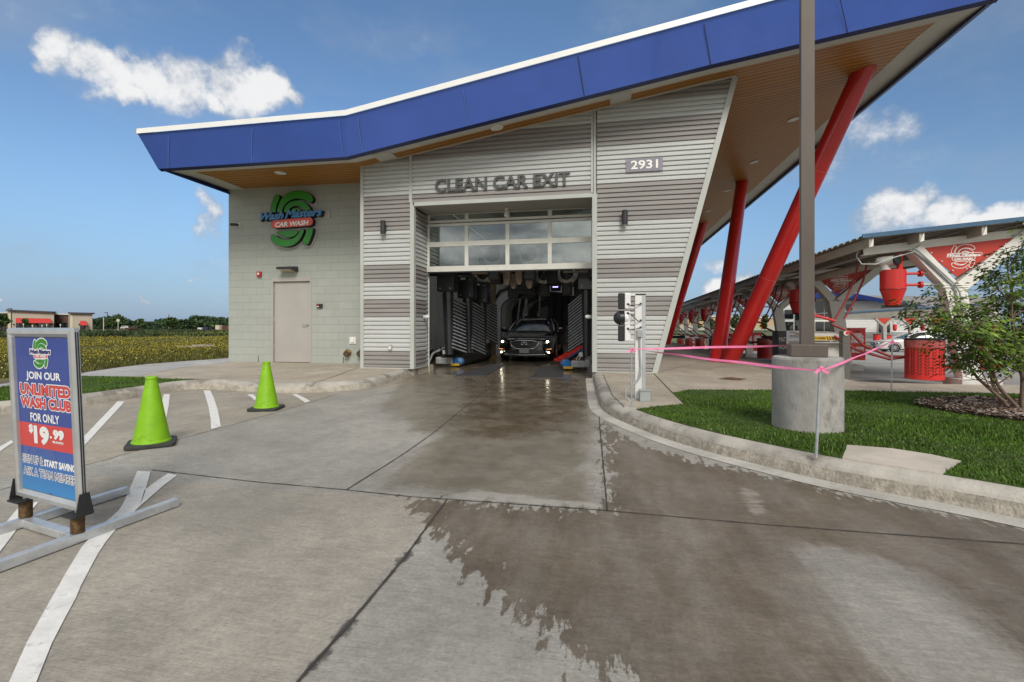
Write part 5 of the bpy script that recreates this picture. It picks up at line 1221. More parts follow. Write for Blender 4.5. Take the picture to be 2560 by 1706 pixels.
def make_car(label, paint, loc, rz, group=None, lit=False, detail=True):
    w = E_('sedan_car', (0, 0, 0), label, 'car', group)
    # body: stations front to back (y, half width, hood height, belt line, bottom)
    st = [(-.02, .46, .64, .50, .30), (.02, .66, .70, .52, .24), (.12, .79, .735, .54, .20), (.32, .87, .775, .56, .19), (.60, .905, .82, .58, .19), (.95, .915, .875, .60, .19), (1.30, .915, .925, .62, .19), (1.6, .91, .955, .63, .19),
          (2.4, .91, .965, .64, .18), (3.3, .915, .985, .66, .19), (3.9, .91, 1.03, .68, .2), (4.4, .88, 1.05, .7, .22), (4.68, .80, 1.03, .68, .28), (4.78, .70, .95, .62, .36)]
    rows = []
    for y, hw, hz, bz, z0 in st:
        c = .03 if y < 1.7 else .02
        half = [(0, hz + c), (hw * .45, hz + c * .9), (hw * .74, hz + c * .45), (hw * .90, hz - .015), (hw * .985, hz - .10), (hw, (hz + bz) / 2), (hw * .99, bz - .06), (hw * .985, bz - .2), (hw * .96, z0 + .06), (hw * .88, z0), (0, z0)]
        rows.append([(-x, y, z) for x, z in half[::-1][:-1]] + [(x, y, z) for x, z in half])
    n = len(rows[0]); mb = MB(); V = [p for r in rows for p in r]; Fs = []
    for i in range(len(rows) - 1):
        for j in range(n - 1): Fs.append((i * n + j, (i + 1) * n + j, (i + 1) * n + j + 1, i * n + j + 1))
    Fs.append(tuple(range(n))); Fs.append(tuple(range((len(rows) - 1) * n, len(rows) * n))[::-1]); mb.add(V, Fs, True)
    body = mb.build('body', paint, w, subsurf=2)
    # cabin
    cs = [(1.42, .80, .955, .76, .965), (2.25, .80, .965, .575, 1.375), (2.75, .80, .97, .59, 1.43), (3.2, .79, .975, .575, 1.42), (4.15, .74, 1.03, .66, 1.055)]
    mb = MB(); rows = []
    for y, bw, bz, tw, tz_ in cs: rows.append([(-bw, y, bz - .03), (-tw - .02, y, tz_ - .05), (-tw * .8, y, tz_ - .005), (0, y, tz_ + .015), (tw * .8, y, tz_ - .005), (tw + .02, y, tz_ - .05), (bw, y, bz - .03)])
    n = 7; V = [p for r in rows for p in r]; mb.add(V, [(i * n + j, (i + 1) * n + j, (i + 1) * n + j + 1, i * n + j + 1) for i in range(4) for j in range(6)], True)
    mb.build('windows', m_wind, w, subsurf=2)
    r = MB(); r.add([(x, y, z) for y, z, hw in ((2.2, 1.362, .50), (2.5, 1.427, .55), (3.0, 1.45, .55), (3.35, 1.422, .53), (3.5, 1.385, .5)) for x in (-hw, -hw * .5, 0, hw * .5, hw) for z in [z + .012 - .045 * (abs(x) / hw) ** 3]], [(i * 5 + j, i * 5 + j + 1, (i + 1) * 5 + j + 1, (i + 1) * 5 + j) for i in range(4) for j in range(4)], True)
    r.build('roof', paint, w)
    for s in (-1, 1):
        p = MB(); p.tube([(s * .79, 1.42, .955), (s * .70, 1.85, 1.19), (s * .585, 2.28, 1.372), (s * .60, 2.8, 1.42), (s * .58, 3.25, 1.40), (s * .70, 3.9, 1.14)], .028, 8).bar((s * .80, 2.75, .97), (s * .615, 2.78, 1.41), .05, .05); p.build('roof_pillar', paint, w)
        m = MB(); m.lathe([(.02, -.10), (.085, -.08), (.09, .02), (.06, .09), (.02, .1)], s * 1.0, 1.62, 1.0, 14, axis=(s * .95, .2, .1)).bar((s * .86, 1.6, .94), (s * .96, 1.6, .98), .05, .04); m.build('mirror', paint, w)
        for y in (.92, 3.76):
            wh = MB(); wh.lathe([(.20, 0), (.30, 0), (.325, .02), (.325, .19), (.30, .21)], s * .70, y, .325, 30, axis=(s, 0, 0)); t = wh.build('wheel', m_tyre, w)
            rm = MB(); rm.lathe([(.235, .20), (.225, .214)], s * .70, y, .325, 30, axis=(s, 0, 0), caps=False)
            for k in range(10):
                q = k * math.tau / 10; rm.bar((s * .91, y + .04 * math.cos(q), .325 + .04 * math.sin(q)), (s * .905, y + .225 * math.cos(q), .325 + .225 * math.sin(q)), .032, .02, up=(s, 0, 0))
            rm.lathe([(.05, .2), (.05, .225)], s * .70, y, .325, 12, axis=(s, 0, 0)); rm.build('rim', m_rim, t)
            MB().lathe([(.22, .18), (.02, .185)], s * .70, y, .325, 20, axis=(s, 0, 0)).build('brake_disc', m_dk, t)
            ar = MB(); ar.tube([(s * (.905), y + .37 * math.cos(q), .335 + .37 * math.sin(q)) for q in [k * math.pi / 14 for k in range(15)]], .022, 8); ar.build('wheel_arch', m_black, w)
        # headlamp: a slanting wedge
        hl = MB(); f = [(s * .52, .03, .61), (s * .80, .135, .665), (s * .875, .34, .725), (s * .80, .18, .60), (s * .60, .05, .575)]
        hl.add([(x, y - .05 - .02, z) for x, y, z in f] + [(x * .97, y + .10, z) for x, y, z in f], [(0, 1, 2, 3, 4)[::-1 if s > 0 else 1], (0, 5, 6, 1), (1, 6, 7, 2), (2, 7, 8, 3), (3, 8, 9, 4), (4, 9, 5, 0)]); hd = hl.build('headlight', m_head, w)
        if lit:
            MB().lathe([(.008, .012), (.036, .004), (.036, -.02)], s * .715, .02, .632, 14, axis=(0, -1, 0)).build('headlight_lamp', m_lamp, hd)
            MB().lathe([(.008, .008), (.027, .004), (.027, -.04)], s * .755, .0, .30, 12, axis=(0, -1, 0)).build('fog_light', m_lamp, w)
            MB().bar((s * .70, -.015, .395), (s * .835, .07, .405), .02, .014).build('marker_light', m_amber, w)
        else: MB().lathe([(.02, .01), (.05, .0), (.05, -.02)], s * .73, .03, .635, 14, axis=(0, -1, 0)).build('headlight_lamp', m_chrome, hd)
    # grille, bumper opening, plate, emblem
    gp = [(-.47, .665), (.47, .665), (.40, .50), (.27, .405), (-.27, .405), (-.40, .50)]; fy = lambda x, z: -.075 + .16 * abs(x) ** 2.2 + .03 * max(0, z - .6)
    g = MB(); g.add([(x, fy(x, z), z) for x, z in gp] + [(0, fy(0, .54) - .004, .54)], [(i, (i + 1) % 6, 6) for i in range(6)]); gr = g.build('grille', m_grille, w)
    pts = smooth_loop(gp, 1); MB().tube([(x, fy(x, z) - .008, z) for x, z in pts], .013, 8, closed=True).build('grille_frame', m_chrome, gr)
    lo = [(-.62, .36), (.62, .36), (.55, .235), (-.55, .235)]; MB().add([(x, fy(x, z) + .01, z) for x, z in lo] + [(0, -.07, .36), (0, -.07, .235)], [(0, 4, 5, 3), (4, 1, 2, 5)]).build('bumper_opening', m_black, w)
    MB().tube([(x, fy(x, .23) - .012, .215 + .03 * abs(x)) for x in (-.66, -.5, -.25, 0, .25, .5, .66)], .012, 8).build('bumper_trim', m_chrome, w)
    MB().box(0, -.10, .355, .31, .014, .155).build('number_plate', m_plate, w, bevel=.003)
    e = MB(); z0 = .575; y0 = fy(0, z0) - .022; ov = [(.092 * math.cos(q), y0, z0 + .047 * math.sin(q)) for q in [R(-62) + k * R(304) / 28 for k in range(29)]]
    ov = [(.092 * math.cos(q), y0, z0 + .047 * math.sin(q)) for q in [R(-90 + 24) + k * R(360 - 48) / 30 for k in range(31)]]
    e.tube(ov, .010, 8); e.tube([ov[0], (.012, y0, z0 + .028)], .009, 6).tube([ov[-1], (-.012, y0, z0 + .028)], .009, 6); e.build('emblem', m_chrome, gr)
    # shut lines and sill
    d = MB()
    for s in (-1, 1):
        for y in (1.55, 2.72, 3.6): d.tube([(s * .908, y, .33), (s * .922, y, .6), (s * .912, y + .02, .93)], .006, 5)
    d.build('shut_line', m_black, w)
    MB().bx(-.70, .70, .3, 4.5, .15, .3).build('underbody', m_black, w)
    w.location = loc; w.rotation_euler = (0, 0, rz); return w
make_car('black sedan with lit headlights leaving the wash tunnel', m_carblk, (-2.42, 14.75, .0), 0.0, lit=True)
# ================================================================== FRONT LEFT: SIGN AND CONES
m_alf = M('sign_aluminium', (.50, .51, .50), .34, .55, var=.10, vs=6, dirt=((.33, .33, .32), 6, .6, .5))
m_base = M('base_aluminium', (.55, .56, .56), .38, .55, var=.15, vs=9, dirt=((.30, .29, .27), 8, .56, .6))
def pavement_sign():
    BL, BR = Vector(PD(36.7, 1241, 2.56)), Vector(PD(199.6, 1285, 2.32)); TL, TR = Vector(PD(14, 817, 2.515)), Vector(PD(175.7, 825, 2.27))
    zb, zt_ = (BL.z + BR.z) / 2, (TL.z + TR.z) / 2
    BL.z = BR.z = zb; TL.z = TR.z = zt_
    ex = ((BR - BL) + (TR - TL)).normalized(); ey = ((TL - BL) + (TR - BR)).normalized(); Wd = ((BR - BL).length + (TR - TL).length) / 2; Ht = ((TL - BL).length + (TR - BR).length) / 2
    f = FR(BL, ex, ey); O, ex, ey, en = f; P = lambda x, y, d=0: O + ex * x + ey * y + en * d
    base = (BL + BR) / 2; w = E_('pavement_sign', (base.x, base.y, 0), 'blue and red wash club poster in a silver frame on springs', 'sign')
    fw, th = .046, .034
    def rbox(mb, x0, x1, y0, y1, d0, d1):
        V = [P(x, y, d) for d in (d0, d1) for x, y in ((x0, y0), (x1, y0), (x1, y1), (x0, y1))]
        mb.add(V, [(0, 3, 2, 1), (4, 5, 6, 7), (0, 1, 5, 4), (1, 2, 6, 5), (2, 3, 7, 6), (3, 0, 4, 7)])
    fr_ = MB()
    # mitred frame with a bevelled face
    o_ = [(0, 0), (Wd, 0), (Wd, Ht), (0, Ht)]; i_ = [(fw, fw), (Wd - fw, fw), (Wd - fw, Ht - fw), (fw, Ht - fw)]
    m1 = [(.008, .008), (Wd - .008, .008), (Wd - .008, Ht - .008), (.008, Ht - .008)]; m2 = [(fw * .62, fw * .62), (Wd - fw * .62, fw * .62), (Wd - fw * .62, Ht - fw * .62), (fw * .62, Ht - fw * .62)]
    lev = [(o_, -th), (o_, -.014), (m1, -.002), (m2, .0), (i_, -.016), (i_, -.03)]
    V = [P(x, y, d) for L, d in lev for x, y in L]
    fr_.add(V, [(l * 4 + k, l * 4 + (k + 1) % 4, (l + 1) * 4 + (k + 1) % 4, (l + 1) * 4 + k) for l in range(5) for k in range(4)] + [(3, 2, 1, 0)])
    fr_.build('frame', m_alf, w)
    g = MB()
    for d in (-.016, -.025): rbox(g, Wd - .002, Wd + .0015, .03, Ht - .02, d - .005, d)
    g.build('frame_groove', m_dk, w)
    x0, x1, y0, y1 = fw + .003, Wd - fw - .003, fw + .003, Ht - fw - .003; pw, ph = x1 - x0, y1 - y0
    pf = FR(P(x0, y0, -.0165), ex, ey); mp = lambda n, c: M(n, c, .32, var=.03, vs=3, coat=.25)
    # poster, 0..1 across and up
    b1, b2, rd, b3, b4, wh, nv = mp('poster_blue', (.028, .058, .28)), mp('poster_mid_blue', (.022, .10, .36)), mp('poster_red', (.60, .045, .04)), mp('poster_sky_blue', (.02, .19, .50)), mp('poster_watermark', (.045, .10, .33)), mp('poster_white', (.80, .80, .79)), mp('poster_navy', (.02, .03, .15))
    def band(mb, a, b, mat): mb.use(mat); mb.quad(pf[0] + pf[2] * a * ph, pf[0] + pf[1] * pw + pf[2] * a * ph, pf[0] + pf[1] * pw + pf[2] * b * ph, pf[0] + pf[2] * b * ph)
    po = MB(); n = 14
    band(po, .447, 1, b1); band(po, .29, .447, rd)
    for k in range(n):
        t = k / (n - 1); c = tuple(a + (q - a) * t for a, q in zip((.022, .22, .52), (.035, .085, .33))); band(po, .29 * k / n, .29 * (k + 1) / n, mp('poster_lower_%s' % 'abcdefghijklmn'[k], c))
    pst = po.build('poster', None, w)
    wm = MB(); T2 = emb_pt(pw / 1916 * 1.5, pw / 1916 * 1.6)
    for k in ('arc_big', 'arc_mid', 'arc_low', 'tail_top'):
        q = [(x + pw * .36, y + ph * .13) for x, y in T2(EMB[k])]; q = [(min(max(x, 0), pw), min(max(y, 0), ph * .29)) for x, y in q]
        wm.add([pf[0] + pf[1] * x + pf[2] * y + pf[3] * (.0006 + .0001 * len(wm.f)) for x, y in q], [tuple(range(len(q)))[::-1]])
    wm.build('watermark', b4, pst)
    lf = pf; S = pw / 1916 * .48; T3 = emb_pt(S, S * .96)
    lg = MB(); lg.use(wh); mv = lambda L: [(x + pw * .49, y + ph * .90) for x, y in T3(L)]
    for k in EMB: lg.plate(mv(grow(EMB[k], 42)), lf, .001, .001)
    hw_ = MB()
    lg.use(m_green)
    for k in EMB: lg.plate(mv(EMB[k]), lf, .0013, .0013)
    lg.use(rd); lg.plate(mv(EMB_PILL), lf, .0019, .0019)
    cx, cy = pw * .49, ph * .90; X = lambda x: cx + (x - 890) * S; Y = lambda y: cy - (y - 790) * S * .96
    lg.use(wh); lg.plate(mv(grow(EMB_PILL, 34)), lf, .0015, .0015)
    for body, x0_, x1_, ya_, yb_ in (('Wash', 100, 700, 805, 640), ('Masters', 740, 1600, 800, 620)): lg.use(wh); fat_text(lg, body, lf, X(x0_), X(x1_), Y(ya_), Y(yb_), .0020, S * 52, bold=.03, shear=.3); lg.use(nv); fat_text(lg, body, lf, X(x0_), X(x1_), Y(ya_), Y(yb_), .0023, S * 12, bold=.03, shear=.3)
    lg.use(wh); text(lg, 'CAR WASH', lf, X(450), X(1270), Y(950), Y(850), (.0023, .0023), bold=.04, shear=.15)
    lg.build('emblem_print', None, pst)
    L = MB()
    def tt(body, a, b, c, d, mat, bold=.02, z=.0012, **k): L.use(mat); text(L, body, lf, a * pw, b * pw, c * ph, d * ph, (z, z), bold=bold, **k)
    tt('JOIN OUR', .19, .82, .720, .783, wh, .035)
    for body, a, b, c, d in (('UNLIMITED', .05, .985, .628, .705), ('WASH CLUB', .05, .99, .545, .618)):
        L.use(wh); fat_text(L, body, lf, (a + .01) * pw, (b - .012) * pw, (c + .004) * ph, (d - .004) * ph, .0010, .0068, bold=.03); L.use(nv); fat_text(L, body, lf, (a + .01) * pw, (b - .012) * pw, (c + .004) * ph, (d - .004) * ph, .0013, .0022, bold=.03); L.use(rd); fat_text(L, body, lf, (a + .01) * pw, (b - .012) * pw, (c + .004) * ph, (d - .004) * ph, .0016, .0012, bold=.03)
    tt('FOR ONLY', .23, .76, .461, .516, wh, .03)
    L.use(wh)
    for body, a, b, c, d, ft_ in (('$', .19, .265, .380, .436, .0022), ('19', .29, .55, .322, .428, .0058), ('.', .575, .61, .365, .380, .001), ('99', .64, .82, .366, .421, .0036), ('PER MONTH', .62, .81, .338, .352, .0006)): fat_text(L, body, lf, a * pw, b * pw, c * ph, d * ph, .0012, ft_, bold=.02)
    for body, a, b, c, d in (('SIGN UP &', .035, .42, .178, .232), ('ASK A TEAM MEMBER', .04, .998, .098, .150)):
        L.use(wh); fat_text(L, body, lf, a * pw, b * pw, c * ph, d * ph, .0010, .0036, bold=.01); tt(body, a, b, c, d, nv, .0, z=.0014)
    L.use(wh); fat_text(L, 'START SAVING', lf, .445 * pw, .998 * pw, .178 * ph, .222 * ph, .0012, .0012, bold=.03)
    L.build('lettering', None, pst)
    gl = MB(); rbox(gl, fw - .001, fw + .006, fw, Ht - fw, -.017, -.004); gl.build('poster_clip', m_alf, w)
    # brackets, springs, base tubes
    s1, s2 = Vector(PZ(66, 1292, .045)), Vector(PZ(187.5, 1330, .045)); hz = BL.z
    mb1 = MB(); mb2 = MB()
    m_br = M('bracket_black', (.03, .03, .031), .5, .3, var=.2)
    for x, sp_, sg_ in ((.0, s1, -1), (Wd, s2, 1)):
        k = MB(); X = x + sg_ * .004
        k.add([P(X, -.012, .02), P(X, -.012, -.055), P(X, .095, -.040), P(X, .095, .0)] + [P(X + sg_ * .006, -.012, .02), P(X + sg_ * .006, -.012, -.055), P(X + sg_ * .006, .095, -.040), P(X + sg_ * .006, .095, .0)], [(0, 1, 2, 3), (7, 6, 5, 4), (0, 4, 5, 1), (1, 5, 6, 2), (2, 6, 7, 3), (3, 7, 4, 0)])
        rbox(k, min(X, X - sg_ * .11), max(X, X - sg_ * .11), -.018, -.010, -.055, .03); k.build('bracket', m_br, w)
        c = P(X - sg_ * .065, -.02, -.020); top = c.z; bt = .052
        k = MB(); k.lathe([(.022, bt), (.022, top)], c.x, c.y, 0, 18)
        nc = 13; pts = [(c.x + .025 * math.cos(q), c.y + .025 * math.sin(q), bt + (top - bt) * q / (nc * math.tau)) for q in [i * math.tau / 14 for i in range(nc * 14 + 1)]]
        k.tube(pts, .0042, 6); k.build('spring', M('spring_rust', (.13, .075, .03), .5, .5, var=.4, vs=40), w)
        MB().lathe([(.012, 0), (.012, .008), (.005, .012)], c.x, c.y, P(X - sg_ * .075, -.008, -.03).z, 8).build('bolt', m_steel, w)
        if sg_ < 0: S1 = c
        else: S2 = c
    a1, b1_ = Vector(PZ(311, 1224, .028)), Vector(PZ(0, 1319, .028)); a2, b2_ = Vector(PZ(427, 1252, .028)), Vector(PZ(0, 1403, .028))
    for S, A, B in ((S1, a1, b1_), (S2, a2, b2_)):
        d_ = (A - B); d_.z = 0; d_.normalize(); c = Vector((S.x, S.y, .027)); la = (A - c).dot(d_)
        k = MB(); k.bar(c - d_ * (la * 1.05), c + d_ * la, .046, .046); k.build('base_tube', m_base, w, bevel=.004)
    k = MB(); k.bar(Vector((S1.x, S1.y, .027)), Vector((S2.x, S2.y, .027)), .05, .040); k.build('cross_tube', m_base, w, bevel=.004)
pavement_sign()

m_cone = M('cone_lime', (.205, .44, .002), .45, var=.10, vs=7, dirt=((.06, .11, .012), 9, .56, .55), emit=(.25, .75, .0), es=.0)
m_cbase = M('cone_base', (.030, .031, .028), .75, var=.3, vs=14, bump=.5, bs=50)
def cone(u0, v0, label, rz, hgt):
    p = PZ(u0, v0, 0); w = E_('traffic_cone', p, label, 'traffic cone', 'lime traffic cones on the drive')
    k = hgt / .62
    b = MB(); q = .182 * k; pts = []
    for cx, cy, a in ((q, q, 0), (-q, q, 90), (-q, -q, 180), (q, -q, 270)):
        for i in range(4): t = R(a + i * 30); pts.append(((cx - math.copysign(.05, cx)) + .05 * math.cos(t), (cy - math.copysign(.05, cy)) + .05 * math.sin(t)))
    cr, sr = math.cos(rz), math.sin(rz); pts = [(p[0] + x * cr - y * sr, p[1] + x * sr + y * cr) for x, y in pts]
    b.prism(pts, .004, .036 * k, bottom=True); b.build('base', m_cbase, w, bevel=.006)
    MB().lathe([(.150 * k, .036 * k), (.147 * k, .048 * k), (.140 * k, .055 * k), (.095 * k, .30 * k), (.050 * k, .555 * k), (.044 * k, .59 * k), (.047 * k, .594 * k), (.047 * k, .612 * k), (.040 * k, .62 * k), (.028 * k, .62 * k), (.025 * k, .58 * k)], *p[:2], 0, 36, caps=False).build('cone_body', m_cone, w)
cone(379, 1113, 'nearer and larger lime green traffic cone with black base', .75, .625)
cone(666, 1024, 'farther lime green traffic cone in front of the service door', .30, .625)

# ================================================================== FRONT RIGHT: SENSOR POST, RIBBON, LIGHT POLE
m_pwhite = M('post_white', (.70, .69, .66), .4, var=.05, dirt=((.5, .49, .46), 4, .6, .4)); m_pgrey = M('post_grey', (.44, .46, .46), .42, .2, var=.08); m_cond = M('conduit_grey', (.36, .38, .38), .45, .4, var=.12, vs=9)
p = PZ(1598, 998, SL); px_, py_ = p[0], p[1]; w = E_('signal_post', p, 'white post with three black signal boxes beside the striped cladding', 'post'); s6 = (-px_ * s_ + py_ * c_) / 1190
zz = lambda y: H + (VH - (680 + .3444 * y)) * s6
MB().bx(px_ - .055, px_ + .03, py_ - .06, py_ + .06, SL, zz(170)).build('post', m_pwhite, w, bevel=.004); MB().bx(px_ + .03, px_ + .075, py_ - .062, py_ + .062, SL, zz(172)).build('side_channel', m_pgrey, w, bevel=.003)
MB().bx(px_ - .05, px_ + .08, py_ - .065, py_ + .065, zz(172), zz(162)).build('cap', m_black, w, bevel=.004); MB().box(px_ + .0, py_, SL + .008, .2, .2, .016).build('base_plate', m_steel, w)
m_box = M('signal_white', (.74, .73, .71), .38, var=.04); m_vis = M('signal_black', (.018, .018, .02), .3, var=.1)
for k, (ya, yb) in enumerate(((155, 270), (285, 385), (388, 503))):
    za, zb_ = zz(yb), zz(ya); zc = (za + zb_) / 2; hh = (zb_ - za) / 2; x0 = px_ - .18
    if k != 1:
        bo = MB().bx(x0 - .005, x0 + .07, py_ - .075, py_ + .075, za, zb_).build('signal_box', m_box, w, bevel=.012); MB().bx(x0 - .085, x0 - .005, py_ - .08, py_ + .08, za - .002, zb_ + .002).build('signal_face', m_vis, bo, bevel=.012)
    else:
        bo = MB().lathe([(.03, .075), (hh * .8, .07), (hh, .03), (hh, -.01)], x0, py_, zc, 26, axis=(1, 0, 0)).bx(x0 - .005, x0 + .06, py_ - .07, py_ + .07, za, zb_).build('signal_box', m_box, w); MB().lathe([(hh, 0), (hh * 1.02, .06), (hh * .9, .10), (hh * .5, .135), (.01, .145)], x0, py_, zc, 26, axis=(-1, 0, 0)).bx(x0 - .06, x0 - .004, py_ - .075, py_ + .075, za, za + .03).build('signal_face', m_vis, bo)
    a = MB(); a.bx(x0 + .06, px_ - .05, py_ - .03, py_ + .03, zb_ - .03, zb_ - .01).bx(x0 + .06, px_ - .05, py_ - .03, py_ + .03, za + .01, za + .03); a.build('bracket', m_box, w)
    y_ = py_ - .075; c = MB(); zq = zz([235, 300, 412][k]); zr_ = zz([233, 352, 402][k]); c.tube([(x0 + .035, y_, zq), (x0 + .07, y_ - .03, zq - .02), (px_ - .02, y_ - .025, zr_ - .015), (px_ + .015, y_ + .01, zr_)], .006, 6); c.lathe([(.014, 0), (.014, .02)], x0 + .035, y_ + .012, zq, 8, axis=(0, -1, 0)).lathe([(.012, 0), (.012, .02)], px_ + .015, y_ + .012, zr_, 8, axis=(0, -1, 0)); c.build('cable', m_vis, w)
MB().box(px_ - .002, py_ - .085, (zz(420) + zz(475)) / 2, .06, .05, zz(420) - zz(475)).build('switch_box', m_cond, w, bevel=.005)
MB().tube([(px_ + .0, py_ - .08, zz(475)), (px_ + .002, py_ - .078, zz(600)), (px_ + .012, py_ - .08, zz(700)), (px_ - .01, py_ - .09, zz(770)), (px_ - .09, py_ - .11, zz(815)), (px_ - .175, py_ - .13, zz(850)), (px_ - .175, py_ - .15, zz(900)), (px_ - .10, py_ - .17, zz(935)), (px_ + .01, py_ - .17, zz(930))], .011, 8).build('conduit', m_cond, w)
MB().tube([(px_ + .012, py_ - .07, zz(470)), (px_ + .014, py_ - .068, zz(590)), (px_ + .02, py_ - .066, zz(760))], .006, 6).build('wire', m_white, w)
MB().box(px_ + .055, py_ - .17, SL + .068, .125, .13, .135).build('ground_box', M('box_greygreen', (.30, .33, .32), .5, var=.06), w, bevel=.006); MB().box(px_ + .055, py_ - .17, SL + .14, .14, .145, .012).build('ground_box_lid', M('box_greygreen', (.3, .33, .32)), w)
# ribbon on three thin rods
m_rod = M('rod_steel', (.42, .45, .46), .4, .4, var=.2, vs=12); m_rib = M('ribbon_pink', (.90, .22, .42), .42, var=.12, vs=5, coat=.1)
def rod(base, top, label):
    w = E_('rod', base, label, 'rod', 'steel rods of the pink ribbon'); MB().tube([base, top], .0105, 10).build('shaft', m_rod, w)
r1b, r2b, r3b = Vector(PZ(1579, 1020, SL)), Vector(PZ(2040, 1144, SL)), Vector(PZ(2228, 977, SL))
d1, d2, d3 = [-q.x * s_ + q.y * c_ for q in (r1b, r2b, r3b)]
r1t, r2t, r3t = Vector(PD(1579, 868, d1)), Vector(PD(2051, 912, d2 - .02)), Vector(PD(2231, 850, d3))
rod(r1b, r1t, 'thin rod beside the white signal post'); rod(r2b, r2t, 'thin leaning rod in front of the concrete pole base'); rod(r3b, r3t, 'thin rod at the back edge of the lawn')
w = E_('barrier_ribbon', tuple(r1t), 'pink barrier ribbon tied between thin steel rods around the pole', 'ribbon')
def ribbon(a, b, sag, wid=.022, seed=0):
    rg = random.Random(seed); mb = MB(); n = 46; V = []
    for i in range(n + 1):
        t = i / n; p = a.lerp(b, t) + Vector((0, 0, -sag * 4 * t * (1 - t) + .003 * math.sin(t * 19 + seed))); d = (b - a).normalized(); side = d.cross(Vector((0, 0, 1))).normalized()
        q = .5 * math.sin(t * 7 + seed) + .9 * math.sin(t * 2.1 + seed * 2); u = Vector((0, 0, 1)) * math.cos(q) + side * math.sin(q); ww = wid * min(1, .35 + 4 * min(t, 1 - t))
        V += [p - u * ww / 2, p + u * ww / 2]
    mb.add(V, [(2 * i, 2 * i + 2, 2 * i + 3, 2 * i + 1) for i in range(n)], True); return mb
def below(t, b, q): return t + (b - t).normalized() * q
k12 = (below(r1t, r1b, .015), below(r2t, r2b, .045)); k23 = (below(r2t, r2b, .045), below(r3t, r3b, .018)); k13 = (below(r1t, r1b, .022), below(r3t, r3b, .025))
for i, (a, b) in enumerate((k12, k23, k13)): ribbon(a, b, .012, seed=i + 1, wid=.021 if i < 2 else .027).build('ribbon_strand', m_rib, w)
for i, (t, b) in enumerate(((r1t, r1b), (r2t, r2b), (r3t, r3b))):
    c = below(t, b, .03); k = MB(); k.tube([c + Vector((.015 * math.cos(q), .015 * math.sin(q), .014 * math.sin(q * 1.5))) for q in [j * .45 for j in range(20)]], .008, 6)
    for s in (-1, 1): k.add([c + Vector((s * .01, -.012, .01)), c + Vector((s * .05, -.03, -.02)), c + Vector((s * .035, -.025, -.035)), c + Vector((0, -.012, -.01))], [(0, 1, 2, 3)])
    k.build('knot', m_rib, w)
# light pole
m_bronze = M('pole_bronze', (.115, .095, .078), .48, .15, var=.10, vs=3, stretch=(1, 1, .3), dirt=((.18, .155, .13), 9, .62, .5))
m_ccyl = M('pole_base_concrete', (.33, .32, .295), .85, var=.22, vs=3.2, bump=.5, bs=30, dirt=((.12, .11, .09), 5, .53, .65), stretch=(1, 1, .6))
bc = Vector(PD(2017, 1000, 4.36)); bc.z = SL; w = E_('light_pole', tuple(bc), 'square bronze light pole on a round concrete base in the lawn', 'light pole')
MB().lathe([(.283, -.05), (.283, .63), (.277, .648), (.262, .655), (0.01, .656)], bc.x, bc.y, SL, 48, caps=False).build('concrete_base', m_ccyl, w)
cr = R(-13); MB().box(bc.x, bc.y, SL + .656 + .055, .285, .285, .11, cr).build('base_cover', m_bronze, w, bevel=.006); MB().box(bc.x, bc.y, SL + .76 + 3.4, .108, .108, 6.8, cr).build('shaft', m_bronze, w, bevel=.005)
ex_ = Vector((math.cos(cr), math.sin(cr), 0)); q = bc + ex_ * .35 + Vector((0, 0, 7.45)); MB().bar(bc + Vector((0, 0, 7.4)), bc + ex_ * .2 + Vector((0, 0, 7.4)), .06, .06).box(q.x, q.y, q.z, .45, .3, .09, cr).build('lamp_head', m_bronze, w, bevel=.01)
# ================================================================== VACUUM BAYS
m_cream2 = M('steel_offwhite', (.74, .72, .66), .42, var=.06, vs=2, dirt=((.42, .39, .33), 3, .6, .4)); m_sheet = M('canopy_sheet', (.24, .22, .185), .5, .2, var=.12, vs=2); m_bedge = M('canopy_edge_blue', (.045, .11, .19), .4, var=.1); m_purl = M('purlin_grey', (.40, .37, .31), .5, var=.1)
m_vred = M('vacuum_red', (.60, .024, .018), .36, var=.08, vs=2, coat=.25); m_vred2 = M('panel_red', (.48, .036, .02), .5, var=.06); m_hose = M('hose_red', (.22, .014, .012), .45, var=.15, vs=20)
m_pvc = M('pvc_white', (.56, .55, .50), .4, var=.08)
POST = lambda i: (6.35 + .10 * i, 10.1 + 4.76 * i)
NP = 8
cz = lambda x, i: 2.70 + .085 * (x - 4.6) 
cano = E_('vacuum_canopy', (6.35, 10.1, zl(10.1)), 'long vacuum bay canopy with off-white Y shaped posts and metal roof', 'canopy')
X0, X1, Y0, Y1 = 4.62, 9.3, 9.65, 10.1 + 4.76 * NP
dxr = .021
mb = MB(); nr = 150; sk = lambda x, y: x + dxr * (y - Y0)
for k in range(nr):
    y = Y0 + (Y1 - Y0) * k / nr; y2 = Y0 + (Y1 - Y0) * (k + .62) / nr; y3 = Y0 + (Y1 - Y0) * (k + 1) / nr
    A = [(sk(x, q), q, cz(x, 0) + dz) for q, dz in ((y, .0), (y + .03, .035), (y2, .035), (y2 + .03, 0), (y3, 0)) for x in (X0, X1)]
    mb.add(A, [(0, 1, 3, 2), (2, 3, 5, 4), (4, 5, 7, 6), (6, 7, 9, 8)])
mb.build('roof_sheet', m_sheet, cano)
mb = MB(); mb.bar((X0 - .02, Y0 - .01, cz(X0, 0) + .02), (X1, Y0 - .01, cz(X1, 0) + .02), .02, .075); mb.build('front_edge', m_bedge, cano)
mb = MB()
for x in (4.75, 5.55, 6.5, 7.45, 8.4, 9.2): mb.bar((sk(x, Y0 + .03), Y0 + .03, cz(x, 0) - .10), (sk(x, Y1), Y1, cz(x, 0) - .10), .05, .16)
mb.build('purlin', m_purl, cano)
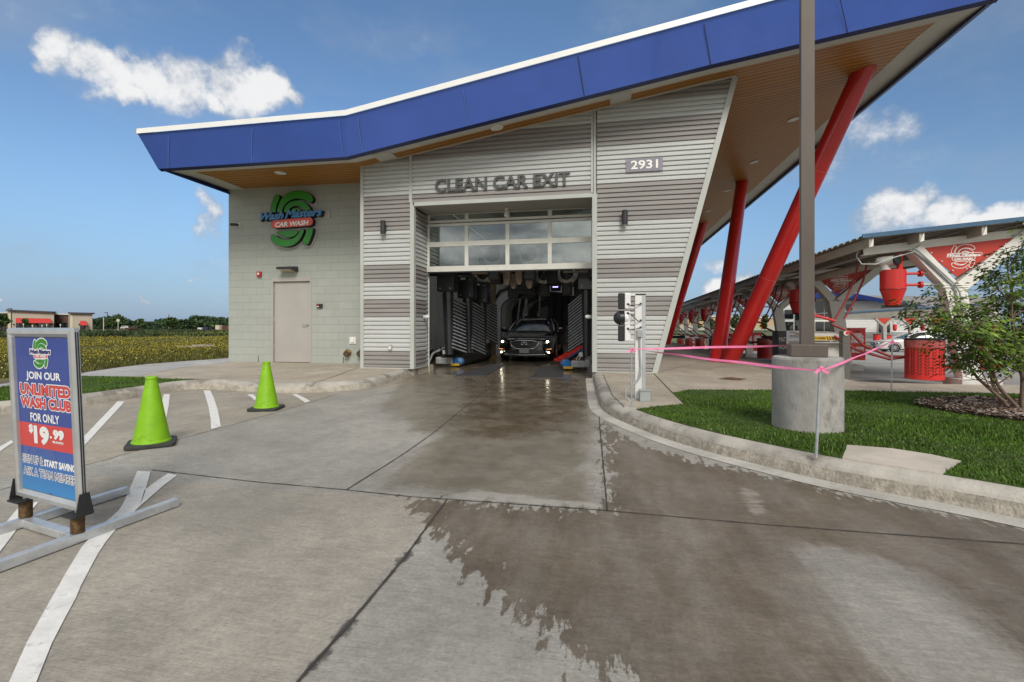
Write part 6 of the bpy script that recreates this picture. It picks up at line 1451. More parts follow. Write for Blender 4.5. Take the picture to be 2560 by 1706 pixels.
for x in (4.75, 5.55, 6.5, 7.45, 8.4): MB().add([(x - .02, Y0 + .02, cz(x, 0) - .19), (x + .045, Y0 + .02, cz(x, 0) - .0), (x + .045, Y0 + .08, cz(x, 0) - .0), (x - .02, Y0 + .08, cz(x, 0) - .19), (x + .045, Y0 + .02, cz(x, 0) - .17), (x + .045, Y0 + .08, cz(x, 0) - .17)], [(0, 4, 1), (3, 2, 5), (0, 1, 2, 3), (4, 5, 2, 1)]).build('purlin_cap', m_cream2, cano)
MB().tube([(sk(5.28, 10.3), 10.3, 2.34), (sk(5.28, Y1), Y1, 2.34)], .085, 14).build('vacuum_pipe', m_purl, cano)
MB().tube([(sk(5.0, 10.3), 10.3, 2.47), (sk(5.0, Y1), Y1, 2.47)], .03, 8).build('conduit', m_cond, cano)
cd = MB(); cd.tube([(5.52, 10.0, 2.50), (5.60, 9.96, 2.47), (5.80, 9.97, 2.28), (6.2, 9.98, 1.84), (6.27, 9.98, 1.72), (6.42, 9.98, .25)], .022, 8); cd.tube([(5.58, 9.93, 2.52), (5.66, 9.93, 2.46), (6.24, 9.94, 1.84), (6.31, 9.94, 1.7), (6.46, 9.94, .22)], .014, 8); cd.build('conduit', m_cond, cano)
MB().tube([(5.6, 9.95, 2.46), (5.25, 9.9, 2.36), (4.95, 9.9, 2.24), (4.72, 9.92, 2.25), (4.66, 9.98, 2.4), (4.72, 10.05, 2.5)], .012, 8).build('cable', m_cond, cano)
def outline_logo(mb, frame, S, cx, cy, d, wd=26):
    T = emb_pt(S, S)
    for k in EMB: ring(mb, [(x + cx, y + cy) for x, y in T(EMB[k])], frame, wd * S, d)
    ring(mb, [(x + cx, y + cy) for x, y in T(EMB_PILL)], frame, wd * S, d + .0004)
    X = lambda x: cx + (x - 890) * S; Y = lambda y: cy - (y - 790) * S
    text(mb, 'CAR WASH', frame, X(455), X(1262), Y(955), Y(850), (d + .0005,) * 2, bold=.05, shear=.18)
    ring(mb, [(X(x), Y(y)) for x, y in ((110, 800), (170, 640), (700, 615), (760, 650), (860, 605), (1600, 605), (1690, 650), (1590, 775), (1180, 790), (660, 800))], frame, wd * S, d + .0006)
    text(mb, 'Wash Masters', frame, X(150), X(1600), Y(785), Y(645), (d + .0007,) * 2, bold=.05, shear=.4)
def y_post(i):
    x, y = POST(i); g = zl(y); jx, jz = x - .08, 1.845; bx_ = x + .20
    P = MB()
    # post leans slightly; tapers to the base
    A = [(bx_ - .13, y - .11, g), (bx_ + .17, y - .11, g), (bx_ + .17, y + .11, g), (bx_ - .13, y + .11, g), (jx - .16, y - .11, jz - .03), (jx + .18, y - .11, jz - .03), (jx + .18, y + .11, jz - .03), (jx - .16, y + .11, jz - .03)]
    P.add(A, [(0, 3, 2, 1), (4, 5, 6, 7), (0, 1, 5, 4), (1, 2, 6, 5), (2, 3, 7, 6), (3, 0, 4, 7)]); P.box(jx, y, jz - .04, .40, .26, .02).box(jx, y, jz - .0, .38, .26, .02); P.build('post', m_cream2, cano, bevel=.006)
    fo = MB(); fo.box(bx_ + .05, y, g + .06, .62, .5, .20); fo.build('footing', M('footing_white', (.55, .53, .49), .8, var=.12), cano, bevel=.01)
    zb = lambda X: 2.505 + .10 * (X - 4.81 - .1 * i)
    L = MB(); L.bar((jx - .06, y, jz), (jx - .62, y, zb(jx - .62) - .06), .20, .24, up=(0, 1, 0)); L.bar((jx + .10, y, jz - .03), (jx + 1.12, y, zb(jx + 1.12) - .04), .20, .24, up=(0, 1, 0)); L.build('arm', m_cream2, cano, bevel=.005)
    xb0, xb1 = 4.81 + .1 * i, 8.9 + .1 * i; B = MB(); B.bar((xb0, y, zb(xb0)), (xb1, y, zb(xb1)), .13, .15); B.build('beam', m_cream2, cano, bevel=.004); MB().bar((xb0 - .004, y, zb(xb0)), (xb0 - .001, y, zb(xb0)), .09, .11).build('beam_end', m_black, cano)
    f = FR((jx, y - .075, 0), (1, 0, 0), (0, 0, 1)); tri = [(.05, jz + .15), (1.02, zb(jx + 1.02) - .07), (-.50, zb(jx - .5) - .07)]
    t = MB().plate(tri, f, -.02, 0).build('logo_panel', m_vred2, cano)
    lg = MB(); outline_logo(lg, f, .00036 if i == 0 else .00036, .16, zb(jx) - .29, .003); lg.build('emblem_outline', m_ewht, t)
    s = MB()
    for a, b in ((0, 1), (0, 2)):
        for q in (.18, .5, .8): 
            X = tri[a][0] + (tri[b][0] - tri[a][0]) * q; Z = tri[a][1] + (tri[b][1] - tri[a][1]) * q; s.lathe([(.016, 0), (.016, .012)], jx + X + (.03 if b == 2 else -.03), y - .075, Z + .02, 8, axis=(0, -1, 0))
    s.build('bolt', m_steel, t)
for i in range(NP): y_post(i)

# --- one station's things, built at the first post, then copied along the row
def vacuum(label, x, y):
    w = E_('vacuum_canister', (x, y, 1.5), label, 'vacuum', 'red vacuum canisters under the canopy')
    bd = MB().lathe([(.10, 1.47), (.122, 1.49), (.13, 1.56), (.20, 1.78), (.20, 2.13), (.19, 2.145), (.06, 2.15)], x, y, 0, 30).build('canister_body', m_vred, w)
    MB().lathe([(.202, 1.775), (.204, 1.785), (.202, 1.795)], x, y, 0, 30, caps=False).lathe([(.124, 1.52), (.132, 1.53)], x, y, 0, 24, caps=False).build('seam', M('vacuum_red_dark', (.32, .016, .013), .4), bd)
    MB().lathe([(.17, 1.452), (.185, 1.462), (.10, 1.475)], x, y, 0, 22).build('dump_flap', m_rub, w)
    k = MB(); k.tube([(x - .13, y, 2.13), (x - .13, y, 2.29)], .072, 16).lathe([(.088, 2.15), (.088, 2.18)], x - .13, y, 0, 18).tube([(x - .235, y + .05, 2.285), (x - .225, y + .04, 2.31), (x - .15, y - .0, 2.315), (x + .0, y - .10, 2.32)], [.05, .085, .09, .09], 18); k.build('elbow', m_pvc, w)
    MB().lathe([(.098, 0), (.102, .03), (.085, .045), (.02, .05)], x - .0, y - .10, 2.32, 24, axis=(.55, -1, 0)).build('end_cap', m_black, w)
    MB().tube([(x + .11, y, 2.14), (x + .11, y, 2.45)], .048, 14).build('hanger', m_vred, w)
    fl = MB(); wp = MB()
    for z in (2.075, 1.865): fl.tube([(x + .18, y, z), (x + .46, y, z)], .024, 10).lathe([(.062, 0), (.062, .018), (.03, .02)], x + .43, y, z, 14, axis=(1, 0, 0)).lathe([(.062, 0), (.062, .018)], x + .455, y, z, 14, axis=(1, 0, 0)); wp.tube([(x + .47, y, z), (x + .95, y, z)], .024, 10)
    fl.build('flange_pipe', m_vred, w); wp.build('stay_pipe', m_pvc, w)
    h = MB()
    for q in (0, .16): h.tube([(x - .35 + q, y + .5, 2.35), (x - .42 + q, y + .5, 2.0), (x - .62 + q, y + .45, 1.55), (x - .8 + q, y + .4, 1.25)], .02, 8)
    h.tube([(x - .86, y + .42, 1.14), (x - .55, y + .35, .98), (x - .35, y + .3, .72), (x + .1, y + .3, .52), (x + .55, y + .1, .5)], .026, 8).tube([(x - .8, y + .45, .9), (x - .4, y + .4, .62), (x + .1, y + .3, .46), (x + .5, y + .15, .55)], .026, 8)
    h.build('hose', m_hose, w); MB().tube([(x - .80, y + .4, 1.2), (x - 1.30, y + .42, 1.36)], .028, 10).build('wand', m_vred, w)
    return w
def bin_(label, x, y):
    w = E_('litter_bin', (x, y, zl(y) + .13), label, 'litter bin', 'red perforated bins beside the posts'); z0 = zl(y) + .13; z1 = z0 + .73; r = .29
    n = 64; V = []; mb = MB()
    for z in (z0, z1):
        for j in range(n): V.append((x + r * math.cos(j * math.tau / n), y + r * math.sin(j * math.tau / n), z))
    mb.add(V, [(j, (j + 1) % n, n + (j + 1) % n, n + j) for j in range(n)], True); mb.add(V[:n], [tuple(range(n))[::-1]]); mb.mats = []; mb.mi = [0] * len(mb.f); mb.use(m_vred)
    s = mb.use(m_black)
    for c in range(9):
        a = R(-175 + c * 21)
        for half in (-1, 1):
            for k in range(9):
                z = z0 + .08 + k * .056; a0 = a + half * .025; a1 = a + half * .115; q = r + .003
                s.add([(x + q * math.cos(a0), y + q * math.sin(a0), z), (x + q * math.cos(a1), y + q * math.sin(a1), z + .042), (x + q * math.cos(a1), y + q * math.sin(a1), z + .066), (x + q * math.cos(a0), y + q * math.sin(a0), z + .024)], [(0, 1, 2, 3)])
    bo = mb.build('bin_body', None, w)
    MB().lathe([(r + .004, -.14), (r + .008, -.02), (r + .006, .0), (r - .02, .002), (r - .03, -.1)], x, y, z1, 40, caps=False).build('bin_liner', M('bin_liner', (.42, .09, .085), .25, var=.2, vs=9, coat=.4), w)
    MB().lathe([(r + .02, 0), (r + .02, .02), (r - .06, .03), (r - .07, .0)], x, y, z1 + .005, 40, caps=False).lathe([(r - .07, -.12), (.01, -.12)], x, y, z1, 30, caps=False).build('rim', m_black, w)
    MB().tube([(x + r, y, z0 + .22), (x + .50, y, z0 + .22)], .028, 10).lathe([(.06, 0), (.06, .02)], x + .48, y, z0 + .22, 14, axis=(1, 0, 0)).build('holder_arm', m_vred, w)
    return w
m_tred = M('towel_red', (.62, .03, .022), .42, var=.05)
def towel(label, x, y):
    z0 = zl(y) + .30; w = E_('towel_box', (x, y, z0), label, 'towel box', 'red towel return boxes beside the posts')
    b = MB(); hx, hy = .20, .24; b.bx(x - hx, x + hx, y - hy, y + hy, z0, z0 + .88); bo = b.build('box', m_tred, w, bevel=.006)
    f = FR((x - hx, y - hy - .002, z0), (1, 0, 0), (0, 0, 1)); t = MB()
    for body, a, c, d in (('RETURN', .10, .71, .745), ('USED', .05, .63, .695), ('TOWELS', .05, .57, .615), ('HERE', .05, .495, .56), ('CLEAN', .05, .315, .37), ('TOWELS', .05, .26, .305), ('FOR YOUR USE', .05, .21, .25)): fat_text(t, body, f, a, .40 - a, c, d, .001, .004, bold=.03)
    t.build('lettering', m_ewht, bo); k = MB(); k.plate([(.13, .79), (.27, .79), (.20, .83)], f, .001, .001); k.plate([(.13, .17), (.27, .17), (.20, .13)], f, .001, .001); k.build('arrow', m_black, bo)
    MB().bx(x - hx - .01, x + hx + .01, y - hy - .01, y + hy + .01, z0 + .88, z0 + .90).build('lid', m_tred, w); return w
v0 = vacuum('nearest red vacuum canister under the canopy beam, brightly lit', 5.33, 10.1); b0 = bin_('nearest red slotted bin left of the leafy shrub', 5.90, 10.2); t0 = towel('nearest red towel box, half hidden by the leafy shrub', 7.25, 10.9)
ordn = ['second', 'third', 'fourth', 'fifth', 'sixth', 'seventh', 'eighth']
for i in range(1, NP):
    x, y = POST(i); off = Vector((x - POST(0)[0], y - POST(0)[1], 0)); dz = Vector((0, 0, zl(y) - zl(POST(0)[1])))
    for src, nm, keep in ((v0, 'red vacuum canister', 0), (b0, 'red slotted bin', 1), (t0, 'red towel return box', 1)):
        c = copy_tree(src); c.location = src.location + off + (dz if keep else Vector((0, 0, 0))); 
        if src is t0: c.location += Vector((-.35, -.5, 0))
        if src is v0 and i == 1: pass
        c['label'] = '%s %s along the row of canopy posts' % (ordn[i - 1], nm)
# --- mat washing machines near the light pole
def text_on(mb, body, f, a, b, c, d, **k): text(mb, body, f, a, b, c, d, (.001, .001), **k)
mx = E_('mat_machine', (5.2, 14.0, zl(14)), 'dark grey mat machine with a white paper notice behind the pole', 'machine')
p0 = PD(1946, 828, 13.2); wgt = 13.2 / 1190; y_ = p0[1]; x0 = p0[0]
MB().bx(x0, x0 + .62, y_, y_ + .5, zl(y_), p0[2]).build('cabinet', M('cabinet_grey', (.085, .085, .088), .45, var=.08), mx, bevel=.01)
f = FR((x0, y_ - .003, 0), (1, 0, 0), (0, 0, 1)); t = MB(); text_on(t, 'MAT', f, .02, .19, p0[2] - .30, p0[2] - .17, bold=.0); text_on(t, 'WIZARD', f, .01, .27, p0[2] - .50, p0[2] - .40, bold=.0); t.build('lettering', m_ewht, mx)
n_ = MB().bx(x0 + .20, x0 + .58, y_ - .012, y_ - .008, p0[2] - .37, p0[2] + .01).build('paper_notice', M('paper', (.92, .92, .92), .7, var=.03), mx); t = MB(); f2 = FR((x0, y_ - .0135, 0), (1, 0, 0), (0, 0, 1))
for body, a, b, c in (('OUT OF SERVICE', .27, .52, .055), ('SORRY FOR THE', .28, .51, .14), ('INCONVENIENCE', .27, .52, .175)): text(t, body, f2, x0 * 0 + a, b, p0[2] - c, p0[2] - c + .022, (.0005, .0005), bold=.06)
t.build('lettering', m_black, n_)
a, b_ = PD(2028, 834, 9.6), PD(2107, 834, 9.6); mw = E_('mat_machine', (a[0], a[1], zl(a[1])), 'cream machine with a yellow striped warning label behind the pole', 'machine'); m_mc = M('machine_cream', (.50, .475, .43), .42, var=.06)
ztp = PD(2060, 834, 9.6)[2]; dxm = b_[0] - a[0]; ya = a[1]; zz_ = lambda v: H + (VH - v) * 9.6 / 1190
MB().bx(a[0] - .16, b_[0] + .02, ya + .12, ya + .75, zl(ya), zz_(856)).build('cabinet', m_mc, mw, bevel=.008)
k = MB(); k.add([(a[0] - .16, ya, zz_(852)), (b_[0] + .0, ya, zz_(852)), (b_[0] + .0, ya + .5, zz_(832)), (a[0] - .16, ya + .5, zz_(832)), (a[0] - .16, ya, zz_(834)), (b_[0] - .1, ya, zz_(834)), (b_[0] - .1, ya + .5, zz_(829)), (a[0] - .16, ya + .5, zz_(829))], [(0, 1, 5, 4), (4, 5, 6, 7), (1, 2, 6, 5), (0, 4, 7, 3)]); k.build('hood', m_mc, mw)
k = MB(); k.use(m_ryel); f3 = FR((a[0] - .12, ya - .002, 0), (1, 0, 0), (0, 0, 1)); k.plate([(0, zz_(851)), (.58, zz_(851)), (.56, zz_(841)), (.02, zz_(841))], f3, 0, .001); k.use(m_black); text(k, 'ALWAYS WATCH YOUR FINGERS', f3, .06, .38, zz_(848), zz_(844), (.002, .002), bold=.05)
for q in range(3): k.plate([(.42 + q * .045, zz_(850.5)), (.44 + q * .045, zz_(850.5)), (.415 + q * .045, zz_(841.5)), (.395 + q * .045, zz_(841.5))], f3, .0015, .002)
k.build('warning_label', None, mw); MB().bx(a[0] - .16, b_[0] + .02, ya - .02, ya + .12, zz_(858), zz_(855)).build('tray', m_steel, mw)
c0, c1 = PD(2107, 830, 8.9), PD(2124.5, 830, 8.9); bo = E_('steel_bollard', (c0[0], c0[1], zl(c0[1])), 'square dark steel post with a round red and white button', 'post')
MB().bx(c0[0], c1[0], c0[1], c0[1] + .15, zl(c0[1]) + .0, H + (VH - 828) * 8.9 / 1190).build('post', M('post_dark', (.125, .12, .105), .45, .2, var=.1), bo, bevel=.004)
xc = (c0[0] + c1[0]) / 2; zc = H + (VH - 833.5) * 8.9 / 1190; k = MB(); k.use(m_white).lathe([(.045, 0), (.045, .02)], xc - .01, c0[1], zc, 18, axis=(0, -1, 0)); k.use(m_vred).lathe([(.033, .0), (.033, .026)], xc + .004, c0[1], zc + .006, 18, axis=(0, -1, 0)); k.build('button', None, bo)

# ================================================================== SHRUB IN THE LAWN
m_bark = M('bark', (.19, .135, .095), .85, var=.25, vs=9, bump=.6, bs=30); m_lf = M('leaf', (.072, .128, .016), .5, var=.4, vs=2.4, spec=.35); m_lf2 = M('leaf_light', (.17, .26, .035), .5, var=.35, vs=4, spec=.35); m_lf3 = M('leaf_brown', (.10, .06, .02), .6, var=.3)
def shrub():
    bx_, by_ = 4.52, 6.12; g = SL + .03
    w = E_('shrub', (bx_, by_, g), 'many stemmed leafy green shrub in the mulch bed', 'shrub')
    rg = random.Random(5); st = MB(); tips = []
    stems = [(-.78, -.12, .98), (-.50, .12, 1.15), (-.28, -.20, 1.35), (-.06, .10, 1.62), (.16, -.10, 1.95), (.40, .15, 1.9), (.62, -.1, 1.85), (.95, .1, 1.6), (.28, -.3, 1.4), (-.62, -.28, .85), (1.15, -.15, 1.2), (.05, .3, 1.6)]
    for dx, dy, hh in stems:
        b = Vector((bx_ + dx * .28, by_ + dy * .3, g - .03)); pts = []; n = 8
        for k in range(n + 1):
            t = k / n; pts.append(b + Vector((dx * (t ** 1.15) + .035 * math.sin(t * 9 + dx * 7), dy * t + .03 * math.sin(t * 8 + dy * 9), hh * t)))
        st.tube(pts, [.021 * (1 - .75 * k / n) for k in range(n + 1)], 8)
        for k in range(2, n + 1):
            for _ in range(4 if k > 3 else 2):
                a = rg.uniform(0, 6.28); L = rg.uniform(.18, .46) * (1.25 - .6 * k / n); e = pts[k] + Vector((math.cos(a) * L, math.sin(a) * L * .8, L * rg.uniform(.1, .9)))
                mid = pts[k].lerp(e, .5) + Vector((0, 0, .03)); st.tube([pts[k], mid, e], [.006, .0045, .002], 5, False); tips += [(mid, e - pts[k]), (e, e - pts[k]), (pts[k].lerp(e, .75), e - pts[k])]
                if k >= 3:
                    for _ in range(2):
                        a2 = a + rg.uniform(-1.2, 1.2); L2 = L * rg.uniform(.35, .7); e2 = mid + Vector((math.cos(a2) * L2, math.sin(a2) * L2 * .8, L2 * rg.uniform(-.1, .9))); st.tube([mid, e2], [.0035, .0015], 4, False); tips.append((e2, e2 - mid))
    st.build('stems', m_bark, w)
    V = []; mi = []
    for p, d in tips:
        if p.z < .62: continue
        if rg.random() < (.36 if p.z < 1.35 else .50): continue
        tone = rg.random()
        for _ in range(rg.randint(4, 7)):
            a = math.atan2(d.y, d.x) + rg.uniform(-1.5, 1.5); dr = Vector((math.cos(a), math.sin(a), rg.uniform(-.75, .35))).normalized(); o = p + Vector((rg.gauss(0, .05), rg.gauss(0, .05), rg.gauss(0, .05)))
            L = rg.uniform(.045, .10)
            side = dr.cross(Vector((rg.uniform(-.5, .5), rg.uniform(-.5, .5), 1))).normalized()
            # compound leaf: a few narrow leaflets along a stalk
            for q in range(3):
                b = o + dr * (L * .55 * q); sd_ = (1 if (q % 2) else -1); ld = (dr * (.75) + side * sd_ * .55 + Vector((0, 0, -.25))).normalized() if q < 2 else dr
                lw = ld.cross(Vector((0, 0, 1)).lerp(side, .4)).normalized() * rg.uniform(.009, .014); ll = rg.uniform(.04, .07)
                V += [b, b + ld * ll * .5 + lw, b + ld * ll + Vector((0, 0, -.008)), b + ld * ll * .5 - lw]
                mi.append(2 if rg.random() < .03 else (1 if tone + rg.uniform(-.2, .2) > .66 else 0))
    off = ORG[w.name]; v = np.array([tuple(q - off) for q in V]); o = np_mesh('foliage', v, np.arange(len(v)).reshape(-1, 4), None, mats=[m_lf, m_lf2, m_lf3], mi=np.array(mi)); o.parent = w
    print('leaflets', len(mi))
shrub()

# ================================================================== FAR RIGHT: SECOND CANOPY, SECOND BUILDING, CARS
def far_right():
    # second canopy, seen under the first
    d = 40.0; w = E_('vacuum_canopy', PD(2210, 800, d), 'distant second vacuum canopy with blue roof edge and two red triangles', 'canopy'); s = d / 1190
    P = lambda u, v, dd=0: Vector(PD(u, v, d + dd))
    k = MB(); a, b, c, e = P(2105, 781), P(2480, 757), P(2480, 764), P(2105, 787); bk = lambda q: q + Vector((.6, 9, .35)); k.add([a, b, c, e], [(3, 2, 1, 0)]); k.build('front_edge', m_bedge, w)
    k = MB(); k.add([P(2105, 784), P(2480, 760), bk(P(2480, 764)), bk(P(2105, 788)), P(2118, 797), P(2480, 789), ], [(0, 1, 5, 4), (0, 3, 2, 1)]); k.build('roof_sheet', m_sheet, w)
    for u, sc in ((2210, 1.0), (2276, 1.04), (2345, 1.08), (2420, 1.12)):
        k = MB(); W_ = 17 * sc; k.bar(P(u, 817), P(u - W_ - 4, 796), .22, .2, up=(0, 1, 0)).bar(P(u, 817), P(u + W_ + 4, 796), .22, .2, up=(0, 1, 0)).bar(P(u, 815), P(u + 1, 850), .26, .3, up=(0, 1, 0)); k.build('post', M('far_post', (.38, .36, .32), .5), w)
        k = MB(); k.add([P(u, 811, -.12), P(u + W_, 796, -.12), P(u - W_, 796, -.12)], [(0, 1, 2)]); k.build('logo_panel', m_vred2, w)
    for u, lab in ((2237, 'small distant red canister under the far canopy'), (2306, 'second small distant red canister under the far canopy')):
        c = P(u, 820); v = E_('vacuum_canister', tuple(c), lab, 'vacuum', 'distant red canisters'); MB().lathe([(.07, -.27), (.15, -.1), (.15, .25), (.05, .3)], *c, 16).build('canister_body', m_vred, v); MB().tube([c + Vector((-.1, 0, .3)), c + Vector((-.1, 0, .62))], .05, 8).build('hanger', m_pvc, v)
    for u, v_, lab in ((2219, 848, 'small distant red bin at the far canopy'), (2192, 846, 'distant red box beside the far canopy post')):
        c = P(u, v_); q = E_('litter_bin', tuple(c), lab, 'litter bin', 'distant red bins'); MB().lathe([(.26, -.45), (.26, .3)], *c, 18).build('bin_body', m_vred, q); MB().lathe([(.28, .3), (.28, .34)], *c, 18).build('rim', m_black, q)
    # second wash building
    d2 = 52.0; Q = lambda u, v, dd=0: Vector(PD(u, v, d2 + dd)); b = E_('car_wash_building', tuple(Q(2060, 850)), 'distant striped grey building with a curved blue roof edge behind the bays', 'building')
    k = MB(); dn = Vector((0, 14, 0)); fl_, ft_ = M('far_siding_light', (.70, .69, .66), .5, var=.05), M('far_siding_grey', (.36, .35, .34), .5, var=.05); top = lambda u: 737 + (u - 2050) * .115 if u > 2050 else 737 - (u - 2050) * .02
    us = [1985, 2038, 2134, 2230, 2320, 2500]
    def wallseg(u0, u1, va, vb, mt): k.use(mt); k.quad(Q(u0, vb), Q(u1, vb), Q(u1, va), Q(u0, va))
    for r_ in range(34):
        va, vb = 862 - r_ * 3.9, 862 - (r_ + 1) * 3.9
        mt = ft_ if (r_ // 4) % 3 == 1 else fl_
        for u0, u1 in zip(us[:-1], us[1:]):
            if vb > top((u0 + u1) / 2) - 2: 
                k.use(mt); A = [Q(u0, va), Q(u1, va), Q(u1, vb), Q(u0, vb)]; o_ = Vector((0, -.06, 0)); k.add([A[0] + o_, A[1] + o_, A[2], A[3]], [(0, 1, 2, 3)])
                k.add([A[0] + o_, A[1] + o_, A[1], A[0]], [(0, 3, 2, 1)])
    k.build('metal_cladding', None, b)
    k = MB(); fa = [(1985, 733, 748), (2050, 729, 745), (2140, 734, 747), (2200, 746, 757), (2285, 760, 767), (2340, 768, 773)]
    for (u0, a0, b0_), (u1, a1, b1_) in zip(fa[:-1], fa[1:]): k.add([Q(u0, b0_, -1.6), Q(u1, b1_, -1.6), Q(u1, a1, -2.0), Q(u0, a0, -2.0), Q(u0, b0_, 0), Q(u1, b1_, 0), Q(u0, a0, 10), Q(u1, a1, 10)], [(0, 1, 2, 3), (0, 4, 5, 1), (3, 2, 7, 6)])
    k.build('roof_fascia', M('far_blue', (.035, .075, .36), .35, var=.05), b)
    wn = glass_mat('window_glass', (.06, .07, .075), .12)
    for u0, u1, v0, v1 in ((2038, 2084, 752, 792), (2114, 2132, 761, 777), (2038, 2084, 805, 833), (2196, 2226, 808, 832)):
        fr_ = MB(); fr_.add([Q(u0 - 2, v1 + 2, -.12), Q(u1 + 2, v1 + 2, -.12), Q(u1 + 2, v0 - 2, -.12), Q(u0 - 2, v0 - 2, -.12)], [(0, 1, 2, 3)]); wd = fr_.build('window', m_pvc, b)
        n = max(1, round((u1 - u0) / 22)); 
        for j in range(n): 
            ua, ub = u0 + (u1 - u0) * j / n + 1, u0 + (u1 - u0) * (j + 1) / n - 1
            m_ = MB(); m_.add([Q(ua, v1, -.17), Q(ub, v1, -.17), Q(ub, v0, -.17), Q(ua, v0, -.17)], [(0, 1, 2, 3)]); m_.build('glass_pane', m_wind, wd)
    k = MB(); k.add([Q(1985, 862, .1), Q(2500, 862, .1), Q(2500, 745, .1), Q(1985, 735, .1)], [(0, 1, 2, 3)]); k.build('wall', m_taupe, b)
    # nearer glazed corner of the second building, seen left of the pole
    k = MB(); R_ = lambda u, v, dd=0: Vector(PD(u, v, 49 + dd)); k.add([R_(1958, 850), R_(2000, 850), R_(2000, 745), R_(1958, 765)], [(0, 1, 2, 3)]); k.build('wall_return', m_light, b)
    for u0, u1, v0, v1 in ((1962, 1984, 775, 797), (1962, 1984, 805, 840), (1988, 1999, 770, 840)): 
        m_ = MB(); m_.add([R_(u0, v1, -.1), R_(u1, v1, -.1), R_(u1, v0, -.1), R_(u0, v0, -.1)], [(0, 1, 2, 3)]); m_.build('window', m_wind, b)
    # long tan store far behind the bays
    d3 = 120; S_ = lambda u, v, dd=0: Vector(PD(u, v, d3 + dd)); t = E_('store_building', tuple(S_(1830, 822)), 'long low tan store wall far behind the vacuum bays', 'building')
    k = MB(); a, b2, c, e = S_(1700, 826), S_(1985, 826), S_(1985, 796), S_(1700, 790); k.add([a, b2, c, e] + [q + Vector((0, 20, 0)) for q in (a, b2, c, e)], [(0, 1, 2, 3), (3, 2, 6, 7), (1, 5, 6, 2), (0, 3, 7, 4)]); k.build('wall', M('tan_wall', (.44, .33, .205), .8, var=.06, vs=.3), t)
    k = MB(); k.bar(S_(1700, 790, -.1), S_(1985, 796, -.1), .3, .25); k.build('coping', m_pvc, t); k = MB(); k.add([S_(1700, 826, -.1), S_(1985, 826, -.1), S_(1985, 816, -.1), S_(1700, 815, -.1)], [(0, 1, 2, 3)]); k.build('wall_base', m_purl, t)
    MB().quad(S_(1500, 829, 2), S_(2700, 829, 2), S_(2700, 826, 40), S_(1500, 826, 40)).build('lawn', m_far)['kind'] = 'structure'
    y = E_('yellow_sign', tuple(PD(1904, 817, 60)), 'small yellow diamond road sign behind the bays', 'sign'); c = Vector(PD(1904, 818, 60)); k = MB(); q = .32; k.add([c + Vector((0, 0, q)), c + Vector((q, 0, 0)), c + Vector((0, 0, -q)), c + Vector((-q, 0, 0))] + [c + Vector((0, .03, q)), c + Vector((q, .03, 0)), c + Vector((0, .03, -q)), c + Vector((-q, .03, 0))], [(3, 2, 1, 0), (4, 5, 6, 7)]); k.build('sign_face', m_ryel, y); MB().tube([c + Vector((0, .03, -.2)), c + Vector((0, .03, -2.2))], .03, 8).build('pole', m_steel, y)
far_right()
make_car('white sedan parked beyond the red towel box', m_carwht, (19.0, 38.3, zl(38.3)), R(-97), 'cars parked by the far canopy')
make_car('silver sedan parked at the right edge behind the shrub', m_carsil, (25.3, 35.5, zl(35.5)), R(-95), 'cars parked by the far canopy')

# ================================================================== TREES AND FAR LEFT
m_tl = [M('tree_leaf_dark', (.018, .045, .012), .75, var=.4, vs=.25), M('tree_leaf', (.032, .068, .015), .75, var=.4, vs=.25), M('tree_leaf_bright', (.075, .125, .022), .7, var=.35, vs=.4)]
def leaf_cloud(blobs, n, size, rng, flat=.8):
    V = []; tot = sum(b[3] * b[4] * b[5] for b in blobs)
    for (x, y, z, rx, ry, rz_) in blobs:
        k = max(8, int(n * rx * ry * rz_ / tot)); dr = rng.normal(size=(k, 3)); dr /= np.linalg.norm(dr, axis=1)[:, None]; rad = rng.uniform(.25, 1, k) ** .45
        c = np.array([x, y, z]) + dr * rad[:, None] * np.array([rx, ry, rz_]) * (1 + .18 * np.sin(dr[:, :1] * 7 + x) * np.cos(dr[:, 2:] * 6))
        a = rng.normal(size=(k, 3)); a /= np.linalg.norm(a, axis=1)[:, None]; b = np.cross(a, rng.normal(size=(k, 3))); b /= np.linalg.norm(b, axis=1)[:, None]; s = size * rng.uniform(.5, 1.4, k)[:, None]
        V.append(np.stack([c - a * s, c + b * s * .6, c + a * s, c - b * s * .6], 1))
    return np.concatenate(V)
def tree(name, label, base, h, r, n, size, mi_w, group, seed, trunk=.25, crown0=.25):
    rng = np.random.RandomState(seed); w = E_(name, tuple(base), label, 'tree', group); B = Vector(base)
    bl = []
    for k in range(9): t = k / 8; a = rng.uniform(0, 6.28); q = r * rng.uniform(.15, .6) * math.sin(math.pi * (.15 + .75 * t)); bl.append((B.x + q * math.cos(a), B.y + q * math.sin(a), B.z + h * (crown0 + .12 + (.86 - crown0 - .05) * t), r * rng.uniform(.35, .6), r * rng.uniform(.35, .6), h * rng.uniform(.10, .17)))
    st = MB(); st.tube([B, B + Vector((.02 * h, 0, h * .35)), B + Vector((0, .01 * h, h * .8))], [h * .022, h * .016, h * .005], 8)
    for b in bl: st.tube([B + Vector((0, 0, h * (crown0 + .05))), Vector(b[:3])], [h * .008, h * .003], 5, False)
    st.build('trunk', m_bark, w); v = leaf_cloud(bl, n, size, rng).reshape(-1, 3) - np.array(ORG[w.name]); mi = rng.choice(3, len(v) // 4, p=mi_w)
    o = np_mesh('crown', v, np.arange(len(v)).reshape(-1, 4), None, mats=m_tl, mi=mi); o.parent = w
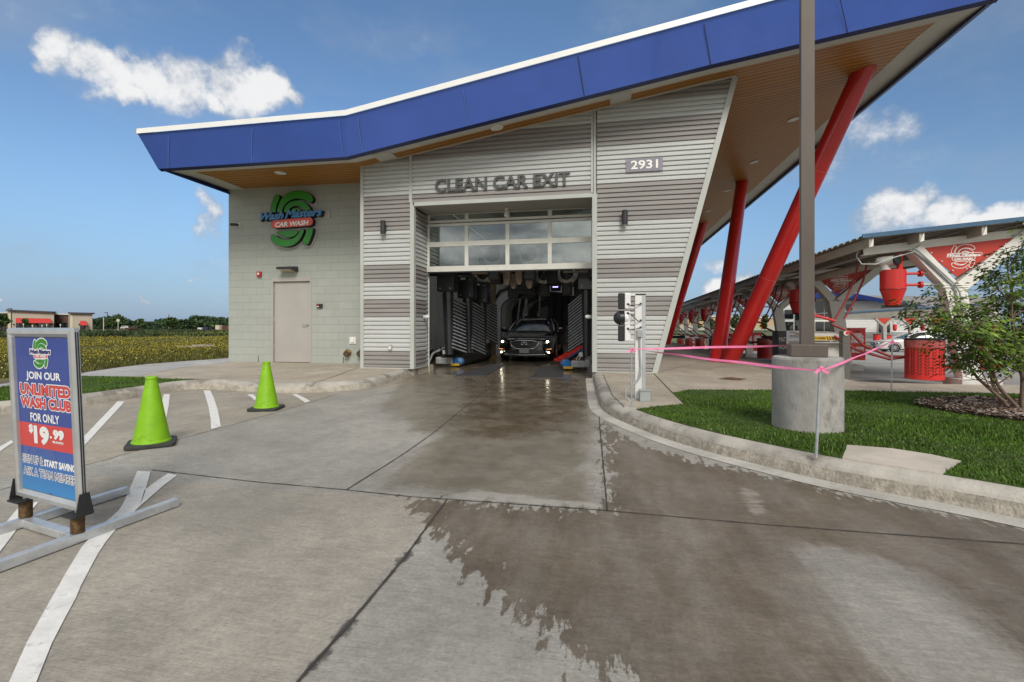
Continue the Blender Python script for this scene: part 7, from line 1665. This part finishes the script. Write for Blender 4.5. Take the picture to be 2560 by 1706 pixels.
for k, (u, v0, v1, d, r, lab, mw_) in enumerate(((291, 826, 790, 118, 1.9, 'yellow-green tree left of the round road sign', (.1, .3, .6)), (267, 826, 799, 130, 1.5, 'yellow-green tree beside the thin white pole', (.1, .4, .5)), (349, 826, 799, 190, 2.4, 'light green tree right of the dark machinery', (.15, .35, .5)), (427, 825, 796, 160, 3.0, 'light green tree in front of the dark wood', (.1, .35, .55)), (530, 822, 808, 200, 3.0, 'small bright tree near the brick shed', (.2, .5, .3)), (2, 826, 787, 105, 2.0, 'green tree before the brick wall at the left edge', (.1, .4, .5)), (62, 824, 799, 104, .8, 'young tree in front of the long red awning', (.1, .3, .6)))):
    p = PD(u, v0, d); tree('tree', lab, p, (v0 - v1) * d / 1190, r, 900, .28 if d < 150 else .45, mw_, 'single trees before the wood', 40 + k)
for k, (u, d, h, lab) in enumerate(((1740, 62, 2.6, 'small bushy tree behind the far bins'), (1775, 64, 1.9, 'small rounded tree in front of the tan store'), (1838, 62, 2.4, 'small tree seen between the red columns'), (1912, 60, 2.3, 'thin small tree beside the yellow road sign'))):
    p = PD(u, 834, d); tree('tree', lab, p, h, .95 if k < 3 else .6, 900, .13, (.2, .45, .35), 'small trees behind the bays', 70 + k)
rng = np.random.RandomState(77); bl = []
for k in range(150):
    u = rng.uniform(-500, 700); d = rng.uniform(240, 330); b = PD(u, 824, d); top = 797 + 5 * math.sin(u * .021) + 4 * math.sin(u * .057 + 1) - (5 if 330 < u < 420 else 0) * -1 + rng.uniform(-2, 3)
    h = (824 - top) * d / 1190
    for q in range(3): bl.append((b[0] + rng.uniform(-4, 4), b[1] + rng.uniform(-4, 4), b[2] + h * (.25 + .27 * q), rng.uniform(3, 5.5), rng.uniform(3, 5), h * rng.uniform(.16, .28)))
v = leaf_cloud(bl, 52000, .75, rng).reshape(-1, 3); mi = rng.choice(3, len(v) // 4, p=(.62, .34, .04))
o = np_mesh('woods', v, np.arange(len(v)).reshape(-1, 4), None, mats=m_tl, mi=mi); tag(o, 'dark green wood along the horizon on the left', 'wood', kind='stuff')
MB().quad(PD(-900, 826, 335), PD(900, 826, 335), PD(900, 804, 335), PD(-900, 804, 335)).build('woods', m_tl[0])['kind'] = 'stuff'

def far_left():
    d = 112; Q = lambda u, v, dd=0: Vector(PD(u, v, d + dd)); w = E_('shop_building', tuple(Q(120, 828)), 'low tan and brick shop building with red awnings across the field', 'building')
    tan = M('shop_tan', (.40, .355, .285), .85, var=.05, vs=.4); tan2 = M('shop_cream', (.55, .48, .34), .85, var=.05, vs=.4); brick = M('shop_brick', (.10, .052, .04), .9, var=.25, vs=3); dkc = M('shop_coping', (.05, .052, .055), .6)
    bkv = Vector((-1.25, .75, 0)).normalized() * 14
    def vol(name, u0, u1, vt0, vt1, mat, dd=0, coping=True):
        k = MB(); A = [Q(u0, 829, dd), Q(u1, 829, dd), Q(u1, vt1, dd), Q(u0, vt0, dd)]; k.add(A + [q + bkv for q in A], [(0, 1, 2, 3), (1, 5, 6, 2), (3, 2, 6, 7), (0, 3, 7, 4)]); o = k.build(name, mat, w)
        if coping: k = MB(); k.bar(Q(u0 - 1.5, vt0 - .6, dd - .2), Q(u1 + .6, vt1 - .6, dd - .2), .8, .32); k.bar(Q(u1 + .3, vt1 - .6, dd - .2), Q(u1 + .3, vt1 - .6, dd - .2) + bkv, .8, .32); k.build('coping', dkc, o)
        return o
    vol('brick_wall', -60, 24, 783, 783.5, brick, 3, False); vol('wall', 20.5, 135, 776.5, 781.5, tan); vol('brick_wall', 132, 180, 786.5, 788, brick, 2.5, False); vol('wall', 175, 231, 783.4, 784.6, tan)
    k = MB(); k.bar(Q(-60, 782.3, 2.8), Q(24, 782.6, 2.8), .4, .22).bar(Q(132, 785.6, 2.3), Q(182, 786.2, 2.3), .4, .35); k.build('parapet', m_pvc, w)
    k = MB(); k.add([Q(20.6, 829, -.06), Q(28, 829, -.06), Q(28, 778, -.06), Q(20.6, 777.7, -.06)], [(0, 1, 2, 3)]); k.build('pilaster', tan2, w); k = MB(); k.add([Q(175.5, 829, -.06), Q(182, 829, -.06), Q(182, 785, -.06), Q(175.5, 784.7, -.06)], [(0, 1, 2, 3)]); k.build('pilaster', tan2, w)
    aw = M('awning_red', (.50, .03, .025), .6, var=.05)
    for u0, u1, va, vb in ((39.5, 125, 795.5, 808), (200, 214.5, 802.5, 813.5)):
        k = MB(); a, b, c, e = Q(u0, va, -.1), Q(u1, va + (1.2 if u0 < 100 else 0), -.1), Q(u1 + 5, vb, -1.8), Q(u0 + 2, vb, -1.8); k.add([a, b, c, e, Q(u0, vb, -.1), Q(u1, vb, -.1)], [(3, 2, 1, 0), (1, 2, 5), (0, 4, 3)]); k.build('awning', aw, w)
    wg = MB()
    for u0, u1, va, vb, dd in ((41, 73, 807, 822, -.08), (94, 124, 808, 822, -.08), (138, 167, 807, 824, 2.4), (201, 211, 813, 825.5, -.08), (-30, 12, 808, 824, 2.9)):
        k = MB(); k.add([Q(u0, vb, dd), Q(u1, vb, dd), Q(u1, va, dd), Q(u0, va, dd)], [(0, 1, 2, 3)]); o = k.build('window', m_wind, w)
        k = MB(); n = max(1, int((u1 - u0) / 8))
        for j in range(n + 1): u = u0 + (u1 - u0) * j / n; k.bar(Q(u, vb, dd - .05), Q(u, va, dd - .05), .12, .08)
        k.build('frame', dkc, o)
    for u in (34, 76, 90, 129.5, 198): MB().tube([Q(u, 813.5, -.25), Q(u, 809.5, -.25)], .12, 8).build('wall_lamp', dkc, w)
    # poles, signs, vehicles, bins far across the field
    def pole(name, u, v0, v1, dd, r, mat, lab, cat, head=None):
        a, b = Vector(PD(u, v0, dd)), Vector(PD(u, v1, dd)); q = E_(name, tuple(a), lab, cat); MB().tube([a, b], r, 8).build('pole', mat, q)
        if head == 'lamp': MB().box(b.x - .4, b.y, b.z, .9, .3, .15).build('lamp_head', dkc, q)
        if head == 'disc': c = b + Vector((0, 0, -.15)); k = MB(); k.lathe([(.21, -.02), (.21, .02)], *c, 14, axis=(.45, -1, 0)); k.build('sign_face', m_pvc, q)
    pole('street_lamp', 28.5, 829, 772.5, 100, .09, dkc, 'dark street lamp in front of the shop building', 'street lamp', 'lamp'); pole('street_lamp', 268.3, 825, 782, 130, .09, dkc, 'dark street lamp above the yellow-green trees', 'street lamp', 'lamp'); pole('utility_pole', 422, 823, 787, 200, .16, m_bark, 'bare pole rising above the wood', 'pole')
    pole('white_pole', 259, 828, 794, 90, .07, m_pvc, 'thin white pole beside the yellow-green tree', 'pole'); pole('road_sign', 295.3, 828, 799, 70, .04, m_pvc, 'back of a round grey road sign on a pole', 'sign', 'disc')
    for u, v, lab in ((58.5, 811.5, 'first small parking sign before the shop windows'), (81, 814.5, 'second small parking sign before the shop windows'), (105, 814.5, 'third small parking sign before the shop windows'), (116.5, 812.5, 'fourth small parking sign before the shop windows'), (151, 812.5, 'small parking sign before the brick section of the shop')):
        a = Vector(PD(u, v, 96)); q = E_('parking_sign', tuple(a + Vector((0, 0, -1.4))), lab, 'sign', 'small parking signs at the shop'); MB().tube([a + Vector((0, .03, -1.5)), a], .04, 6).build('pole', m_pvc, q); MB().box(a.x, a.y, a.z, .30, .02, .36).build('sign_face', m_pvc, q)
    # pickup
    p = PD(301, 824.3, 230); q = E_('pickup_truck', p, 'tiny white pickup truck far across the field', 'truck'); x, y, z = p
    k = MB(); k.bx(x - .2, x + 5.4, y, y + 1.9, z + .5, z + 1.05).bx(x + .2, x + 2.6, y + .1, y + 1.8, z + 1.05, z + 1.75); k.build('body', m_carwht, q, bevel=.15); MB().bx(x + .5, x + 2.4, y + .05, y + .12, z + 1.15, z + 1.6).build('windows', m_wind, q)
    for xx in (1.0, 4.3): MB().lathe([(.38, 0), (.38, .25)], x + xx, y - .02, z + .38, 14, axis=(0, 1, 0)).build('wheel', m_tyre, q)
    for u0, u1, v0, v1, mat, nm, lab in ((493.5, 504.5, 819.5, 826, m_carwht, 'trailer', 'small white box trailer beside dark containers across the field'), (506, 520, 818, 825, M('container_navy', (.02, .03, .07), .6), 'container', 'dark navy container next to the white trailer'), (522, 531, 818, 825, m_dk, 'container', 'black container right of the navy container'), (317, 346, 818.5, 824, M('scrap_brown', (.06, .03, .025), .9, var=.4, vs=2), 'machinery', 'heap of dark rusty machinery below the wood'), (549.5, 600, 814.5, 824, brick, 'shed', 'low brick shed at the right end of the field')):
        a, b = Vector(PD(u0, v1, 150)), Vector(PD(u1, v1, 150)); hh = (v1 - v0) * 150 / 1190; q = E_(nm, tuple(a), lab, nm); k = MB()
        if nm == 'machinery':
            rg = random.Random(3)
            for j in range(14): t = rg.random(); c = a.lerp(b, t); k.box(c.x, c.y, c.z + hh * rg.uniform(.2, .5), rg.uniform(.5, 1.4), .8, hh * rg.uniform(.5, 1.1), rg.uniform(0, 3), Matrix.Rotation(rg.uniform(-.5, .5), 3, 'Y'))
        else: c = (a + b) / 2; k.box(c.x, c.y + 1, c.z + hh * .5, (b - a).length, 2.2, hh)
        k.build('body', mat, q, bevel=.04)
        if nm == 'shed': MB().box(a.x - .4, a.y, a.z + hh * .55, 1.4, 1.2, hh * 1.15).build('end_wall', tan2, q)
        if nm == 'trailer':
            for t in (.3, .75): c = a.lerp(b, t); MB().lathe([(.3, 0), (.3, .2)], c.x, c.y - .3, c.z + .0, 12, axis=(0, 1, 0)).build('wheel', m_tyre, q)
    # pale slab lying in the field
    c = PZ(480, 867, .2); k = MB(); 
    for j in range(4): k.box(c[0] + j * .24 - .4, c[1] + (j % 2) * .5, .18 + .05 * (j % 2), .34 + .1 * (j % 3), .5, .07, j * .9)
    o = k.build('rubble', M('rubble_pale', (.36, .32, .28), .9, var=.2)); tag(o, 'pale broken slabs lying among the yellow flowers', 'rubble')
far_left()
